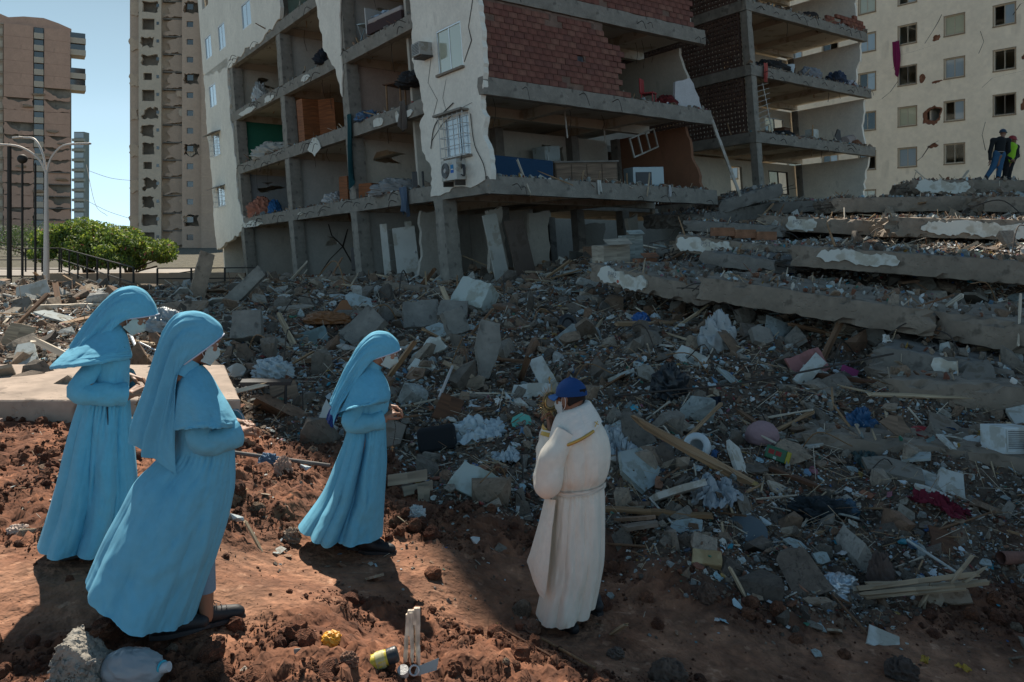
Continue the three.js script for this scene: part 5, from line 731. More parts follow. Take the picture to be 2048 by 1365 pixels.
{ const p = foot(756, 1338), k = -p.z / FOCAL, t = thing('oil_bottle', 'crushed bottle with yellow oil and a dark base', 'bottle'); t.position.copy(p).add(V(0, 15 * k, 0)); t.quaternion.copy(tilted(0, 0.2, 0.28)); t.scale.setScalar(1.15); const L = (a) => new THREE.LatheGeometry(a.map(([x, y]) => new THREE.Vector2(x * k, y * k)), 22).rotateZ(-Math.PI / 2);
  const b = L([[0, -24], [11, -24], [14, -16], [12.5, -6], [14.5, 2], [14, 15], [13, 17]]); { const q = b.attributes.position; for (let i = 0; i < q.count; i++) { const n = N3(q.getX(i) * 40, q.getY(i) * 40, q.getZ(i) * 40) * 1.6 * k; q.setXYZ(i, q.getX(i), q.getY(i) + n, q.getZ(i) - n); } b.computeVertexNormals(); }
  mesh('body', b, mat('plastic', [0.62, 0.5, 0.06]), t); mesh('base', L([[13, 17], [14, 18], [14, 33], [11, 36], [0, 36]]), mat('plastic', [0.03, 0.035, 0.04]), t); mesh('cap', L([[0, -36], [6.5, -36], [6.5, -29], [8, -25], [11, -24]]), mat('plastic', [0.4, 0.4, 0.36]), t); mesh('label', L([[14.6, -3], [14.9, 8], [14.5, 13]]), mat('paint', [0.62, 0.58, 0.3]), t); }
{ const p = foot(664, 1292), k = -p.z / FOCAL, t = solo('orange_peel', heap(19 * k, 15 * k, 16 * k, 0.4, 8, 1.3), mat('plastic', [0.75, 0.36, 0.035], { side: THREE.DoubleSide }), 'torn orange rind on the red earth', 'rind'); t.position.copy(p).add(V(0, 0.03, 0)); t.rotation.set(0.2, 0.4, -0.2); }
panel('pottery_shard', 'broken clay pot shard left of the orange rind', 'shard', 610, 1278, 42, 32, 0.02, [-0.8, 0.2, -0.4], mat('brick', [0.42, 0.22, 0.16]), 81, outline(31, 8, 0.5, 0.5, 0.3).map(([a, b]) => [a, b + 0.5]));
panel('render_piece', 'small pale plaster shard on the path edge', 'plaster', 600, 1240, 30, 22, 0.012, [-0.9, 0.3, 0.1], mat('plaster', [0.6, 0.48, 0.38]), 83, outline(33, 8, 0.5, 0.5, 0.35).map(([a, b]) => [a, b + 0.5]));
panel('render_piece', 'long pale plaster shard at the bottom right of the front nun shadow', 'plaster', 502, 1360, 66, 34, 0.012, [-1.0, 0.1, -0.2], mat('plaster', [0.62, 0.52, 0.44]), 85, [[-0.5, 0.7], [-0.4, 1], [-0.25, 0.8], [0.1, 0.62], [0.5, 0.3], [0.48, 0.05], [-0.3, 0]]);
panel('concrete_bit', 'small grey cup-shaped shard below the clay pot shard', 'shard', 586, 1306, 28, 18, 0.02, [-0.6, 0.1, 0.05], mat('concrete', [0.42, 0.38, 0.34]), 87);
const rock = (label, px, py, w, h, c, s) => { const p = foot(px, py), k = -p.z / FOCAL, o = solo('rock', (() => { const g = heap(w * k / 2, h * k * 0.6, w * k * 0.42, 0.35, s, 1.6); g.setAttribute('uv', new THREE.Float32BufferAttribute(Array.from({ length: g.attributes.position.count * 2 }, (_, i) => (i % 2 ? g.attributes.position.getY(i >> 1) : g.attributes.position.getX(i >> 1)) * 2), 2)); return g; })(), mat('concrete', c), label, 'rock'); o.position.copy(p).add(V(0, h * k * 0.15, 0)); return o; };
rock('brown stone left of the oil bottle', 698, 1328, 38, 30, [0.36, 0.2, 0.14], 3); rock('large half-buried stone at the bottom right of the priest', 1336, 1362, 74, 52, [0.2, 0.14, 0.11], 5); rock('dark stone at the bottom right corner', 1802, 1352, 64, 44, [0.14, 0.1, 0.085], 7); rock('pale stone left of the half-buried stone', 1232, 1312, 34, 20, [0.24, 0.18, 0.15], 9); rock('brown stone by the priest hem', 1062, 1262, 40, 28, [0.34, 0.19, 0.13], 11); rock('small grey boulder above the splintered timber', 1416, 1200, 40, 42, [0.2, 0.13, 0.1], 13); rock('round grey stone lying at the clods behind the middle nun', 462, 1010, 40, 34, [0.36, 0.2, 0.13], 15);
{ // splintered white timber at the right
  const p = foot(1690, 1208), q = foot(1965, 1196), t = thing('splintered_timber', 'bundle of pale splintered timber lying at the lower right', 'timber'); t.position.copy(p).lerp(q, 0.5).add(V(0, 0.12, 0)); const L = p.distanceTo(q), r = rng(5); t.rotation.set(0, Math.atan2(-(q.z - p.z), q.x - p.x), 0.07);
  for (let i = 0; i < 9; i++) { const l = L * (0.5 + 0.5 * r()), o = mesh('splinter', roughBox(l, 0.016 + 0.016 * r(), 0.02 + 0.02 * r(), i + 3, 0.006, 0.05, 0.05), mat('wood', i % 3 ? [0.55, 0.46, 0.36] : [0.7, 0.66, 0.6]), t); o.position.set((L - l) * (r() - 0.4), (r() - 0.5) * 0.09, (r() - 0.5) * 0.1); o.rotation.set(r(), 0.06 * (r() - 0.5), 0.1 * (r() - 0.5)); }
  for (const [x, a, l] of [[0.25, 0.8, 0.28], [0.35, 0.5, 0.22], [0.1, -1.9, 0.4], [0.12, -2.2, 0.3]]) { const o = mesh('splinter', roughBox(l, 0.018, 0.03, x * 100, 0.005, 0.04, 0.04).translate(l / 2, 0, 0), mat('wood', [0.62, 0.54, 0.44]), t); o.position.set(x * L, 0, 0.03); o.rotation.z = a; } }
for (const [px, py, q] of [[1850, 1330, 1], [1928, 1346, 2]]) { const t = solo('yellow_scrap', crumpled(0.1, 0.05, 0.03, q, 14), mat('plastic', [0.5, 0.3, 0.03], { side: THREE.DoubleSide }), q === 1 ? 'left of two yellow peel scraps at the lower right' : 'right of two yellow peel scraps at the lower right', 'scrap'); t.position.copy(foot(px, py)).add(V(0, 0.02, 0)); t.rotation.y = q; }

// ---------- loose rubble ----------
const BIN = {}; function drop(kind, p, q, s, c) { (BIN[kind] ??= []).push([p, q, s, c]); }
const TINTS = { grey: [[0.3, 0.262, 0.225], [0.24, 0.208, 0.177], [0.37, 0.33, 0.285], [0.18, 0.15, 0.126], [0.27, 0.215, 0.175]], tan: [[0.42, 0.31, 0.23], [0.48, 0.38, 0.29], [0.34, 0.23, 0.16], [0.52, 0.44, 0.36], [0.38, 0.235, 0.16]], pale: [[0.62, 0.62, 0.6], [0.5, 0.55, 0.56], [0.68, 0.66, 0.62], [0.44, 0.5, 0.51]], brick: [[0.36, 0.15, 0.09], [0.4, 0.19, 0.12], [0.3, 0.12, 0.08]], wood: [[0.36, 0.25, 0.16], [0.2, 0.12, 0.075], [0.5, 0.42, 0.32], [0.6, 0.58, 0.54]], bright: [[0.03, 0.1, 0.24], [0.03, 0.24, 0.32], [0.24, 0.035, 0.03], [0.32, 0.2, 0.04], [0.04, 0.17, 0.11], [0.28, 0.1, 0.13], [0.6, 0.64, 0.66], [0.66, 0.68, 0.68], [0.03, 0.03, 0.035], [0.05, 0.07, 0.1], [0.3, 0.45, 0.5], [0.4, 0.52, 0.56], [0.12, 0.22, 0.32]], earth: [[0.37, 0.155, 0.082], [0.3, 0.12, 0.065], [0.43, 0.19, 0.105], [0.25, 0.1, 0.055]] };
{
  const r = rng(99), pick = (k) => TINTS[k][Math.floor(r() * TINTS[k].length)], E = new THREE.Euler(), spin = () => new THREE.Quaternion().setFromEuler(E.set(r() * 6.3, r() * 6.3, r() * 6.3));
  const lie = (x, z) => { const e = 0.08, n = V(land(x - e, z) - land(x + e, z), 2 * e, land(x, z - e) - land(x, z + e)).normalize(); return new THREE.Quaternion().setFromUnitVectors(V(0, 1, 0), n).multiply(new THREE.Quaternion().setFromEuler(E.set((r() - 0.5) * 0.9, r() * 6.3, (r() - 0.5) * 0.9))); };
  const piece = (x, y, z, size, flatQ) => {
    const u = r(), p = V(x, y + size * 0.12, z), main = r() < 0.42 ? 'tan' : 'grey';
    if (u < 0.5) drop('fragment' + Math.floor(r() * 5), p, spin(), V(size * (0.7 + 0.6 * r()), size * (0.5 + 0.5 * r()), size * (0.7 + 0.5 * r())), r() < 0.13 && size < 0.16 ? pick('brick') : r() < 0.14 ? pick('pale') : pick(main));
    else if (u < 0.72) drop('shard' + Math.floor(r() * 4), p, flatQ(), V(size * (0.9 + 0.9 * r()), size * (0.6 + 0.6 * r()), size * (0.9 + 0.6 * r())), r() < 0.4 ? pick('pale') : r() < 0.15 && size < 0.16 ? pick('brick') : pick(main));
    else if (u < 0.83) drop('splinter', p, flatQ(), V(size * (2 + 3 * r()), size * (0.5 + 0.5 * r()), size * (0.5 + 0.7 * r())), pick('wood'));
    else { size = Math.min(size, 0.13); drop('litter' + Math.floor(r() * 2), p, flatQ(), V(size * (0.6 + 0.6 * r()), size * (0.4 + 0.5 * r()), size * (0.6 + 0.5 * r())), r() < 0.35 ? pick('pale') : pick('bright')); }
  };
  // the field, finer near the viewer
  let n = 0; for (let i = 0; i < 260000 && n < 120000; i++) {
    const d = 5.2 * Math.pow(36 / 5.2, r()), x = d * (r() * 1.6 - 0.8), z = -d, e = earth(x, z);
    if (r() < e * 0.965 || (d > 27 && x < -9 - 0.2 * (d - 27)) || (d > 30 && x < 10)) continue;
    const size = d * 0.0036 * (0.5 + 0.38 * Math.pow(r(), -0.55)) * (d < 8 ? 1.15 : 1), s = Math.min(size, 0.55);
    piece(x, land(x, z), z, s, () => lie(x, z)); n++;
  }
  for (let i = 0; i < 20000; i++) {
    const d = 6.4 * Math.pow(27 / 6.4, r()), x = d * (r() * 1.5 - 0.75), z = -d; if (r() < earth(x, z) || (d > 25 && x < 9) || (x < -2.9 && z > -11.2 && z < -8.5)) continue;
    const size = Math.min(0.42, d * 0.0066 * (0.55 + 0.5 * r() + 0.35 * Math.pow(r(), 3)) * lerp(0.62, 1, smooth(7, 11, d))); piece(x, land(x, z) + size * 0.15 * r(), z, size, () => lie(x, z));
  }
  for (let i = 0; i < 2600; i++) { const d = 6.6 * Math.pow(26 / 6.6, r()), x = d * (r() * 1.5 - 0.75), z = -d; if (r() < earth(x, z) * 1.2 || (d > 24 && x < 9)) continue; const q = lie(x, z), l = d * (0.016 + 0.03 * r()); drop('splinter', V(x, land(x, z) + 0.05 + 0.1 * r() * r(), z), q, V(l, d * 0.0022 * (0.6 + r()), d * 0.003 * (0.5 + r())), pick('wood')); }
  // clods of earth on the red ground
  for (let i = 0; i < 170000; i++) {
    const d = 3.2 * Math.pow(10 / 3.2, r()), x = d * (r() * 1.5 - 0.75), z = -d, e = earth(x, z), t = track(x, z); if (r() > e * (1 - 0.975 * t) || fbm(x * 1.6, 33, z * 1.6, 2) < -0.12 + 0.25 * r()) continue;
    const s = d * 0.0013 * (0.5 + 0.45 * Math.pow(r(), -0.6)); drop('clod' + Math.floor(r() * 3), V(x, land(x, z) + Math.min(s, 0.12) * 0.1, z), spin(), V(1, 0.8, 1).multiplyScalar(Math.min(s, 0.13)), r() < 0.05 ? pick('tan') : pick('earth'));
  }
  // rubble lying on the fallen slabs and along the edges of the open floors
  const M = new THREE.Matrix4(), v = V();
  for (const [t, len, back, th] of SLABTOPS) { t.updateMatrix(); const c = Math.round(len * back * 22); for (let i = 0; i < c; i++) { v.set(r() * len, 0.02, -Math.pow(r(), 1.4) * back - 0.05).applyMatrix4(t.matrix); piece(v.x, v.y, v.z, Math.min(0.2, 0.03 + 0.04 * Math.pow(r(), -0.45)), spin); } void th; }
  void M;
  for (let k = 1; k < 5; k++) for (let i = 0; i < 1500; i++) { const left = r() < 0.62, q = Math.pow(r(), 1.3) * 2.2; left ? v.set(0.05 + q, LV[k] + 0.01, -3.8 - r() * 19) : v.set(r() * HX, LV[k] + 0.01, -0.05 - q); if (!left && (k === 3 || (k === 2 && v.x < 5.3))) continue; v.applyMatrix4(MB); piece(v.x, v.y, v.z, Math.min(0.28, 0.05 + 0.05 * Math.pow(r(), -0.5)), spin); }
  for (let k = 1; k < 5; k++) for (let i = 0; i < 520; i++) { v.set(r() * BX, LB[k] + 0.01, -0.05 - Math.pow(r(), 1.6) * 1.5).applyMatrix4(houseB.matrix); piece(v.x, v.y, v.z, Math.min(0.3, 0.06 + 0.06 * Math.pow(r(), -0.5)), spin); }
  // single chunks large enough to point at
  const MARKS = [['the corner pillar', 905, 570], ['the painted block', 950, 605], ['the pointed upright slab', 965, 700], ['the rust brown seat', 655, 630], ['the white render piece', 876, 690], ['the broad white board', 1095, 750], ['the black suitcase', 872, 880], ['the black wheel', 1135, 650], ['the black bag', 1340, 760], ['the white tarp', 1435, 655], ['the pink pouf', 1525, 858], ['the white ring-shaped tub', 1394, 895], ['the green tin', 1552, 905], ['the blue bag', 1722, 840], ['the faded pink board', 1625, 725], ['the dark clothes', 1640, 1010], ['the crumpled grey cloth', 1430, 1000], ['the splintered timber', 1820, 1185], ['the maroon garment', 1878, 1020], ['the white air conditioner', 2015, 878], ['the long bare beam', 1620, 600], ['the slab marked P51', 1410, 488], ['the bat-shaped render patch', 1250, 545], ['the pallet boards', 830, 960], ['the tan leaning slab', 392, 545], ['the concrete plinth', 250, 770], ['the dark table frame', 500, 800], ['the sunlit white panel', 70, 580], ['the clear plastic bag', 545, 735], ['the cupboard door', 945, 950], ['the white cloth', 955, 870], ['the blue bucket', 1282, 635], ['the toothed render strip', 1730, 520], ['the street lamp foot', 92, 560]];
  const where = (x, y, z) => { const px = 1024 - x / z * FOCAL, py = HORIZON + (y - EYE) / z * FOCAL; let b = MARKS[0], m = 1e9; for (const k of MARKS) { const q = Math.hypot(px - k[1], py - k[2]); if (q < m) { m = q; b = k; } } const dx = px - b[1], dy = py - b[2]; return (Math.abs(dx) > Math.abs(dy) ? (dx < 0 ? 'left of ' : 'right of ') : (dy < 0 ? 'above ' : 'below ')) + b[0]; };
  const SIZES = ['small', 'middling', 'large'];
  const geos = Array.from({ length: 10 }, (_, i) => chunk(i + 50)), slabs = Array.from({ length: 6 }, (_, i) => plate(outline(i + 5, 7, 0.5, 0.42, 0.3), 0.16, [], 0.01, 1).rotateX(-Math.PI / 2)), mg = TINTS.grey.map((c) => mat('concrete', c)), mw = TINTS.tan.map((c) => mat('concrete', c)), mp = TINTS.pale.map((c) => mat('plaster', c));
  let a = 0; for (let i = 0; i < 2000 && a < 280; i++) {
    const d = 6.5 * Math.pow(26 / 6.5, r()), x = d * (r() * 1.36 - 0.7), z = -d; if (earth(x, z) > 0.3 || (d > 23 && x < 8) || (x < -2.9 && z > -11.2 && z < -8.5)) continue;
    const s = Math.min(0.5, d * (0.012 + 0.016 * r() * r()) * lerp(0.42, 1, smooth(7, 12, d))), flat = r() < 0.45, o = mesh(flat ? 'rubble_slab' : 'rubble_chunk', flat ? slabs[i % 6] : geos[i % 10], r() < 0.2 ? mp[i % 4] : r() < 0.42 ? mw[i % 5] : mg[i % 5]);
    { const tone = mp.includes(o.material) ? 'pale' : mw.includes(o.material) ? 'tan' : 'grey'; tag(o, `${SIZES[Math.min(2, Math.floor((s / d - 0.006) * 160))]} ${tone} ${flat ? 'flat piece' : 'angular chunk'} of rubble ${where(x, land(x, z), z)}`, 'rubble', (flat ? 'flat pieces' : 'angular chunks') + ' among the rubble'); }
    o.position.set(x, land(x, z) + s * 0.12, z); o.quaternion.copy(flat ? lie(x, z) : spin()); o.scale.set(s * (0.9 + 0.7 * r()), s * (0.7 + 0.4 * r()), s * (0.9 + 0.4 * r())); a++;
  }
  // thin bent bars and cables
  for (let i = 0; i < 60; i++) { const d = 7 * Math.pow(3.2, r()), x = d * (r() * 1.2 - 0.5), z = -d; if (earth(x, z) > 0.2) continue; const y = land(x, z), l = d * (0.025 + 0.05 * r()), a2 = r() * 6.3, up = l * (0.2 + 0.6 * r()); tag(mesh('bent_bar', tube([V(x, y - 0.05, z), V(x + 0.4 * l * Math.cos(a2), y + up, z + 0.4 * l * Math.sin(a2)), V(x + l * Math.cos(a2), y + up * (0.2 + 0.9 * r()), z + l * Math.sin(a2))], d * 0.0008, 12, 5), i % 3 ? IRON : WOOD), `thin bent ${i % 3 ? 'iron bar' : 'brown stick'} poking up ${where(x, y, z)}`, 'bar', 'bent bars in the rubble'); }
}
{
  const G = {}; for (let i = 0; i < 5; i++) G['fragment' + i] = chunk(i + 700); for (let i = 0; i < 3; i++) G['clod' + i] = (() => { const g = new THREE.IcosahedronGeometry(0.5, 2), p = g.attributes.position; for (let j = 0; j < p.count; j++) { const x = p.getX(j), y = p.getY(j), z = p.getZ(j), k = 1 + 0.45 * fbm(x * 2.4 + i * 5, y * 2.4, z * 2.4, 3); p.setXYZ(j, x * k, y * k, z * k); } g.computeVertexNormals(); return g; })();
  for (let i = 0; i < 4; i++) G['shard' + i] = plate(outline(i + 60, 6, 0.5, 0.4, 0.35), 0.1, [], 0, 1).rotateX(-Math.PI / 2);
  G.splinter = roughBox(1, 0.16, 0.2, 8, 0.03, 0.3, 0.1); G.litter0 = crumpled(1, 0.8, 0.25, 4, 8); G.litter1 = chunk(777, 1, 0.6, 0.7);
  const MT = { fragment: mat('concrete', [1.0, 1.0, 1.0]), clod: mat('dirt', [1.25, 1.25, 1.25]), shard: mat('plaster', [0.92, 0.92, 0.92]), splinter: mat('wood', [1.2, 1.2, 1.2]), litter: mat('plastic', [1, 1, 1], { side: THREE.DoubleSide }) };
  const NAME = { fragment: ['concrete_fragments', 'small concrete fragments spread over the rubble'], clod: ['earth_clods', 'crumbs and clods of red earth beside the path'], shard: ['plaster_shards', 'small plaster and tile shards spread over the rubble'], splinter: ['wood_splinters', 'wood splinters strewn over the rubble'], litter: ['household_litter', 'scraps of coloured plastic and cloth strewn over the rubble'] };
  const M = new THREE.Matrix4(), col = new THREE.Color();
  for (const [k, list] of Object.entries(BIN)) { const b = k.replace(/\d+$/, ''), o = new THREE.InstancedMesh(G[k], MT[b], list.length); o.name = numbered(NAME[b][0]); list.forEach(([p, q, s, c], i) => { o.setMatrixAt(i, M.compose(p, q, s)); o.setColorAt(i, col.setRGB(c[0], c[1], c[2])); }); o.castShadow = o.receiveShadow = true; o.userData.kind = 'stuff'; tag(o, NAME[b][1], 'rubble', NAME[b][0].replace('_', ' ')); scene.add(o); }
}

// ---------- people ----------
const SKIN = [0.30, 0.145, 0.085], skinMat = (c) => new THREE.MeshPhysicalMaterial({ color: rgb(c), roughness: 0.55, sheen: 0.2, bumpMap: TEX.concreteBump, bumpScale: 0.0004 });
const SKIN1 = skinMat(SKIN), SKIN2 = skinMat([0.22, 0.105, 0.062]), SKIN3 = skinMat([0.36, 0.18, 0.11]);
// head: faces +x, y up, chin near y = -0.115, crown near y = 0.12, neck below
function headGeometry(cell = 0.0045) {
  const e = 0.034, parts = [
    ellipsoid([-0.012, 0.035, 0], [0.098, 0.088, 0.076]), ellipsoid([0.018, -0.03, 0], [0.074, 0.082, 0.062]), ellipsoid([0.058, -0.088, 0], [0.026, 0.022, 0.028]),
    capsule([0.086, 0.012, 0], [0.108, -0.03, 0], 0.009, 0.014), capsule([0.082, 0.03, -0.03], [0.082, 0.03, 0.03], 0.014, 0.014),
    capsule([0.083, -0.062, -0.014], [0.083, -0.062, 0.014], 0.0085, 0.0085), capsule([0.081, -0.074, -0.011], [0.081, -0.074, 0.011], 0.0085, 0.0085),
    ellipsoid([0.055, -0.02, e + 0.012], [0.03, 0.024, 0.018]), ellipsoid([0.055, -0.02, -e - 0.012], [0.03, 0.024, 0.018]),
    ellipsoid([-0.012, -0.012, 0.078], [0.02, 0.033, 0.011]), ellipsoid([-0.012, -0.012, -0.078], [0.02, 0.033, 0.011]),
    capsule([-0.025, -0.05, 0], [-0.045, -0.2, 0], 0.054, 0.06),
  ];
  const u = union(parts, 0.018), socket = [ellipsoid([0.092, 0.006, e], [0.018, 0.012, 0.017]), ellipsoid([0.092, 0.006, -e], [0.018, 0.012, 0.017])];
  return nets((x, y, z) => { let d = u(x, y, z); for (const s of socket) { const q = -s(x, y, z), k = 0.008, h = clamp(0.5 - 0.5 * (q - d) / -k); d = Math.max(d, q) + 0 * h; } return d; }, V(-0.13, -0.22, -0.1), V(0.14, 0.14, 0.1), cell);
}
const HEAD = headGeometry();
function eyes(parent, M) { for (const s of [-1, 1]) { const e = mesh('eye', new THREE.SphereGeometry(0.0125, 14, 10).translate(0.077, 0.006, s * 0.034).applyMatrix4(M), mat('plain', [0.55, 0.52, 0.48], { roughness: 0.3 }), parent); mesh('iris', new THREE.SphereGeometry(0.006, 10, 8).translate(0.0848, 0.006, s * 0.034).applyMatrix4(M), mat('plain', [0.03, 0.018, 0.012], { roughness: 0.2 }), e); mesh('eyebrow', tube([V(0.09, 0.034, s * 0.016), V(0.089, 0.04, s * 0.034), V(0.078, 0.035, s * 0.052)].map((p) => p.applyMatrix4(M)), 0.0035, 8, 5), mat('plain', [0.025, 0.016, 0.012]), parent); } }
// surgical mask: a pleated shell over nose, mouth and chin with loops to the ears
function maskGeometry() {
  const rows = [], n = 18; for (let j = 0; j <= 12; j++) { const v = j / 12, y = lerp(-0.006, -0.108, v), row = []; for (let i = 0; i <= n; i++) { const a = (i / n - 0.5) * 2, edge = 1 - 0.16 * a * a, yy = lerp(-0.05, y, edge); const x = 0.104 + 0.02 * Math.sin(Math.PI * Math.min(1, v * 1.4)) * (1 - a * a) + (v < 0.5 ? 0.008 * (1 - Math.abs(a) * 2.2 > 0 ? 1 - Math.abs(a) * 2.2 : 0) : 0) - 0.062 * a * a * a * a - 0.03 * a * a - (v > 0.7 ? 0.035 * (v - 0.7) : 0) + 0.0022 * Math.sin(v * 26); row.push(V(x, yy, a * 0.074)); } rows.push(row); }
  return thicken(loft(rows, false), 0.002);
}
const MASK = maskGeometry();
function addMask(parent, M, c) { const m = mesh('face_mask', MASK.clone().applyMatrix4(M), mat('fabric', c), parent); for (const s of [-1, 1]) { const P = (a) => a.map(([x, y, z]) => V(x, y, z * s).applyMatrix4(M)); mesh('ear_loop', merge([tube(P([[0.018, -0.03, 0.075], [0.0, 0.015, 0.081], [-0.02, 0.02, 0.083], [-0.028, 0.0, 0.084]]), 0.0018, 14, 5), tube(P([[0.02, -0.075, 0.07], [0.0, -0.06, 0.076], [-0.022, -0.035, 0.083], [-0.028, 0.0, 0.084]]), 0.0018, 14, 5)]), mat('plain', [0.75, 0.76, 0.74]), m); } return m; }
// hand: wrist at the origin, fingers along +x, palm facing -y, thumb on the +z side; curls in radians per joint
function handGeometry(curls, spread = 0.06, thumb = [0.5, 0.35], s = 1) {
  const fs = [capsule([-0.045, 0, 0], [0.0, 0, 0], 0.026, 0.025), capsule([0.0, 0, -0.012], [0.075, 0.002, -0.028], 0.022, 0.013), capsule([0.0, 0, 0.012], [0.078, 0.003, 0.026], 0.022, 0.014), capsule([0.01, 0, 0], [0.08, 0.004, 0], 0.02, 0.014)], tips = [];
  const len = [[0.042, 0.026, 0.021], [0.046, 0.03, 0.023], [0.043, 0.028, 0.022], [0.034, 0.021, 0.019]], z0 = [0.029, 0.01, -0.01, -0.029], x0 = [0.086, 0.09, 0.086, 0.077];
  for (let f = 0; f < 4; f++) { let p = [x0[f] - 0.004, 0.003, z0[f]], a = 0; const yaw = (1.4 - f) * spread; len[f].forEach((l, j) => { a -= curls[f] * (j === 0 ? 0.9 : 1.05); const q = [p[0] + l * Math.cos(a) * Math.cos(yaw), p[1] + l * Math.sin(a), p[2] + l * Math.cos(a) * Math.sin(yaw)]; fs.push(capsule(p, q, 0.0092 - j * 0.0008, 0.0084 - j * 0.0009)); p = q; }); tips.push(p); }
  { let p = [0.02, -0.006, 0.026]; let q = [0.05, -0.014, 0.048]; fs.push(capsule(p, q, 0.014, 0.0115)); p = q; const a = thumb[0], b = thumb[1]; q = [p[0] + 0.032 * Math.cos(a), p[1] - 0.032 * b, p[2] + 0.03 * Math.sin(a) * (1 - b)]; fs.push(capsule(p, q, 0.0112, 0.0098)); p = q; q = [p[0] + 0.026 * Math.cos(a * 0.5), p[1] - 0.026 * b, p[2] - 0.012 * b]; fs.push(capsule(p, q, 0.0096, 0.0082)); }
  const g = nets(union(fs, 0.006), V(-0.08, -0.11, -0.065), V(0.21, 0.045, 0.1), 0.0036); g.scale(s, s, s); return g;
}
// rotation that takes +x to f and +y as near as may be to u
function frame(p, f, u, s = 1) { const X = f.clone().normalize(), Z = X.clone().cross(u).normalize(), Y = Z.clone().cross(X); return new THREE.Matrix4().makeBasis(X.multiplyScalar(s), Y.multiplyScalar(s), Z.multiplyScalar(s)).setPosition(p); }
function limb(list, lo, hi, cell, k = 0.035) { return nets(union(list.map(([a, b, ra, rb]) => capsule([a.x, a.y, a.z], [b.x, b.y, b.z], ra, rb)), k), lo, hi, cell); }
// smooth interpolation of rows of numbers
function rowsAt(rows, t) { const n = rows.length - 1, f = clamp(t) * n, i = Math.min(n - 1, Math.floor(f)), u = f - i, g = (k) => rows[clamp(k, 0, n)]; return rows[0].map((_, c) => { const a = g(i - 1)[c], b = g(i)[c], d = g(i + 1)[c], e = g(i + 2)[c]; return 0.5 * (2 * b + (d - a) * u + (2 * a - 5 * b + 4 * d - e) * u * u + (3 * b - a - 3 * d + e) * u * u * u); }); }
const FOLD = 3.4;
// a garment from outline rows [leftx, lefty, rightx, righty, half depth, fold, depth shift]
function garment(rows, n, m, folds, seed, t = 0.004, gather = -1) {
  const r = rng(seed), ph = Array.from({ length: 12 }, () => r() * 6.283), out = [];
  for (let i = 0; i <= n; i++) { const v = i / n, [lx, ly, rx, ry, hd, fo, dz, lift = 0] = rowsAt(rows, v), row = [];
    for (let j = 0; j < m; j++) { const a = j / m * 2 * Math.PI, c = Math.cos(a), s = Math.sin(a), mx = (lx + rx) / 2, my = (ly + ry) / 2;
      let f = 0; folds.forEach(([k, w, drift], q) => { const sn = Math.abs(Math.cos(0.5 * (k * a + ph[q] + drift * v * 3) + 0.6 * Math.sin(2 * a + ph[q + 4]) + 0.25 * Math.sin(5 * a + v * 2 + ph[q]))); f += w * (1.7 * Math.pow(sn, 0.75) - 1.1) * (0.55 + 0.45 * Math.sin(3 * a + ph[q + 5])); });
      f = FOLD * fo * (f + 0.4 * fbm(c * 1.6 + seed, v * 3, s * 1.6, 3)); f += 0.007 * (gather < 0 ? 0 : 1) * Math.exp(-Math.pow((v - gather) / 0.09, 2)) * (v > gather ? 1 : 0.25) * Math.sin(38 * a + 2 * Math.sin(3 * a)) * (fo > 0.004 ? 1 : 0); const side = 1 - 0.88 * c * c;          // folds stay inside the outline at the sides
      row.push(V(mx + (rx - lx) / 2 * c + f * c * 0.5 * side, my + (ry - ly) / 2 * c + lift * s, (hd + f * side) * s + dz)); }
    out.push(row); }
  return thicken(loft(out, true, 1, 1), t);
}
// a veil from profile pairs [apex x, y, border x, y, half width, depth shift]
function veilGeometry(rows, n, m, seed, foldAmp, t = 0.003) {
  const out = [], r = rng(seed), p1 = r() * 6, p2 = r() * 6;
  for (let i = 0; i <= n; i++) { const v = i / n, [ax, ay, ex, ey, w, dz] = rowsAt(rows, v), row = [], am = foldAmp * smooth(0.12, 0.75, v);
    for (let j = 0; j <= m; j++) { const ph = (j / m - 0.5) * Math.PI, c = Math.pow(Math.max(0, Math.cos(ph)), 0.85), s = Math.sin(ph); const f = am * (Math.sin(ph * 11 + p1 + v * 1.2) + 0.6 * Math.sin(ph * 19 + p2 - v)) + 0.004 * smooth(0.08, 0.3, v) * Math.sin(ph * 26 + p2 + v * 5), wr = 0.0035 * fbm(v * 9 + seed, ph * 2.2, 1, 3) * smooth(0.05, 0.2, v);
      row.push(V(ex + (ax - ex) * c - (f + wr) * c * 0.9, ey + (ay - ey) * c + wr * 0.8, (w + f * 0.7) * s + dz)); }
    out.push(row); }
  return thicken(loft(out, false, 0.8, 1), t);
}
const HABIT = mat('fabric', [0.155, 0.48, 0.655], { bumpMap: 'crease', bumpScale: 0.01 }), TRIM = mat('fabric', [0.6, 0.62, 0.7]), NAVY = mat('fabric', [0.01, 0.035, 0.17]), LEATHER = mat('plastic', [0.012, 0.013, 0.016], { roughness: 0.6 });
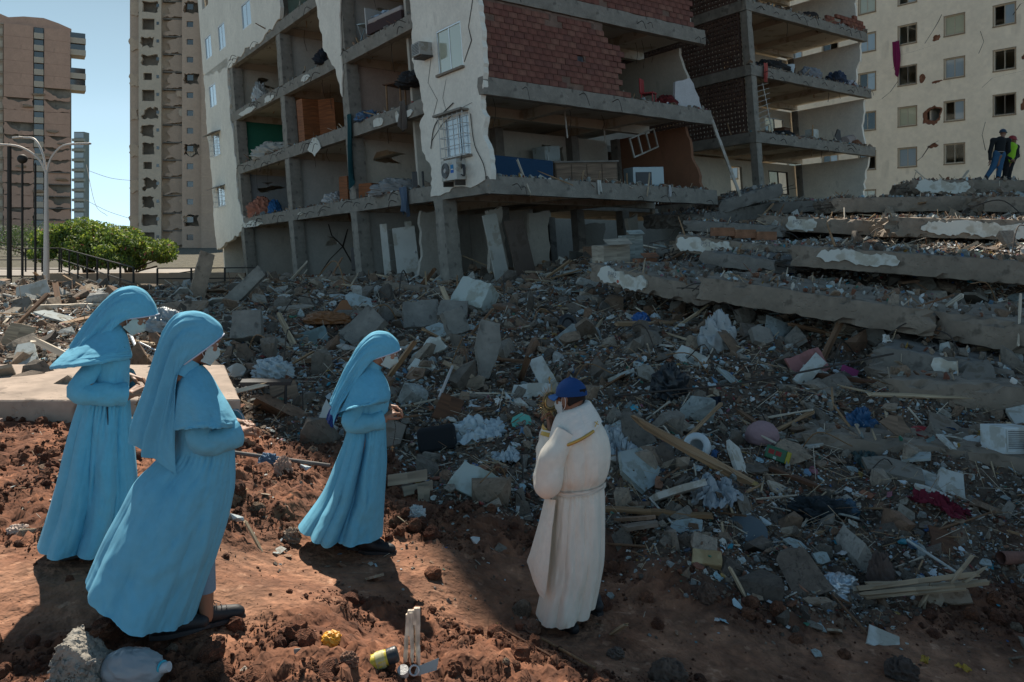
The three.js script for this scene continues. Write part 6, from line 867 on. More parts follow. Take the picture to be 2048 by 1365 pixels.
function shoe(parent, p, dir, len, pitch = 0, m = LEATHER) {
  const k = len / 0.27, g = nets(union([capsule([-0.09, 0.045, 0], [-0.03, 0.055, 0], 0.038, 0.04), capsule([-0.03, 0.045, 0], [0.11, 0.03, 0], 0.042, 0.036), capsule([0.06, 0.03, -0.012], [0.13, 0.026, 0.006], 0.034, 0.026), capsule([-0.05, 0.07, 0], [-0.055, 0.085, 0], 0.04, 0.038)], 0.02), V(-0.15, -0.03, -0.07), V(0.18, 0.15, 0.07), 0.006);
  const sole = roughBox(0.285, 0.024, 0.088, 3, 0.003, 0.02, 0.0); { const q = sole.attributes.position; for (let i = 0; i < q.count; i++) { const x = q.getX(i); q.setZ(i, q.getZ(i) * (1 - 0.5 * smooth(0.07, 0.145, Math.abs(x)))); } sole.translate(0.018, 0.004, 0); sole.computeVertexNormals(); }
  const M = frame(p, V(dir.x, Math.sin(-pitch), dir.z), V(0, 1, 0), k), o = mesh('shoe', g.applyMatrix4(M), m, parent); mesh('sole', sole.applyMatrix4(M), mat('plastic', [0.03, 0.03, 0.033], { roughness: 0.8 }), o);
  mesh('laces', merge([0, 1, 2].map((i) => tube([V(0.01 + i * 0.025, 0.085 - i * 0.008, -0.022), V(0.012 + i * 0.025, 0.093 - i * 0.009, 0), V(0.01 + i * 0.025, 0.085 - i * 0.008, 0.022)].map((v) => v.applyMatrix4(M)), 0.0025, 8, 5)).concat([tube([V(0.005, 0.092, 0), V(-0.005, 0.125, 0.02), V(0.03, 0.11, 0.03)].map((v) => v.applyMatrix4(M)), 0.0022, 8, 5)])), m, o); return o;
}
function rosary(label, pts, crossAt) { const t = thing('rosary', label, 'rosary'), c = new THREE.CatmullRomCurve3(pts), n = Math.round(c.getLength() / 0.011), B = mat('plastic', [0.03, 0.02, 0.016]); mesh('beads', merge(Array.from({ length: n }, (_, i) => new THREE.SphereGeometry(0.0042, 8, 6).translate(...c.getPointAt(i / (n - 1)).toArray()))), B, t); mesh('cord', tube(pts, 0.0013, 30, 4), B, t); const x = mesh('cross', merge([cbox(0.006, 0.042, 0.005), cbox(0.026, 0.006, 0.0055).translate(0, 0.008, 0)]), mat('metal', [0.3, 0.2, 0.1]), t); x.position.copy(crossAt); return t; }

function nun(S) {
  const u0 = (S.base[0] - 1024) / FOCAL, turn = -Math.atan(u0);
  const t = thing('person', S.label, 'person'); const base = at(S.base[0], S.base[1], S.d); t.position.copy(base); t.rotation.y = turn; t.updateMatrix();
  const inv = t.matrix.clone().invert(), L = (px, py, dz = 0) => { const u = (px - 1024) / FOCAL, v = at(px, py, S.d * (u0 * u0 + 1) / (u * u0 + 1)).applyMatrix4(inv); v.z += dz; return v; };    // in the figure's own frame, its width square to the line of sight
  const row = ([lx, ly, rx, ry, hd, fo = 0, dz = 0, lift = 0]) => { const a = L(lx, ly), b = L(rx, ry); return [a.x, a.y, b.x, b.y, hd, fo, dz, lift]; };
  mesh('habit', garment(S.habit.map(row), 100, 260, [[3, 0.75, 0.5], [5, 0.6, -0.4], [9, 0.32, 0.3], [13, 0.12, -0.2]], S.seed, 0.004, 3 / (S.habit.length - 1)), HABIT, t);
  mesh('cape', garment(S.cape.map(row), 50, 200, [[4, 0.5, 0.5], [7, 0.35, -0.5], [11, 0.16, 0.4]], S.seed + 3), HABIT, t);
  const veilRows = S.veil.map(([ax, ay, ex, ey, w, dz = 0]) => { const a = L(ax, ay), b = L(ex, ey); return [a.x, a.y, b.x, b.y, w, dz]; });
  const veil = mesh('veil', veilGeometry(veilRows, 90, 110, S.seed + 5, S.veilFold ?? 0.012), HABIT, t);
  { const [ax, ay, ex, ey, w, dz] = veilRows[0], pts = []; for (let i = 0; i <= 24; i++) { const ph = (i / 24 - 0.5) * Math.PI, c = Math.pow(Math.max(0, Math.cos(ph)), 0.85); pts.push(V(ex + (ax - ex) * c + 0.002, ey + (ay - ey) * c, w * Math.sin(ph) * 1.01 + dz)); } mesh('edging', tube(pts, 0.0042, 60, 6), TRIM, veil); }
  // body: head, torso, arms, hands and legs in one skin
  const hp = L(S.head[0], S.head[1], S.head[2] ?? 0), face = V(Math.cos(S.yaw) * Math.cos(S.nod), -Math.sin(S.nod), -Math.sin(S.yaw) * Math.cos(S.nod)), HM = frame(hp, face, V(0, 1, 0), S.headSize ?? 1);
  const neck = V(-0.045, -0.19, 0).applyMatrix4(HM), chest = L(...S.chest), hip = L(...S.hip), bones = [[neck, chest, 0.055, 0.075], [chest.clone().add(V(0, 0.03, -0.1)), chest.clone().add(V(0, 0.03, 0.1)), 0.05, 0.05], [chest, hip, 0.08, 0.085], [hip.clone().add(V(0, 0, -0.05)), hip.clone().add(V(0, 0, 0.05)), 0.08, 0.08]];
  for (const a of S.arms) { const [sh, el, wr] = a.map((q) => L(...q)); bones.push([sh.lerp(chest, 0.45), el, 0.04, 0.038], [el, wr, 0.036, 0.026]); }
  const sink = S.feet.map((f) => { const w = L(f[0], f[1], f[2]).applyMatrix4(t.matrix); return clamp(land(w.x, w.z) + 0.012 - w.y, -0.15, 0.15); });
  for (const [li, l] of S.legs.entries()) { const h = hip.clone().add(V(0, -0.05, l[2] > 0 ? 0.07 : -0.07)), an = L(l[0], l[1], l[2]).add(V(0, sink[li], 0)), kn = h.clone().lerp(an, 0.5); bones.push([h, kn, 0.065, 0.05], [kn, an, 0.05, 0.034]); }
  const lo = V(1e3, 1e3, 1e3), hi = V(-1e3, -1e3, -1e3); for (const [a, b] of bones) for (const p of [a, b]) { lo.min(p); hi.max(p); } lo.addScalar(-0.16); hi.addScalar(0.16);
  const geos = [limb(bones, lo, hi, 0.018), HEAD.clone().applyMatrix4(HM)];
  for (const h of S.hands) geos.push(handGeometry(h.curls, 0.05, h.thumb ?? [0.6, 0.5], 0.95).applyMatrix4(frame(L(...h.at), V(...h.dir), V(...h.up))));
  mesh('body', mergeGeometries(geos), S.skin ?? SKIN1, t); eyes(t, HM); addMask(t, HM, [0.5, 0.62, 0.6]);
  // sleeves
  for (const [ai, s] of S.sleeves.entries()) { const [sh, el, wr] = S.arms[ai].map((q) => L(...q)), sp = sh.clone().lerp(chest, 0.4), c = new THREE.CatmullRomCurve3([sp, sp.clone().lerp(el, 0.55).add(V(-0.01, 0, 0.005)), el.clone().add(V(-0.012, -0.012, 0)), el.clone().lerp(wr, 0.5).add(V(0, -0.012, 0)), wr.clone().lerp(el, 0.08)]), rows = [], n = 34, fr = c.computeFrenetFrames(n); for (let i = 0; i <= n; i++) { const u = i / n, p = c.getPointAt(u), R = rowsAt([[0.05], [0.052], [0.058], [0.064], [0.066]], u)[0], rw = []; for (let j = 0; j < 40; j++) { const a = j / 40 * 6.2832, f = 1 + 0.07 * Math.sin(u * 23 + 2 * Math.sin(a) + S.seed) * Math.sin(a + u * 4) + 0.12 * fbm(u * 7, Math.cos(a), Math.sin(a) + S.seed, 2); rw.push(p.clone().addScaledVector(fr.normals[i], Math.cos(a) * R * f).addScaledVector(fr.binormals[i], Math.sin(a) * R * f)); } rows.push(rw); } const sl = mesh('sleeve', thicken(loft(rows, true, 0.4, 0.7), 0.004), HABIT, t); if (s.cuff) mesh('cuff', (() => { const p = c.getPointAt(0.985), T = c.getTangentAt(0.985), g = new THREE.TorusGeometry(0.066, 0.003, 6, 28); g.applyQuaternion(new THREE.Quaternion().setFromUnitVectors(V(0, 0, 1), T)); return g.translate(p.x, p.y, p.z); })(), TRIM, sl); }
  // collar and chest cord
  { const rows = [[-0.03, -0.105, 0.063, 0.06], [-0.036, -0.14, 0.066, 0.063], [-0.042, -0.17, 0.07, 0.068], [-0.045, -0.195, 0.074, 0.074]].map(([x, y, rx, rz]) => Array.from({ length: 32 }, (_, j) => { const q = j / 32 * 6.2832; return V(x + Math.cos(q) * rx, y - 0.012 * Math.cos(q), Math.sin(q) * rz).applyMatrix4(HM); })); mesh('collar', thicken(loft(rows, true, 0.3, 0.1), 0.004), HABIT, t); }
  if (S.cord) mesh('neck_cord', tube(S.cord.map((q) => L(...q)), 0.003, 30, 5), mat('plain', [0.01, 0.012, 0.02]), t);
  if (S.extra) S.extra(t, L);
  for (const [fi, f] of S.feet.entries()) shoe(t, L(f[0], f[1], f[2]).add(V(0, sink[fi], 0)), V(Math.cos(f[3] ?? 0), 0, Math.sin(f[3] ?? 0)), 0.27, f[4] ?? 0, f[5] ?? LEATHER);
  t.updateMatrixWorld(); return (px, py, dz) => L(px, py, dz).applyMatrix4(t.matrix);
}
// front nun
nun({ d: 4.13, seed: 11, label: 'nun in light blue habit nearest the viewer, hands folded out of sight', base: [350, 1262], head: [398, 683, 0], yaw: 0.45, nod: 0.35, chest: [398, 800, 0], hip: [402, 930, 0],
  habit: [[372, 736, 408, 736, 0.07], [352, 790, 448, 800, 0.19], [345, 850, 466, 860, 0.19, 0.006], [338, 896, 467, 896, 0.175, 0.012], [302, 935, 468, 930, 0.21, 0.022], [268, 970, 466, 972, 0.25, 0.03], [240, 1022, 456, 1020, 0.29, 0.036], [208, 1080, 438, 1080, 0.32, 0.038], [189, 1122, 414, 1150, 0.34, 0.042], [172, 1160, 388, 1222, 0.36, 0.046]],
  cape: [[378, 728, 402, 730, 0.062], [364, 738, 420, 750, 0.13], [352, 758, 438, 780, 0.22, 0.003], [345, 790, 458, 812, 0.28, 0.006, 0, 0.02], [340, 828, 472, 840, 0.31, 0.009, 0, 0.05], [337, 856, 472, 852, 0.33, 0.012, 0, 0.075], [337, 864, 466, 858, 0.335, 0.014, 0, 0.085]],
  veil: [[447, 668, 366, 724, 0.105], [440, 648, 360, 730, 0.112], [412, 628, 354, 742, 0.124], [381, 622, 350, 760, 0.132], [352, 632, 350, 785, 0.14], [331, 665, 350, 815, 0.15], [312, 720, 350, 842, 0.16], [292, 780, 349, 872, 0.17], [268, 845, 350, 905, 0.18], [262, 880, 352, 928, 0.185]], veilFold: 0.02,
  arms: [[[402, 775, 0.18], [404, 862, 0.2], [476, 856, 0.12]], [[405, 775, -0.18], [425, 858, -0.2], [476, 850, -0.06]]],
  hands: [{ at: [474, 858, 0.09], dir: [0.6, 0.1, -0.7], up: [0, 1, 0.3], curls: [0.45, 0.5, 0.55, 0.6] }, { at: [474, 852, -0.06], dir: [0.6, 0.1, 0.7], up: [0, 1, -0.3], curls: [0.4, 0.45, 0.5, 0.55] }],
  sleeves: [{ path: [[402, 820, 0.17], [404, 858, 0.2], [438, 876, 0.215], [478, 856, 0.13]], r: [0.05, 0.07, 0.085, 0.072], cuff: true }, { path: [[420, 810, -0.17], [436, 852, -0.2], [478, 850, -0.06]], r: [0.05, 0.085, 0.075], cuff: true }],
  collar: [[392, 716, 0], [390, 738, 0]], collarR: [0.056, 0.068], legs: [[412, 1200, 0.06], [345, 1236, -0.05]], feet: [[428, 1224, -0.02, -0.12], [352, 1264, 0.1, -0.1]], extra: (t, L) => mesh('legging', new THREE.CylinderGeometry(0.058, 0.047, 0.24, 20, 1).applyQuaternion(new THREE.Quaternion().setFromUnitVectors(V(0, 1, 0), L(404, 1080, 0.06).sub(L(411, 1170, 0.06)).normalize())).translate(...L(408, 1128, 0.06).toArray()), mat('fabric', [0.2, 0.3, 0.38]), t) });
// nun on the left
const leftNun = nun({ d: 4.92, seed: 23, label: 'nun in light blue habit at the left, head bowed over a rosary', base: [165, 1108], head: [263, 627, 0], yaw: 0.1, nod: 0.72, chest: [205, 720, 0], hip: [192, 830, 0],
  habit: [[214, 640, 246, 650, 0.062], [180, 690, 258, 700, 0.17], [165, 750, 257, 750, 0.17, 0.004], [160, 792, 258, 795, 0.155, 0.01], [142, 850, 262, 850, 0.2, 0.022], [126, 910, 268, 905, 0.24, 0.03], [112, 970, 272, 965, 0.27, 0.036], [95, 1030, 266, 1022, 0.3, 0.04], [76, 1090, 244, 1076, 0.325, 0.044]],
  cape: [[214, 636, 242, 648, 0.06], [188, 654, 252, 668, 0.14], [162, 676, 258, 692, 0.22, 0.003], [136, 700, 260, 700, 0.275, 0.007, 0, 0.015], [116, 718, 262, 708, 0.3, 0.01, 0, 0.03], [101, 733, 262, 714, 0.32, 0.012, 0, 0.04], [101, 739, 258, 718, 0.322, 0.013, 0, 0.04]],
  veil: [[317, 628, 250, 636, 0.105], [308, 604, 240, 642, 0.114], [290, 582, 230, 650, 0.126], [264, 572, 222, 658, 0.13], [234, 580, 214, 668, 0.135], [208, 602, 204, 680, 0.14], [186, 628, 192, 692, 0.15], [164, 658, 176, 702, 0.165], [148, 684, 162, 712, 0.17], [143, 694, 156, 716, 0.17]], veilFold: 0.012,
  arms: [[[205, 690, 0.17], [160, 768, 0.2], [256, 782, 0.15]], [[205, 690, -0.17], [215, 772, -0.2], [260, 760, -0.04]]],
  hands: [{ at: [258, 782, 0.13], dir: [0.85, 0.45, -0.5], up: [-0.4, 0.8, 0.5], curls: [0.6, 0.65, 0.7, 0.75], thumb: [0.4, 0.6] }, { at: [262, 756, -0.03], dir: [0.8, -0.25, 0.4], up: [0.2, 0.9, -0.2], curls: [0.6, 0.65, 0.7, 0.75], thumb: [0.4, 0.6] }],
  sleeves: [{ path: [[180, 720, 0.16], [152, 752, 0.2], [168, 776, 0.22], [212, 782, 0.21], [252, 780, 0.16]], r: [0.05, 0.055, 0.072, 0.085, 0.084], cuff: false }, { path: [[210, 720, -0.16], [222, 770, -0.2], [255, 760, -0.06]], r: [0.05, 0.08, 0.07] }],
  collar: [[238, 634, 0], [230, 652, 0]], collarR: [0.052, 0.064], cord: [[222, 650, 0.07], [246, 690, 0.15], [258, 715, 0.1]], legs: [[158, 1070, 0.05], [206, 1072, -0.05]], feet: [[148, 1098, 0.06, -0.05], [196, 1104, -0.04, -0.08]],
  extra: (t, L) => { mesh('belt_cord', tube([L(212, 800, 0.17), L(214, 850, 0.205), L(212, 880, 0.225)], 0.004, 12, 5), mat('plain', [0.01, 0.02, 0.04]), t); mesh('belt_cross', cbox(0.012, 0.05, 0.006).translate(...L(211, 896, 0.235).toArray()), mat('plain', [0.02, 0.02, 0.02]), t); } });
// nun in the middle
const midNun = nun({ d: 6.0, seed: 37, label: 'nun in light blue habit walking in the middle, holding a rosary before her', base: [725, 1100], head: [768, 702, 0], yaw: 0.12, nod: 0.42, chest: [735, 775, 0], hip: [728, 870, 0], skin: SKIN3,
  habit: [[728, 732, 756, 735, 0.062], [706, 770, 776, 775, 0.16], [698, 820, 776, 815, 0.16, 0.003], [697, 850, 771, 846, 0.14, 0.008], [688, 885, 772, 880, 0.185, 0.022], [670, 930, 773, 925, 0.225, 0.03], [648, 982, 770, 980, 0.26, 0.036], [622, 1022, 768, 1022, 0.285, 0.04], [598, 1054, 766, 1063, 0.31, 0.044]],
  cape: [[730, 728, 754, 733, 0.06], [712, 740, 766, 750, 0.14], [700, 758, 776, 770, 0.22, 0.004], [690, 785, 780, 790, 0.28, 0.007, 0, 0.02], [682, 810, 777, 802, 0.31, 0.01, 0, 0.06], [676, 826, 768, 808, 0.328, 0.012, 0, 0.09], [674, 832, 762, 812, 0.33, 0.013, 0, 0.1]],
  veil: [[801, 699, 744, 716, 0.103], [794, 680, 738, 723, 0.112], [774, 664, 731, 732, 0.124], [748, 664, 723, 742, 0.13], [726, 682, 712, 755, 0.135], [708, 708, 702, 770, 0.14], [690, 740, 692, 787, 0.155], [674, 774, 680, 806, 0.17], [664, 797, 670, 832, 0.18], [662, 803, 669, 842, 0.18]], veilFold: 0.012,
  arms: [[[730, 762, 0.17], [704, 832, 0.2], [768, 833, 0.12]], [[738, 760, -0.17], [742, 828, -0.2], [775, 815, -0.03]]],
  hands: [{ at: [768, 830, 0.1], dir: [0.85, 0.35, -0.45], up: [-0.3, 0.9, 0.35], curls: [0.5, 0.6, 0.7, 0.75], thumb: [0.4, 0.5] }, { at: [774, 814, -0.02], dir: [0.9, -0.1, 0.35], up: [0.1, 0.95, -0.2], curls: [0.45, 0.55, 0.65, 0.7], thumb: [0.4, 0.5] }],
  sleeves: [{ path: [[722, 795, 0.16], [700, 826, 0.2], [712, 841, 0.22], [738, 842, 0.21], [764, 836, 0.15]], r: [0.05, 0.052, 0.07, 0.084, 0.084] }, { path: [[735, 790, -0.16], [742, 826, -0.2], [770, 815, -0.06]], r: [0.05, 0.08, 0.07] }],
  collar: [[752, 724, 0], [746, 740, 0]], collarR: [0.052, 0.062], cord: [[742, 736, 0.065], [762, 765, 0.15], [768, 800, 0.13]], legs: [[722, 1062, 0.05], [736, 1064, -0.04]], feet: [[728, 1090, 0.02, 0.15], [750, 1102, 0.1, 0.3]],
  extra: (t, L) => { mesh('under_veil', veilGeometry([[690, 770, 694, 780, 0.12, -0.06], [672, 800, 684, 812, 0.14, -0.06], [658, 826, 672, 838, 0.14, -0.06], [653, 842, 666, 852, 0.14, -0.06]].map(([a, b, c, d, w, z]) => { const p = L(a, b), q = L(c, d); return [p.x, p.y, q.x, q.y, w, z]; }), 20, 40, 4, 0.004), NAVY, t); mesh('glasses', merge([1, -1].map((s) => new THREE.TorusGeometry(0.021, 0.0018, 6, 20).rotateY(Math.PI / 2).translate(0.106, 0.004, s * 0.032).applyMatrix4(frame(L(768, 702), V(Math.cos(0.12) * Math.cos(0.42), -Math.sin(0.42), -Math.sin(0.12)), V(0, 1, 0))))), ALU, t); } });
rosary('dark bead rosary held by the nun in the middle', [midNun(786, 828, 0.06), midNun(790, 850, 0.07), midNun(788, 870, 0.08), midNun(785, 886, 0.08)], midNun(784, 892, 0.08)); rosary('dark bead rosary held by the nun at the left', [leftNun(272, 778, 0.08), leftNun(276, 790, 0.09), leftNun(272, 800, 0.1)], leftNun(271, 806, 0.1));

// ---------- the priest ----------
{
  const D = 5.42, base = at(1140, 1250, D), t = thing('person', 'priest in white robe and blue cap holding up a golden monstrance', 'person'); t.position.copy(base);
  const L = (px, py, dz = 0) => { const v = at(px, py, D); v.z += dz; return v.sub(base); }, row = ([lx, ly, rx, ry, hd, fo = 0, dz = 0]) => { const a = L(lx, ly), b = L(rx, ry); return [a.x, a.y, b.x, b.y, hd, fo, dz]; };
  const ROBE = mat('fabric', [0.87, 0.79, 0.675], { bumpMap: 'crease', bumpScale: 0.014 }), GOLD = mat('metal', [0.62, 0.38, 0.1], { metalness: 0.6 }), face = V(-0.72, -0.12, -0.69).normalize();
  mesh('robe', garment([[1128, 826, 1166, 826, 0.08], [1116, 845, 1196, 842, 0.15], [1106, 872, 1214, 872, 0.18, 0.006], [1102, 910, 1220, 905, 0.2, 0.012], [1103, 950, 1216, 940, 0.185, 0.016], [1106, 978, 1207, 966, 0.145, 0.01], [1106, 1000, 1208, 995, 0.165, 0.018], [1101, 1060, 1208, 1055, 0.185, 0.024], [1094, 1120, 1206, 1115, 0.2, 0.028], [1085, 1175, 1198, 1164, 0.21, 0.032], [1073, 1230, 1188, 1206, 0.22, 0.036]].map(row), 100, 240, [[3, 0.75, 0.5], [5, 0.6, -0.4], [9, 0.3, 0.4], [14, 0.12, 0.3]], 51, 0.005, 0.5), ROBE, t);
  mesh('robe_flap', thicken(loft([[[1110, 985, 0.16], [1100, 988, 0.12], [1092, 990, 0.02]], [[1102, 1040, 0.19], [1086, 1044, 0.15], [1078, 1046, 0.02]], [[1096, 1100, 0.22], [1074, 1104, 0.17], [1062, 1104, 0.0]], [[1090, 1150, 0.23], [1072, 1148, 0.19], [1056, 1120, 0.0]], [[1086, 1168, 0.23], [1078, 1164, 0.2], [1055, 1124, 0.0]]].map((r) => { const c = new THREE.CatmullRomCurve3(r.map((q) => L(...q))); return c.getPoints(12); }), false, 0.3, 0.8), 0.005), ROBE, t);
  mesh('sash', garment([[1102, 974, 1210, 960, 0.172, 0.008], [1101, 984, 1210, 970, 0.175, 0.008]].map(row), 3, 90, [[6, 0.4, 0]], 7, 0.006), ROBE, t);
  // thick folded collar and stole
  const colRows = [[1128, 822, 1170, 806, 0.08, 0.003], [1120, 828, 1178, 806, 0.1, 0.006], [1112, 842, 1185, 816, 0.13, 0.008], [1105, 864, 1194, 830, 0.175, 0.008], [1099, 892, 1200, 842, 0.205, 0.008]].map(row), cl = mesh('stole', garment(colRows, 30, 120, [[5, 0.6, 0.4], [9, 0.3, 0.2]], 9, 0.012), mat('fabric', [0.84, 0.79, 0.71]), t);
  { const [lx, ly, rx, ry, hd] = colRows.at(-1), pts = []; for (let i = 0; i <= 26; i++) { const a = lerp(0.9, 3.6, i / 26), c = Math.cos(a); pts.push(V((lx + rx) / 2 + (rx - lx) / 2 * c * 1.03, (ly + ry) / 2 + (ry - ly) / 2 * c + 0.004 - 0.06 * smooth(2.4, 3.6, a), hd * Math.sin(a) * 1.05 + 0.004)); } const g = tube(pts, 0.011, 60, 8); mesh('gold_braid', g, GOLD, cl); }
  { const x = mesh('embroidered_cross', merge([cbox(0.005, 0.048, 0.003), cbox(0.034, 0.005, 0.0034).translate(0, 0.006, 0)]), GOLD, cl); x.position.copy(L(1188, 838, 0.152)); x.rotation.set(-0.5, 0.5, -0.5); }
  for (const [path, r] of [[[[1132, 858, 0.12], [1102, 905, 0.17], [1096, 952, 0.16], [1092, 960, 0.06], [1094, 912, -0.06], [1104, 872, -0.1]], [0.07, 0.082, 0.086, 0.08, 0.064, 0.058]], [[[1150, 860, -0.14], [1118, 910, -0.26], [1100, 925, -0.27], [1100, 892, -0.2], [1107, 864, -0.17]], [0.07, 0.08, 0.078, 0.066, 0.06]]]) {
    const c = new THREE.CatmullRomCurve3(path.map((q) => L(...q)), false, 'centripetal'), rows = [], n = 48, fr = c.computeFrenetFrames(n); for (let i = 0; i <= n; i++) { const u = i / n, p = c.getPointAt(u), R = rowsAt(r.map((x) => [x]), u)[0], rw = []; for (let j = 0; j < 44; j++) { const a = j / 44 * 6.2832, f = 1 + 0.08 * Math.sin(u * 26 + 2 * Math.sin(a)) * Math.sin(a + u * 4) + 0.06 * fbm(u * 6, Math.cos(a), Math.sin(a), 2); rw.push(p.clone().addScaledVector(fr.normals[i], Math.cos(a) * R * f).addScaledVector(fr.binormals[i], Math.sin(a) * R * f)); } rows.push(rw); }
    const sl = mesh('sleeve', thicken(loft(rows, true, 0.5, 0.8), 0.005), ROBE, t), e = c.getPointAt(0.97), T = c.getTangentAt(0.97); const g = new THREE.CylinderGeometry(0.063, 0.066, 0.028, 28, 1, true); g.applyQuaternion(new THREE.Quaternion().setFromUnitVectors(V(0, 1, 0), T)); mesh('gold_cuff', thicken(g.translate(e.x, e.y, e.z), -0.004), GOLD, sl);
  }
  const hp = L(1141, 797, 0), HM = frame(hp, face, V(0, 1, 0), 1.04), neck = hp.clone().add(V(0.03, -0.17, 0.03)), chest = L(1152, 890, 0), hip = L(1152, 1010, 0), bones = [[neck, chest, 0.065, 0.1], [L(1128, 868, 0.07), L(1180, 864, -0.07), 0.07, 0.07], [chest, hip, 0.11, 0.1], [L(1130, 870, 0.08), L(1096, 950, 0.12), 0.05, 0.044], [L(1096, 950, 0.12), L(1104, 872, -0.1), 0.042, 0.03], [L(1160, 862, -0.14), L(1110, 930, -0.25), 0.05, 0.044], [L(1110, 930, -0.25), L(1107, 864, -0.17), 0.042, 0.03], [hip, L(1128, 1232, 0.04), 0.09, 0.04], [hip, L(1172, 1212, -0.06), 0.09, 0.04]];
  const lo = V(1e3, 1e3, 1e3), hi = V(-1e3, -1e3, -1e3); for (const [a, b] of bones) for (const p of [a, b]) { lo.min(p); hi.max(p); } lo.addScalar(-0.16); hi.addScalar(0.16);
  const hands = [[L(1104, 868, -0.1), V(-0.1, 0.9, -0.3), V(0.8, 0.3, 0.5)], [L(1107, 862, -0.17), V(-0.05, 0.9, 0.3), V(0.9, 0.2, -0.4)]].map(([p, f, u]) => handGeometry([0.7, 0.75, 0.8, 0.85], 0.04, [0.5, 0.4], 0.92).applyMatrix4(frame(p, f, u)));
  mesh('body', mergeGeometries([limb(bones, lo, hi, 0.02), HEAD.clone().applyMatrix4(HM), ...hands]), SKIN2, t); eyes(t, HM); addMask(t, HM, [0.55, 0.62, 0.62]);
  // cropped hair and cap
  mesh('hair', nets((x, y, z) => { const d = union([ellipsoid([-0.014, 0.036, 0], [0.101, 0.09, 0.079]), ellipsoid([-0.05, -0.03, 0], [0.05, 0.05, 0.066])], 0.02)(x, y, z); return Math.max(d, x - 0.045 - 0.0 * y, -(y + 0.06 + 0.5 * Math.min(0, x))); }, V(-0.13, -0.1, -0.1), V(0.06, 0.14, 0.1), 0.006).applyMatrix4(HM), mat('plain', [0.012, 0.009, 0.008], { roughness: 0.9 }), t);
  const CAP = mat('fabric', [0.006, 0.055, 0.2]), CM = HM.clone();
  const cap = mesh('cap', (() => { const rows = []; for (let i = 0; i <= 26; i++) { const v = i / 26, row = []; for (let j = 0; j < 64; j++) { const a = j / 64 * 6.2832, ph = v * 1.62, seam = 1 - 0.012 * Math.pow(Math.abs(Math.cos(a * 3)), 30); row.push(V(-0.012 + Math.sin(ph) * 0.107 * Math.cos(a) * seam, 0.03 + 0.102 * Math.cos(ph) * (1 - 0.05 * Math.sin(v * 3)) - (v > 0.99 ? 0.006 : 0), Math.sin(ph) * 0.086 * Math.sin(a) * seam)); } rows.push(row); } return thicken(loft(rows, true), 0.004).applyMatrix4(CM); })(), CAP, t);
  mesh('brim', (() => { const rows = []; for (let i = 0; i <= 12; i++) { const v = i / 12, row = []; for (let j = 0; j <= 24; j++) { const a = (j / 24 - 0.5) * 2.3, R = 0.1 + v * 0.072 * Math.cos(a * 0.8); row.push(V(-0.012 + R * Math.cos(a), 0.032 - 0.016 * v - 0.03 * a * a * (0.3 + 0.3 * v), 0.084 / 0.1 * R * Math.sin(a) * 0.96)); } rows.push(row); } return thicken(loft(rows, false), 0.005).applyMatrix4(CM); })(), mat('fabric', [0.008, 0.09, 0.28]), cap);
  mesh('strap_gap', thicken(loft([0, 1, 2, 3].map((i) => Array.from({ length: 11 }, (_, j) => { const a = Math.PI + (j / 10 - 0.5) * 0.8; return V(-0.012 + 0.1095 * Math.cos(a), 0.032 + i * 0.01, 0.0885 * Math.sin(a)); })), false), 0.002).applyMatrix4(CM), mat('fabric', [0.006, 0.006, 0.006]), cap); mesh('button', new THREE.SphereGeometry(0.008, 10, 8).translate(-0.012, 0.134, 0).applyMatrix4(CM), CAP, cap);
  shoe(t, L(1184, 1222, -0.05), V(-0.4, 0, -0.9), 0.28); shoe(t, L(1130, 1252, 0.06), V(-0.5, 0, -0.85), 0.28);
  // the monstrance
  const m = thing('monstrance', 'golden sunburst monstrance raised before the priest face', 'monstrance'); m.position.copy(at(1103, 812, D)).add(V(0, 0, -0.13)); m.rotation.set(0, 0.62, 0.06); const G = mat('metal', [0.5, 0.36, 0.16], { metalness: 0.85, roughness: 0.32 });
  mesh('ring', new THREE.TorusGeometry(0.047, 0.008, 10, 40), G, m); mesh('crown_ring', new THREE.TorusGeometry(0.062, 0.006, 8, 40), mat('metal', [0.25, 0.19, 0.1], { metalness: 0.8 }), m); mesh('host', new THREE.CylinderGeometry(0.036, 0.036, 0.004, 30).rotateX(Math.PI / 2), mat('plain', [0.7, 0.5, 0.38]), m); mesh('glass', new THREE.CylinderGeometry(0.04, 0.04, 0.012, 30).rotateX(Math.PI / 2), PANE, m);
  for (let i = 0; i < 44; i++) { const a = i / 44 * 6.2832, l = i % 2 ? 0.128 : 0.104, y = mesh('ray', new THREE.CylinderGeometry(0.0012, 0.0036, l - 0.06, 6).translate(0, (l + 0.06) / 2, 0), G, m); y.rotation.z = a; }
  for (let i = 0; i < 22; i++) { const a = i / 22 * 6.2832; mesh('bead', new THREE.SphereGeometry(0.005, 8, 6).translate(0.069 * Math.cos(a), 0.069 * Math.sin(a), 0.002), G, m); }
  mesh('cross', merge([cbox(0.007, 0.05, 0.006), cbox(0.028, 0.007, 0.0055).translate(0, 0.008, 0)]).translate(0, 0.152, 0), G, m); mesh('stem', new THREE.LatheGeometry([[0.012, -0.06], [0.009, -0.08], [0.02, -0.1], [0.01, -0.12], [0.011, -0.2], [0.05, -0.225], [0.055, -0.235], [0, -0.236]].map(([a, b]) => new THREE.Vector2(a, b)), 24), G, m);
}
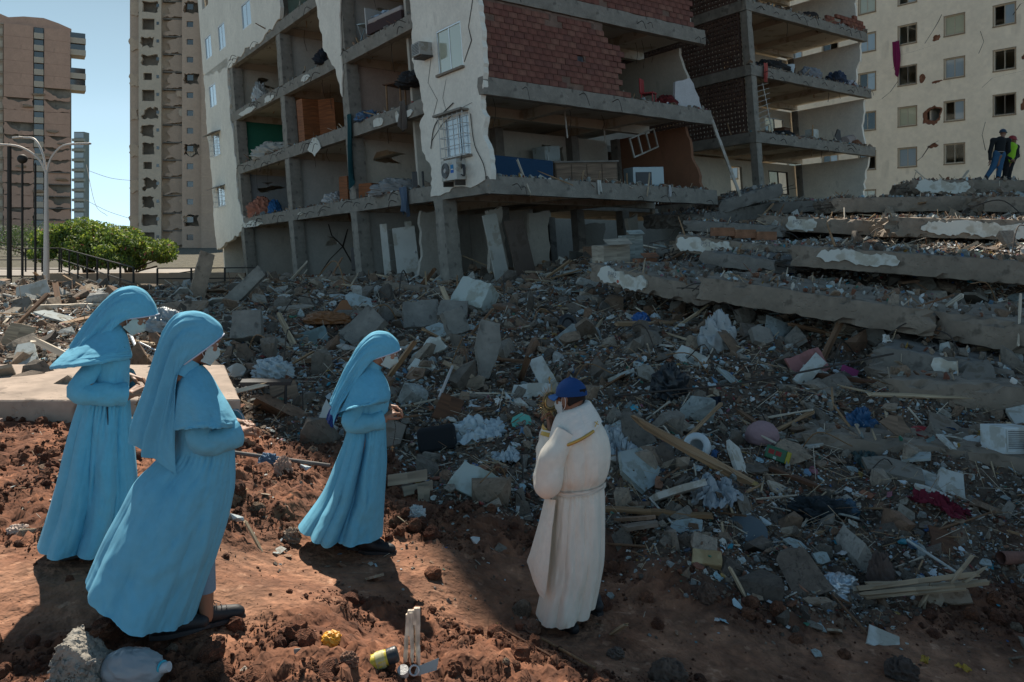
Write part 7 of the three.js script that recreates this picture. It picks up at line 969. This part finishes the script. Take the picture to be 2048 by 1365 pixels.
// ---------- workers on top of the pile ----------
function worker(S) {
  const d = S.d, base = at(S.foot[0], S.foot[1], d), t = thing('person', S.label, 'person'); t.position.copy(base); const L = (px, py, z = 0) => { const v = at(px, py, d); v.z += z; return v.sub(base); };
  const geo = (list, cell = 0.016, k = 0.04) => { const lo = V(1e3, 1e3, 1e3), hi = V(-1e3, -1e3, -1e3); for (const [a, b] of list) for (const p of [a, b]) { lo.min(p); hi.max(p); } lo.addScalar(-0.22); hi.addScalar(0.22); return limb(list, lo, hi, cell, k); };
  const J = Object.fromEntries(Object.entries(S.j).map(([k, v]) => [k, L(...v)])), HM = frame(J.head, V(...S.face), V(0, 1, 0), 1.03);
  mesh('body', mergeGeometries([geo([[J.head.clone().add(V(0, -0.15, 0)), J.chest, 0.06, 0.1], [J.shl, J.ell, 0.05, 0.042], [J.ell, J.hal, 0.04, 0.032], [J.shr, J.elr, 0.05, 0.042], [J.elr, J.har, 0.04, 0.032], [J.chest, J.hip, 0.12, 0.12], [J.hip, J.ftl, 0.09, 0.045], [J.hip, J.ftr, 0.09, 0.045]], 0.02), HEAD.clone().applyMatrix4(HM), ...[[J.hal, J.ell], [J.har, J.elr]].map(([h, e]) => handGeometry([0.35, 0.4, 0.45, 0.5], 0.05, [0.5, 0.4]).applyMatrix4(frame(h, h.clone().sub(e), V(0.6, 0.1, 0.8))))]), SKIN2, t); eyes(t, HM);
  mesh('top', geo([[J.chest.clone().add(V(0, 0.1, 0)), J.hip.clone().add(V(0, 0.1, 0)), 0.15, 0.145], [J.shl, J.shr, 0.085, 0.085], [J.shl, J.ell, 0.075, 0.06], [J.ell, J.ell.clone().lerp(J.hal, S.cuff ?? 0.85), 0.06, 0.05], [J.shr, J.elr, 0.075, 0.06], [J.elr, J.elr.clone().lerp(J.har, S.cuff ?? 0.85), 0.06, 0.05]]), S.top, t);
  mesh('trousers', geo([[J.hip.clone().add(V(-0.06, 0.06, 0)), J.hip.clone().add(V(0.06, 0.06, 0)), 0.13, 0.13], [J.hip.clone().add(V(-0.08, 0, 0)), J.knl, 0.115, 0.085], [J.knl, J.ftl, 0.085, 0.068], [J.hip.clone().add(V(0.08, 0, 0)), J.knr, 0.115, 0.085], [J.knr, J.ftr, 0.085, 0.068]]), S.trousers, t);
  const h = mesh('helmet', nets((x, y, z) => { const a = ellipsoid([-0.012, 0.045, 0], [0.122, 0.1, 0.1])(x, y, z), b = ellipsoid([0.0, 0.03, 0], [0.16, 0.018, 0.115])(x, y, z); return Math.min(Math.max(a, 0.02 - y), b); }, V(-0.2, -0.02, -0.15), V(0.2, 0.18, 0.15), 0.008).applyMatrix4(HM), S.helmet, t); void h;
  if (S.vest) { mesh('vest', geo([[J.chest.clone().add(V(0, 0.1, 0)), J.hip.clone().add(V(0, 0.05, 0)), 0.165, 0.16], [J.shl.clone().lerp(J.shr, 0.15), J.shr.clone().lerp(J.shl, 0.15), 0.095, 0.095]]), S.vest, t); }
  if (S.belt) mesh('belt', new THREE.TorusGeometry(0.14, 0.018, 8, 30).rotateX(Math.PI / 2).scale(1, 1, 0.95).translate(...J.hip.clone().add(V(0, 0.11, 0)).toArray()), mat('fabric', [0.3, 0.28, 0.25]), t);
  shoe(t, J.ftl.clone().add(V(0, -0.08, 0)), V(...S.toe), 0.28); shoe(t, J.ftr.clone().add(V(0, -0.08, 0)), V(...S.toe), 0.28); return t;
}
worker({ d: 26, foot: [1992, 360], label: 'worker in black shirt, blue jeans and helmet seen from behind on the top slab', face: [0.75, -0.1, -0.65], toe: [0.6, 0, -0.8], belt: true, helmet: mat('plastic', [0.02, 0.045, 0.08]), top: mat('fabric', [0.012, 0.014, 0.016]), trousers: mat('fabric', [0.03, 0.1, 0.19]),
  j: { head: [2007, 267], chest: [2002, 288], hip: [1999, 311], shl: [1987, 281], ell: [1981, 303], hal: [1979, 322, 0.05], shr: [2017, 281], elr: [2018, 302], har: [2010, 315, -0.1], knl: [1987, 334], knr: [2000, 335], ftl: [1974, 354], ftr: [1997, 355] } });
worker({ d: 26.5, foot: [2016, 360], label: 'worker in lime safety vest and red helmet standing behind the one in jeans', face: [0.5, -0.25, 0.6], toe: [0.6, 0, 0.6], helmet: mat('plastic', [0.28, 0.02, 0.02]), top: mat('fabric', [0.02, 0.022, 0.026]), vest: mat('fabric', [0.3, 0.6, 0.03]), trousers: mat('fabric', [0.009, 0.01, 0.012]),
  j: { head: [2026, 280], chest: [2023, 300], hip: [2019, 322], shl: [2012, 294], ell: [2010, 312], hal: [2018, 320, 0.15], shr: [2034, 294], elr: [2036, 312], har: [2024, 320, 0.12], knl: [2012, 338], knr: [2020, 338], ftl: [2010, 354], ftr: [2018, 355] } });

// ---------- what is left in the open rooms ----------
{
  const room = (name, label, category, x, y, s, turn = 0, roll = 0) => { const t = thing(name, label, category); inside(t, x, y, -S(s), turn, 0, roll); return t; };
  const cabinet = (t, w, h, d, m, doors = 2) => { mesh('carcass', merge([box(-w / 2, w / 2, 0, 0.04, -d, 0), box(-w / 2, w / 2, h - 0.04, h, -d, 0), box(-w / 2, -w / 2 + 0.03, 0.04, h - 0.04, -d, 0), box(w / 2 - 0.03, w / 2, 0.04, h - 0.04, -d, 0), box(-w / 2, w / 2, 0.04, h - 0.04, -d - 0.02, -d - 0.001)]), m, t); mesh('shelf', box(-w / 2 + 0.03, w / 2 - 0.03, h * 0.5, h * 0.5 + 0.025, -d, -0.02), m, t); for (let i = 0; i < doors; i++) { const o = mesh('door', box(0, w / doors - 0.01, 0.02, h - 0.02, 0.003, 0.025), m, t); o.position.x = -w / 2 + i * w / doors; if (i === doors - 1 && doors > 1) o.rotation.y = -0.9; } };
  cabinet(room('wardrobe', 'brown wardrobe with an open door in the orange second floor room', 'wardrobe', 1.0, LV[2], 11.9, 0.1, 0.03), 1.5, 1.95, 0.5, RUST);
  cabinet(room('wooden_cabinet', 'small orange brown cabinet standing in the first floor room', 'cabinet', 0.8, LV[1], 8.7, 0.3), 0.7, 1.05, 0.45, RUST, 1);
  cabinet(room('wooden_cabinet', 'low orange brown box near the column on the first floor', 'cabinet', 0.6, LV[1], 6.5, 0.6), 0.75, 0.55, 0.5, RUST, 1);
  { const t = room('television', 'dark box television lying by the first floor edge left of the white corner', 'television', 0.7, LV[1] + 0.02, 3.7, 0.9); mesh('case', metreUV(new RoundedBoxGeometry(0.95, 0.6, 0.4, 2, 0.03), 1).translate(0, 0.32, 0), BLACK, t); mesh('screen', cbox(0.5, 0.4, 0.01).translate(-0.15, 0.32, 0.205), BLUEPANE, t); }
  { const t = room('bed', 'bed with a dark base and a pale sheet hanging over the third floor edge', 'bed', 0.55, LV[3] + 0.05, 4.3, Math.PI / 2 + 0.2, -0.05); mesh('base', roughBox(1.9, 0.35, 0.95, 4, 0.01, 0.2, 0).translate(0, 0.22, 0), mat('fabric', [0.06, 0.035, 0.035]), t); mesh('mattress', metreUV(new RoundedBoxGeometry(1.85, 0.18, 0.9, 3, 0.06), 1).translate(0, 0.48, 0), mat('fabric', [0.4, 0.36, 0.34]), t); mesh('blanket', crumpled(1.0, 1.1, 0.2, 5).translate(0.35, 0.58, 0.1), mat('fabric', [0.45, 0.53, 0.62]), t); mesh('headboard', cbox(0.05, 0.9, 0.95).translate(0.98, 0.55, 0), mat('fabric', [0.5, 0.49, 0.46]), t); }
  { const t = room('metal_stool', 'pale blue crossed-leg stool beside the bed on the third floor', 'stool', 0.5, LV[3], 6.2, 0.6); for (const [a, b] of [[-1, 1], [1, -1]]) mesh('leg', merge([bar(V(a * 0.25, 0, 0.2), V(b * 0.25, 0.75, 0.2), 0.02), bar(V(a * 0.25, 0, -0.2), V(b * 0.25, 0.75, -0.2), 0.02)]), mat('paint', [0.4, 0.5, 0.55]), t); mesh('seat', cbox(0.55, 0.04, 0.45).translate(0, 0.77, 0), mat('paint', [0.4, 0.5, 0.55]), t); }
  const soft = (name, label, x, y, s, a, b, c, m, q, cat = 'clothes') => { const o = solo(name, heap(a, b, c, 0.5, q), m, label, cat); inside(o, x, y + b * 0.3, x < 1.6 ? -S(s) : -s, q); return o; };
  soft('clothes', 'blue bundle in the grey blue first floor room', 0.5, LV[1], 16.4, 0.3, 0.5, 0.3, mat('fabric', [0.03, 0.13, 0.3]), 2); soft('bedding', 'coral bedding in the grey blue first floor room', 0.6, LV[1], 18.4, 0.65, 0.7, 0.4, mat('fabric', [0.5, 0.2, 0.13]), 3, 'bedding');
  soft('bedding', 'pale bedding heap on the first floor by the cabinet', 0.6, LV[1], 9.9, 0.7, 0.35, 0.5, mat('fabric', [0.5, 0.48, 0.46]), 4, 'bedding'); soft('debris_heap', 'whitish rubbish heap in the green room', 0.7, LV[2], 16.6, 1.5, 0.55, 0.6, mat('plaster', [0.45, 0.41, 0.37]), 5, 'rubble');
  soft('clothes', 'dark clothes spilling over the third floor edge', 0.15, LV[3], 9.0, 0.4, 0.4, 0.3, mat('fabric', [0.02, 0.022, 0.03]), 6); soft('clothes', 'blue and white clothes on the second floor edge', 0.4, LV[2], 6.3, 0.6, 0.3, 0.4, mat('fabric', [0.12, 0.2, 0.32]), 7); soft('clothes', 'black bedding draped by the white corner on the second floor', 0.5, LV[2] + 0.7, 3.2, 0.8, 0.35, 0.5, mat('fabric', [0.02, 0.02, 0.022]), 8);
  soft('bedding', 'grey bedding by the television on the first floor', 0.6, LV[1], 5.0, 0.9, 0.4, 0.5, mat('fabric', [0.32, 0.31, 0.3]), 9, 'bedding'); soft('gas_bottle', 'white rounded appliance in the third floor room by the left wall', 0.6, LV[3], 17.4, 0.4, 0.75, 0.4, mat('paint', [0.6, 0.6, 0.6]), 10, 'appliance');
  { const t = room('table', 'tall dark table frame on the second floor', 'table', 0.7, LV[2], 4.4, 0.4); for (const [x, z] of [[-0.5, -0.3], [0.5, -0.3], [-0.5, 0.3], [0.5, 0.3]]) mesh('leg', bar(V(x, 0, z), V(x, 0.95, z), 0.035), WOOD, t); mesh('top', cbox(1.2, 0.05, 0.75).translate(0, 0.97, 0), DARKWOOD, t); }
  const drape = (label, w, h, fold, q, m, x, y, s, turn) => { const o = solo('hanging_cloth', clothSheet(w, h, fold, q), m, label, 'cloth'); inside(o, x, y, x < 1.6 ? -S(s) : -s, turn); return o; };
  drape('long dark teal curtain hanging down the column of the second floor', 0.4, 2.5, 0.06, 3, mat('fabric', [0.012, 0.07, 0.08]), -0.08, LV[2] + 0.35, 6.9, -Math.PI / 2); drape('blue jeans hanging over the first floor edge below the television', 0.5, 0.9, 0.06, 5, mat('fabric', [0.1, 0.14, 0.2]), -0.08, LV[1] + 0.1, 3.5, -Math.PI / 2); drape('brown cloth hanging over the second floor edge near the white corner', 0.4, 0.9, 0.05, 8, mat('fabric', [0.12, 0.1, 0.085]), -0.08, LV[2] + 0.12, 3.2, -Math.PI / 2);
  // air conditioners on the white corner
  { const t = room('air_conditioner', 'outdoor air conditioning unit with a blue sticker on the white corner', 'air conditioner', -0.2, 3.02, 0.98, -Math.PI / 2); mesh('casing', metreUV(new RoundedBoxGeometry(0.86, 0.6, 0.34, 2, 0.02), 1).translate(0, 0.36, 0), mat('paint', [0.62, 0.62, 0.6]), t); const f = mesh('fan_grille', new THREE.CylinderGeometry(0.225, 0.225, 0.02, 30).rotateX(Math.PI / 2).translate(-0.18, 0.36, 0.175), BLACK, t); mesh('hub', new THREE.CylinderGeometry(0.06, 0.06, 0.02, 18).rotateX(Math.PI / 2).translate(-0.18, 0.36, 0.19), mat('paint', [0.5, 0.5, 0.5]), f); for (let i = 0; i < 4; i++) mesh('ring', new THREE.TorusGeometry(0.08 + i * 0.04, 0.005, 5, 28).translate(-0.18, 0.36, 0.19), STEEL, f); mesh('sticker', merge([cbox(0.17, 0.13, 0.004).translate(0.2, 0.44, 0.174)]), mat('plain', [0.01, 0.2, 0.42]), t); mesh('sticker', cbox(0.17, 0.09, 0.004).translate(0.2, 0.31, 0.174), mat('plain', [0.01, 0.12, 0.45]), t); mesh('sticker_band', cbox(0.1, 0.03, 0.005).translate(0.2, 0.37, 0.1745), mat('plain', [0.7, 0.75, 0.78]), t); mesh('bracket', merge([box(-0.35, -0.31, -0.1, 0.05, -0.17, 0.17), box(0.31, 0.35, -0.1, 0.05, -0.17, 0.17)]), IRON, t); const l = []; for (let i = 0; i < 3; i++) l.push(tube([V(0.43, 0.5 - i * 0.06, 0), V(0.6 + i * 0.05, 0.45, 0.06), V(0.62 + i * 0.03, 0.15, 0.05), V(0.45, 0.2, 0.02)], 0.016, 20, 6)); l.push(tube([V(0.44, 0.6, 0), V(0.62, 0.85, 0.06), V(0.56, 1.3, 0.04), V(0.52, 1.9, 0.02)], 0.016, 24, 6)); mesh('hoses', merge(l), BLACK, t); }
  { const t = room('air_conditioner', 'small window air conditioner jutting from the upper white corner', 'air conditioner', -0.2, 6.95, 1.78, -Math.PI / 2); mesh('casing', metreUV(new RoundedBoxGeometry(0.5, 0.4, 0.55, 2, 0.015), 1).translate(0, 0.2, 0), mat('paint', [0.42, 0.41, 0.39]), t); mesh('grille', merge(Array.from({ length: 7 }, (_, i) => box(-0.2, 0.2, 0.05 + i * 0.045, 0.07 + i * 0.045, 0.275, 0.285))), BLACK, t); mesh('bracket', box(-0.28, 0.28, -0.05, 0, -0.2, 0.2), IRON, t); }
  solo('facade_cable', tube([[0.95, 5.35], [1.5, 5.1], [1.75, 4.8], [1.9, 4.2]].map(([s, y]) => V(-0.06, y, -S(s)).applyMatrix4(MB)), 0.016, 20, 5), IRON, 'black cable curling over the barred window of the white corner', 'cable');
  solo('facade_cable', tube([[0.35, 4.9], [0.3, 4.0], [0.12, 3.4], [0.08, 3.0]].map(([s, y]) => V(-0.06, y, -S(s)).applyMatrix4(MB)), 0.012, 20, 5), IRON, 'thin black cable hanging right of the air conditioning unit', 'cable');
  // right-hand rooms
  { const o = solo('blue_sofa', metreUV(new RoundedBoxGeometry(2.9, 0.72, 0.5, 3, 0.08), 1), mat('fabric', [0.012, 0.05, 0.11]), 'dark blue sofa back in the first floor corner room', 'sofa'); inside(o, 1.7, LV[1] + 0.38, -1.3, 0.1, 0, -0.05); }
  { const t = thing('kitchen_counter', 'brown kitchen counter in the first floor corner room', 'counter'); inside(t, 4.6, LV[1], -1.6, -0.25); mesh('body', box(-1.1, 1.1, 0, 0.78, -0.4, 0.4), mat('wood', [0.2, 0.16, 0.13]), t); mesh('top', box(-1.15, 1.15, 0.783, 0.83, -0.45, 0.45), CON2, t); for (let i = 0; i < 4; i++) mesh('door', box(-1.07 + i * 0.54, -0.57 + i * 0.54, 0.06, 0.72, 0.403, 0.42), mat('wood', [0.26, 0.2, 0.16]), t); }
  { const t = thing('stove', 'grey stove at the edge of the first floor corner room', 'stove'); inside(t, 6.8, LV[1], -1.0, -0.2); mesh('body', metreUV(new RoundedBoxGeometry(1.2, 0.72, 0.6, 2, 0.02), 1).translate(0, 0.36, 0), mat('metal', [0.3, 0.36, 0.38], { metalness: 0.4 }), t); mesh('oven_door', box(-0.5, 0.1, 0.12, 0.55, 0.302, 0.32), BLACK, t); for (const x of [-0.3, 0.3]) mesh('burner', new THREE.TorusGeometry(0.13, 0.015, 6, 20).rotateX(Math.PI / 2).translate(x, 0.735, 0), IRON, t); }
  { const t = thing('refrigerator', 'pale refrigerator against the back wall of the corner room', 'refrigerator'); inside(t, 5.3, LV[1], -4.2, 0.1, 0, 0.06); mesh('body', metreUV(new RoundedBoxGeometry(0.75, 1.7, 0.65, 3, 0.03), 1).translate(0, 0.85, 0), mat('paint', [0.45, 0.52, 0.55]), t); mesh('handle', bar(V(-0.28, 0.9, 0.35), V(-0.28, 1.4, 0.35), 0.015), ALU, t); mesh('door_seam', box(-0.37, 0.37, 1.15, 1.165, 0.326, 0.33), IRON, t); }
  { const t = thing('shelf_frame', 'white shelf frame dangling in the right part of the corner room', 'shelf'); inside(t, 7.6, LV[1] + 1.35, -1.6, 0.1, 0, 0.3); mesh('frame', merge([box(-0.7, 0.7, 0, 0.05, 0, 0.05), box(-0.7, 0.7, 0.65, 0.7, 0, 0.05), ...[-0.7, -0.25, 0.2, 0.65].map((x) => box(x, x + 0.05, 0.05, 0.65, 0.003, 0.047))]), mat('paint', [0.4, 0.4, 0.38]), t); }
  for (const [x, z, h, lab] of [[4.1, -1.6, 1.0, 'thin white pipe hanging from the ceiling of the corner room'], [7.0, -3.0, 0.8, 'short white pipe hanging before the back wall of the corner room']]) { const o = solo('hanging_pipe', bar(V(0, 0, 0), V(0.05, -h, 0.02), 0.03), PALEC, lab, 'pipe'); inside(o, x, LV[2] - 0.16, z); }
  { const t = thing('plastic_chair', 'red plastic chair on the second floor beside the brick wall', 'chair'); inside(t, 7.0, LV[2], -0.7, 0.5); const R = mat('plastic', [0.3, 0.012, 0.014]); mesh('seat', cbox(0.45, 0.04, 0.45).translate(0, 0.43, 0), R, t); mesh('backrest', metreUV(new RoundedBoxGeometry(0.45, 0.5, 0.05, 2, 0.02), 1).translate(0, 0.7, -0.22), R, t); for (const [x, z] of [[-0.2, -0.2], [0.2, -0.2], [-0.2, 0.2], [0.2, 0.2]]) mesh('leg', bar(V(x, 0, z), V(x * 0.9, 0.42, z * 0.9), 0.022), R, t); }
  soft('armchair', 'dark red armchair toppled beside the red plastic chair', 7.9, LV[2], 0.8, 0.4, 0.35, 0.4, mat('fabric', [0.14, 0.015, 0.016]), 12, 'armchair');
  { const t = thing('wall_remnant', 'pale broken wall remnant at the right end of the second floor', 'wall'); inside(t, 8.6, LV[2], -0.5, -0.2); mesh('wall', plate(ragged([[-0.6, 0, 1], [0.55, 0], [0.25, 0.9], [0.1, 1.1], [-0.5, 0.95]], 0.15, 0.04, 3), 0.12, [], 0, 0.6), mat('wall', [0.55, 0.56, 0.6]), t); mesh('brick_edge', plate(ragged([[-0.6, 0, 1], [0.57, 0], [0.3, 0.85], [-0.45, 0.8]], 0.15, 0.04, 4), 0.08, [], 0, 0.6).translate(0, 0, -0.1), mat('brick', [0.3, 0.13, 0.1]), t); }
  drape('grey cloth hanging in the second floor gap right of the bricks', 0.9, 1.4, 0.06, 14, mat('fabric', [0.18, 0.2, 0.24]), 5.7, LV[3] - 0.7, 2.2, 0);
  drape('white rag caught on the edge of the first floor slab', 0.14, 0.4, 0.03, 9, mat('fabric', [0.6, 0.6, 0.55]), 3.9, LV[1] + 0.06, -0.05, 0); drape('pale rag on the first floor slab near the stove', 0.1, 0.35, 0.03, 10, mat('fabric', [0.5, 0.5, 0.5]), 6.9, LV[1] + 0.06, -0.05, 0);
  { const a = V(HX + 0.2, LV[2] - 0.1, -0.2).applyMatrix4(MB), b = V(HX + 1.0, LV[1] - 0.2, 0.2).applyMatrix4(MB); solo('dangling_post', roughBox(a.distanceTo(b), 0.1, 0.1, 5, 0.008, 0.2, 0.02).applyQuaternion(new THREE.Quaternion().setFromUnitVectors(V(1, 0, 0), b.clone().sub(a).normalize())).translate((a.x + b.x) / 2, (a.y + b.y) / 2, (a.z + b.z) / 2), mat('paint', [0.5, 0.48, 0.45]), 'pale post dangling from the right end of the second floor slab', 'post'); }
  // rear wing
  const inB = (o, x, y, z, turn = 0, roll = 0) => { o.position.set(x, y, z).applyMatrix4(houseB.matrix); o.quaternion.copy(QB).multiply(tilted(0, turn, roll)); return o; };
  for (const [lab, name, x, k, a, b, c, col, q] of [['dark furniture heap on the upper floor of the rear wing', 'furniture_heap', 2.2, 3, 1.0, 0.45, 0.6, [0.03, 0.028, 0.028], 3], ['grey mattress on the upper floor edge of the rear wing', 'mattress', 5.2, 3, 0.55, 0.5, 0.4, [0.3, 0.31, 0.33], 5], ['navy and white clothes heap at the right end of the upper floor', 'clothes', 7.3, 3, 0.95, 0.55, 0.5, [0.06, 0.08, 0.13], 7], ['white clothes at the right tip of the upper floor edge', 'clothes', 8.4, 3, 0.45, 0.35, 0.4, [0.45, 0.44, 0.47], 9], ['dark carpet heap on the middle floor of the rear wing', 'carpet', 2.6, 2, 0.7, 0.25, 0.5, [0.025, 0.03, 0.035], 11], ['rust coloured rubbish at the right end of the middle floor', 'rubbish', 8.6, 2, 0.45, 0.3, 0.35, [0.3, 0.14, 0.08], 13], ['dark rags on the top floor edge of the rear wing', 'clothes', 5.2, 4, 0.6, 0.35, 0.4, [0.04, 0.035, 0.035], 15]]) { const o = solo(name, heap(a, b, c, 0.5, q), mat('fabric', col), lab, name === 'clothes' ? 'clothes' : name.split('_')[0]); inB(o, x, LB[k] + b * 0.3, -0.8, q); }
  { const t = thing('crate_box', 'dark wooden box on the middle floor of the rear wing', 'box'); inB(t, 4.0, LB[2], -1.6, 0.3); mesh('body', cbox(0.8, 0.65, 0.5).translate(0, 0.33, 0), DARKWOOD, t); mesh('lid', cbox(0.84, 0.04, 0.54).translate(0, 0.68, 0), DARKWOOD, t); }
  { const t = thing('side_chair', 'dark chair on the upper floor of the rear wing', 'chair'); inB(t, 2.6, LB[3], -1.8, 0.4); mesh('seat', cbox(0.5, 0.05, 0.5).translate(0, 0.5, 0), DARKWOOD, t); mesh('backrest', cbox(0.5, 0.7, 0.05).translate(0, 0.95, -0.24), DARKWOOD, t); for (const [x, z] of [[-0.2, -0.2], [0.2, -0.2], [-0.2, 0.2], [0.2, 0.2]]) mesh('leg', bar(V(x, 0, z), V(x, 0.5, z), 0.03), DARKWOOD, t); }
  { const o = solo('bucket', new THREE.LatheGeometry([[0, 0], [0.22, 0], [0.26, 0.55], [0.28, 0.56], [0.24, 0.54], [0.2, 0.02], [0, 0.02]].map(([a, b]) => new THREE.Vector2(a, b)), 22), mat('plastic', [0.45, 0.52, 0.56]), 'pale blue bucket on the upper floor of the rear wing', 'bucket'); inB(o, 3.6, LB[3] + 0.02, -0.7); }
  { const o = solo('white_cabinet', merge([box(-0.25, 0.25, 0, 0.65, -0.2, 0.2), box(-0.22, 0.22, 0.04, 0.6, 0.2, 0.22)]), mat('paint', [0.6, 0.62, 0.6]), 'small white cabinet on the middle floor of the rear wing', 'cabinet'); inB(o, 5.4, LB[2] + 0.02, -1.0, 0.1); }
  { const o = solo('tilted_board', plate([[-0.6, 0], [0.6, 0], [0.5, 0.75], [0.2, 0.8]], 0.05, [], 0, 1), BLACK, 'black tilted panel near the right end of the middle floor', 'panel'); inB(o, 7.0, LB[2] + 0.02, -0.8, 0.2); }
  { const o = solo('rolled_carpet', new THREE.CylinderGeometry(0.25, 0.25, 1.1, 20).rotateZ(Math.PI / 2), mat('fabric', [0.4, 0.33, 0.3]), 'rolled carpet at the right end of the middle floor', 'carpet'); inB(o, 8.4, LB[2] + 0.4, -1.0, 0.2, 0.15); }
  { const o = solo('hanging_cloth', clothSheet(0.3, 0.75, 0.04, 11), mat('fabric', [0.45, 0.1, 0.08]), 'red cloth hanging at the corner of the rear wing', 'cloth'); inB(o, 0.9, LB[3] + 0.15, 0.06); }
  { const t = thing('ceiling_fan', 'dark ceiling fan under the lowest slab of the rear wing', 'fan'); inB(t, 5.6, LB[1] - 0.15, -1.6); mesh('rod', bar(V(0, 0, 0), V(0, -0.4, 0), 0.02), IRON, t); mesh('motor', new THREE.CylinderGeometry(0.1, 0.12, 0.12, 18).translate(0, -0.45, 0), IRON, t); for (let i = 0; i < 4; i++) mesh('blade', box(0.1, 0.62, -0.47, -0.455, -0.06, 0.06).applyMatrix4(new THREE.Matrix4().makeRotationY(i * Math.PI / 2 + 0.3)), DARKWOOD, t); }
  for (const [x, k, h, lab] of [[3.4, 4, 0.8, 'wire hanging from the upper slab of the rear wing'], [6.2, 3, 0.7, 'cable hanging from the middle slab of the rear wing'], [5.3, 2, 0.6, 'strip hanging from the lowest slab edge of the rear wing'], [2.6, 5, 0.9, 'wire with a bulb hanging from the top slab of the rear wing']]) { const o = solo('hanging_wire', tube([V(0, 0, 0), V(0.04, -h * 0.5, 0.02), V(-0.03, -h, 0)], 0.014, 12, 5), IRON, lab, 'wire'); inB(o, x, LB[k] - 0.15, -0.5); }
  // rooms at ground level under the block
  { const t = thing('shelving', 'leaning white shelves in the ground floor room left of the corner pillar', 'shelving'); inside(t, 1.2, 0.1, -8.2, 0.2, 0, 0.06); const W = mat('paint', [0.52, 0.52, 0.5]); mesh('upright', box(-0.6, -0.55, 0, 2.1, -0.2, 0.2), W, t); mesh('upright', box(0.55, 0.6, 0, 2.1, -0.2, 0.2), W, t); for (let i = 0; i < 4; i++) mesh('shelf', box(-0.548, 0.548, 0.2 + i * 0.55, 0.24 + i * 0.55, -0.198, 0.198), W, t); }
  { const t = thing('leaning_doorleaf', 'white door leaning against the ground floor shelves', 'door'); inside(t, 0.9, 0.1, -7.0, -0.6, -0.1, 0.08); mesh('leaf', box(-0.4, 0.4, 0, 1.9, -0.02, 0.02), mat('paint', [0.58, 0.58, 0.56]), t); mesh('handle', new THREE.SphereGeometry(0.035, 10, 8).translate(0.32, 0.95, 0.05), ALU, t); }
  { const t = thing('shop_counter', 'black machine with yellow legs in the ground floor room', 'machine'); inside(t, 1.0, 0, -11, 0.4); mesh('body', metreUV(new RoundedBoxGeometry(0.8, 0.9, 0.6, 2, 0.04), 1).translate(0, 0.9, 0), BLACK, t); for (const x of [-0.3, 0.3]) mesh('leg', bar(V(x, 0, 0.3), V(x, 0.45, 0.28), 0.03), mat('paint', [0.5, 0.36, 0.03]), t); }
  for (const [x, s, w, h, roll, c, lab] of [[2.6, 2.2, 0.8, 2.2, 0.16, [0.13, 0.09, 0.07], 'dark brown door panel leaning under the first floor slab'], [4.6, 2.0, 1.1, 1.1, -0.15, [0.09, 0.085, 0.07], 'dark square panel leaning right of the ground floor wall'], [1.5, 2.0, 0.55, 2.3, 0.12, [0.5, 0.49, 0.46], 'pale door frame leaning beside the corner pillar']]) { const o = solo('leaning_board', plate(rect(-w / 2, w / 2, 0, h), 0.05, [], 0.004, 0.7), mat('paint', c), lab, 'panel'); inside(o, x, -0.1, -s, 0.1, -0.1, roll); }
  for (const [px, py, w, h, d, c, lab] of [[1222, 512, 0.75, 0.55, 20, [0.5, 0.47, 0.43], 'pale cardboard box under the slab beside the rubble pile'], [1262, 500, 0.5, 0.75, 20.6, [0.4, 0.47, 0.5], 'bluish appliance behind the pale cardboard box'], [1290, 527, 0.45, 0.24, 18.6, [0.28, 0.13, 0.075], 'brown carton in front of the bluish appliance']]) { const t = thing('carton', lab, 'box'); t.position.copy(at(px, py, d)); t.quaternion.copy(tilted(0, 0.4, 0.05)); mesh('body', cbox(w, h, w * 0.8), mat('wood', c), t); mesh('flap', cbox(w * 0.9, 0.012, w * 0.4).rotateX(0.5).translate(0, h / 2 + 0.08, w * 0.5), mat('wood', c), t); }
}

// torn reinforcement along the broken floor edges
{
  const r = rng(404), hang = (parent, p, dir, l) => mesh('rebar', tube([p, p.clone().addScaledVector(dir, l * 0.35).add(V(0, 0.05 * r(), 0)), p.clone().addScaledVector(dir, l * 0.6).add(V(0.1 * (r() - 0.5), -l * (0.2 + 0.5 * r()), 0.1 * (r() - 0.5)))], 0.009 + 0.006 * r(), 8, 4), IRON, parent);
  for (let i = 0; i < 70; i++) { const k = 1 + Math.floor(r() * 4), y = LV[k] - 0.1 - 0.35 * r(); r() < 0.6 ? hang(houseA, V(0, y, -4 - r() * 19), V(-1, 0, 0), 0.3 + 0.5 * r()) : hang(houseA, V(r() * HX, y, 0), V(0, 0, 1), 0.3 + 0.5 * r()); }
  for (let i = 0; i < 30; i++) hang(houseB, V(r() * BX, LB[1 + Math.floor(r() * 4)] - 0.1 - 0.3 * r(), 0), V(0, 0, 1), 0.3 + 0.5 * r());
  for (let i = 0; i < 14; i++) { const k = 2 + Math.floor(r() * 3), x = 0.4 + r() * 1.2, z = -4 - r() * 19, h = 0.4 + 1.1 * r(); mesh('loose_cable', tube([V(x, LV[k] - 0.15, z), V(x - 0.1, LV[k] - 0.15 - h * 0.5, z + 0.1), V(x + 0.15 * (r() - 0.5), LV[k] - 0.15 - h, z)], 0.01, 10, 4), IRON, houseA); }
  for (let i = 0; i < 12; i++) { const k = 2 + Math.floor(r() * 2), x = r() * 8.5, z = -0.6 - r() * 2, h = 0.3 + 0.8 * r(); mesh('loose_cable', tube([V(x, LV[k] - 0.15, z), V(x + 0.1, LV[k] - 0.15 - h * 0.5, z), V(x - 0.1, LV[k] - 0.15 - h, z + 0.1)], 0.01, 10, 4), IRON, houseA); }
}

renderer.render(scene, camera);
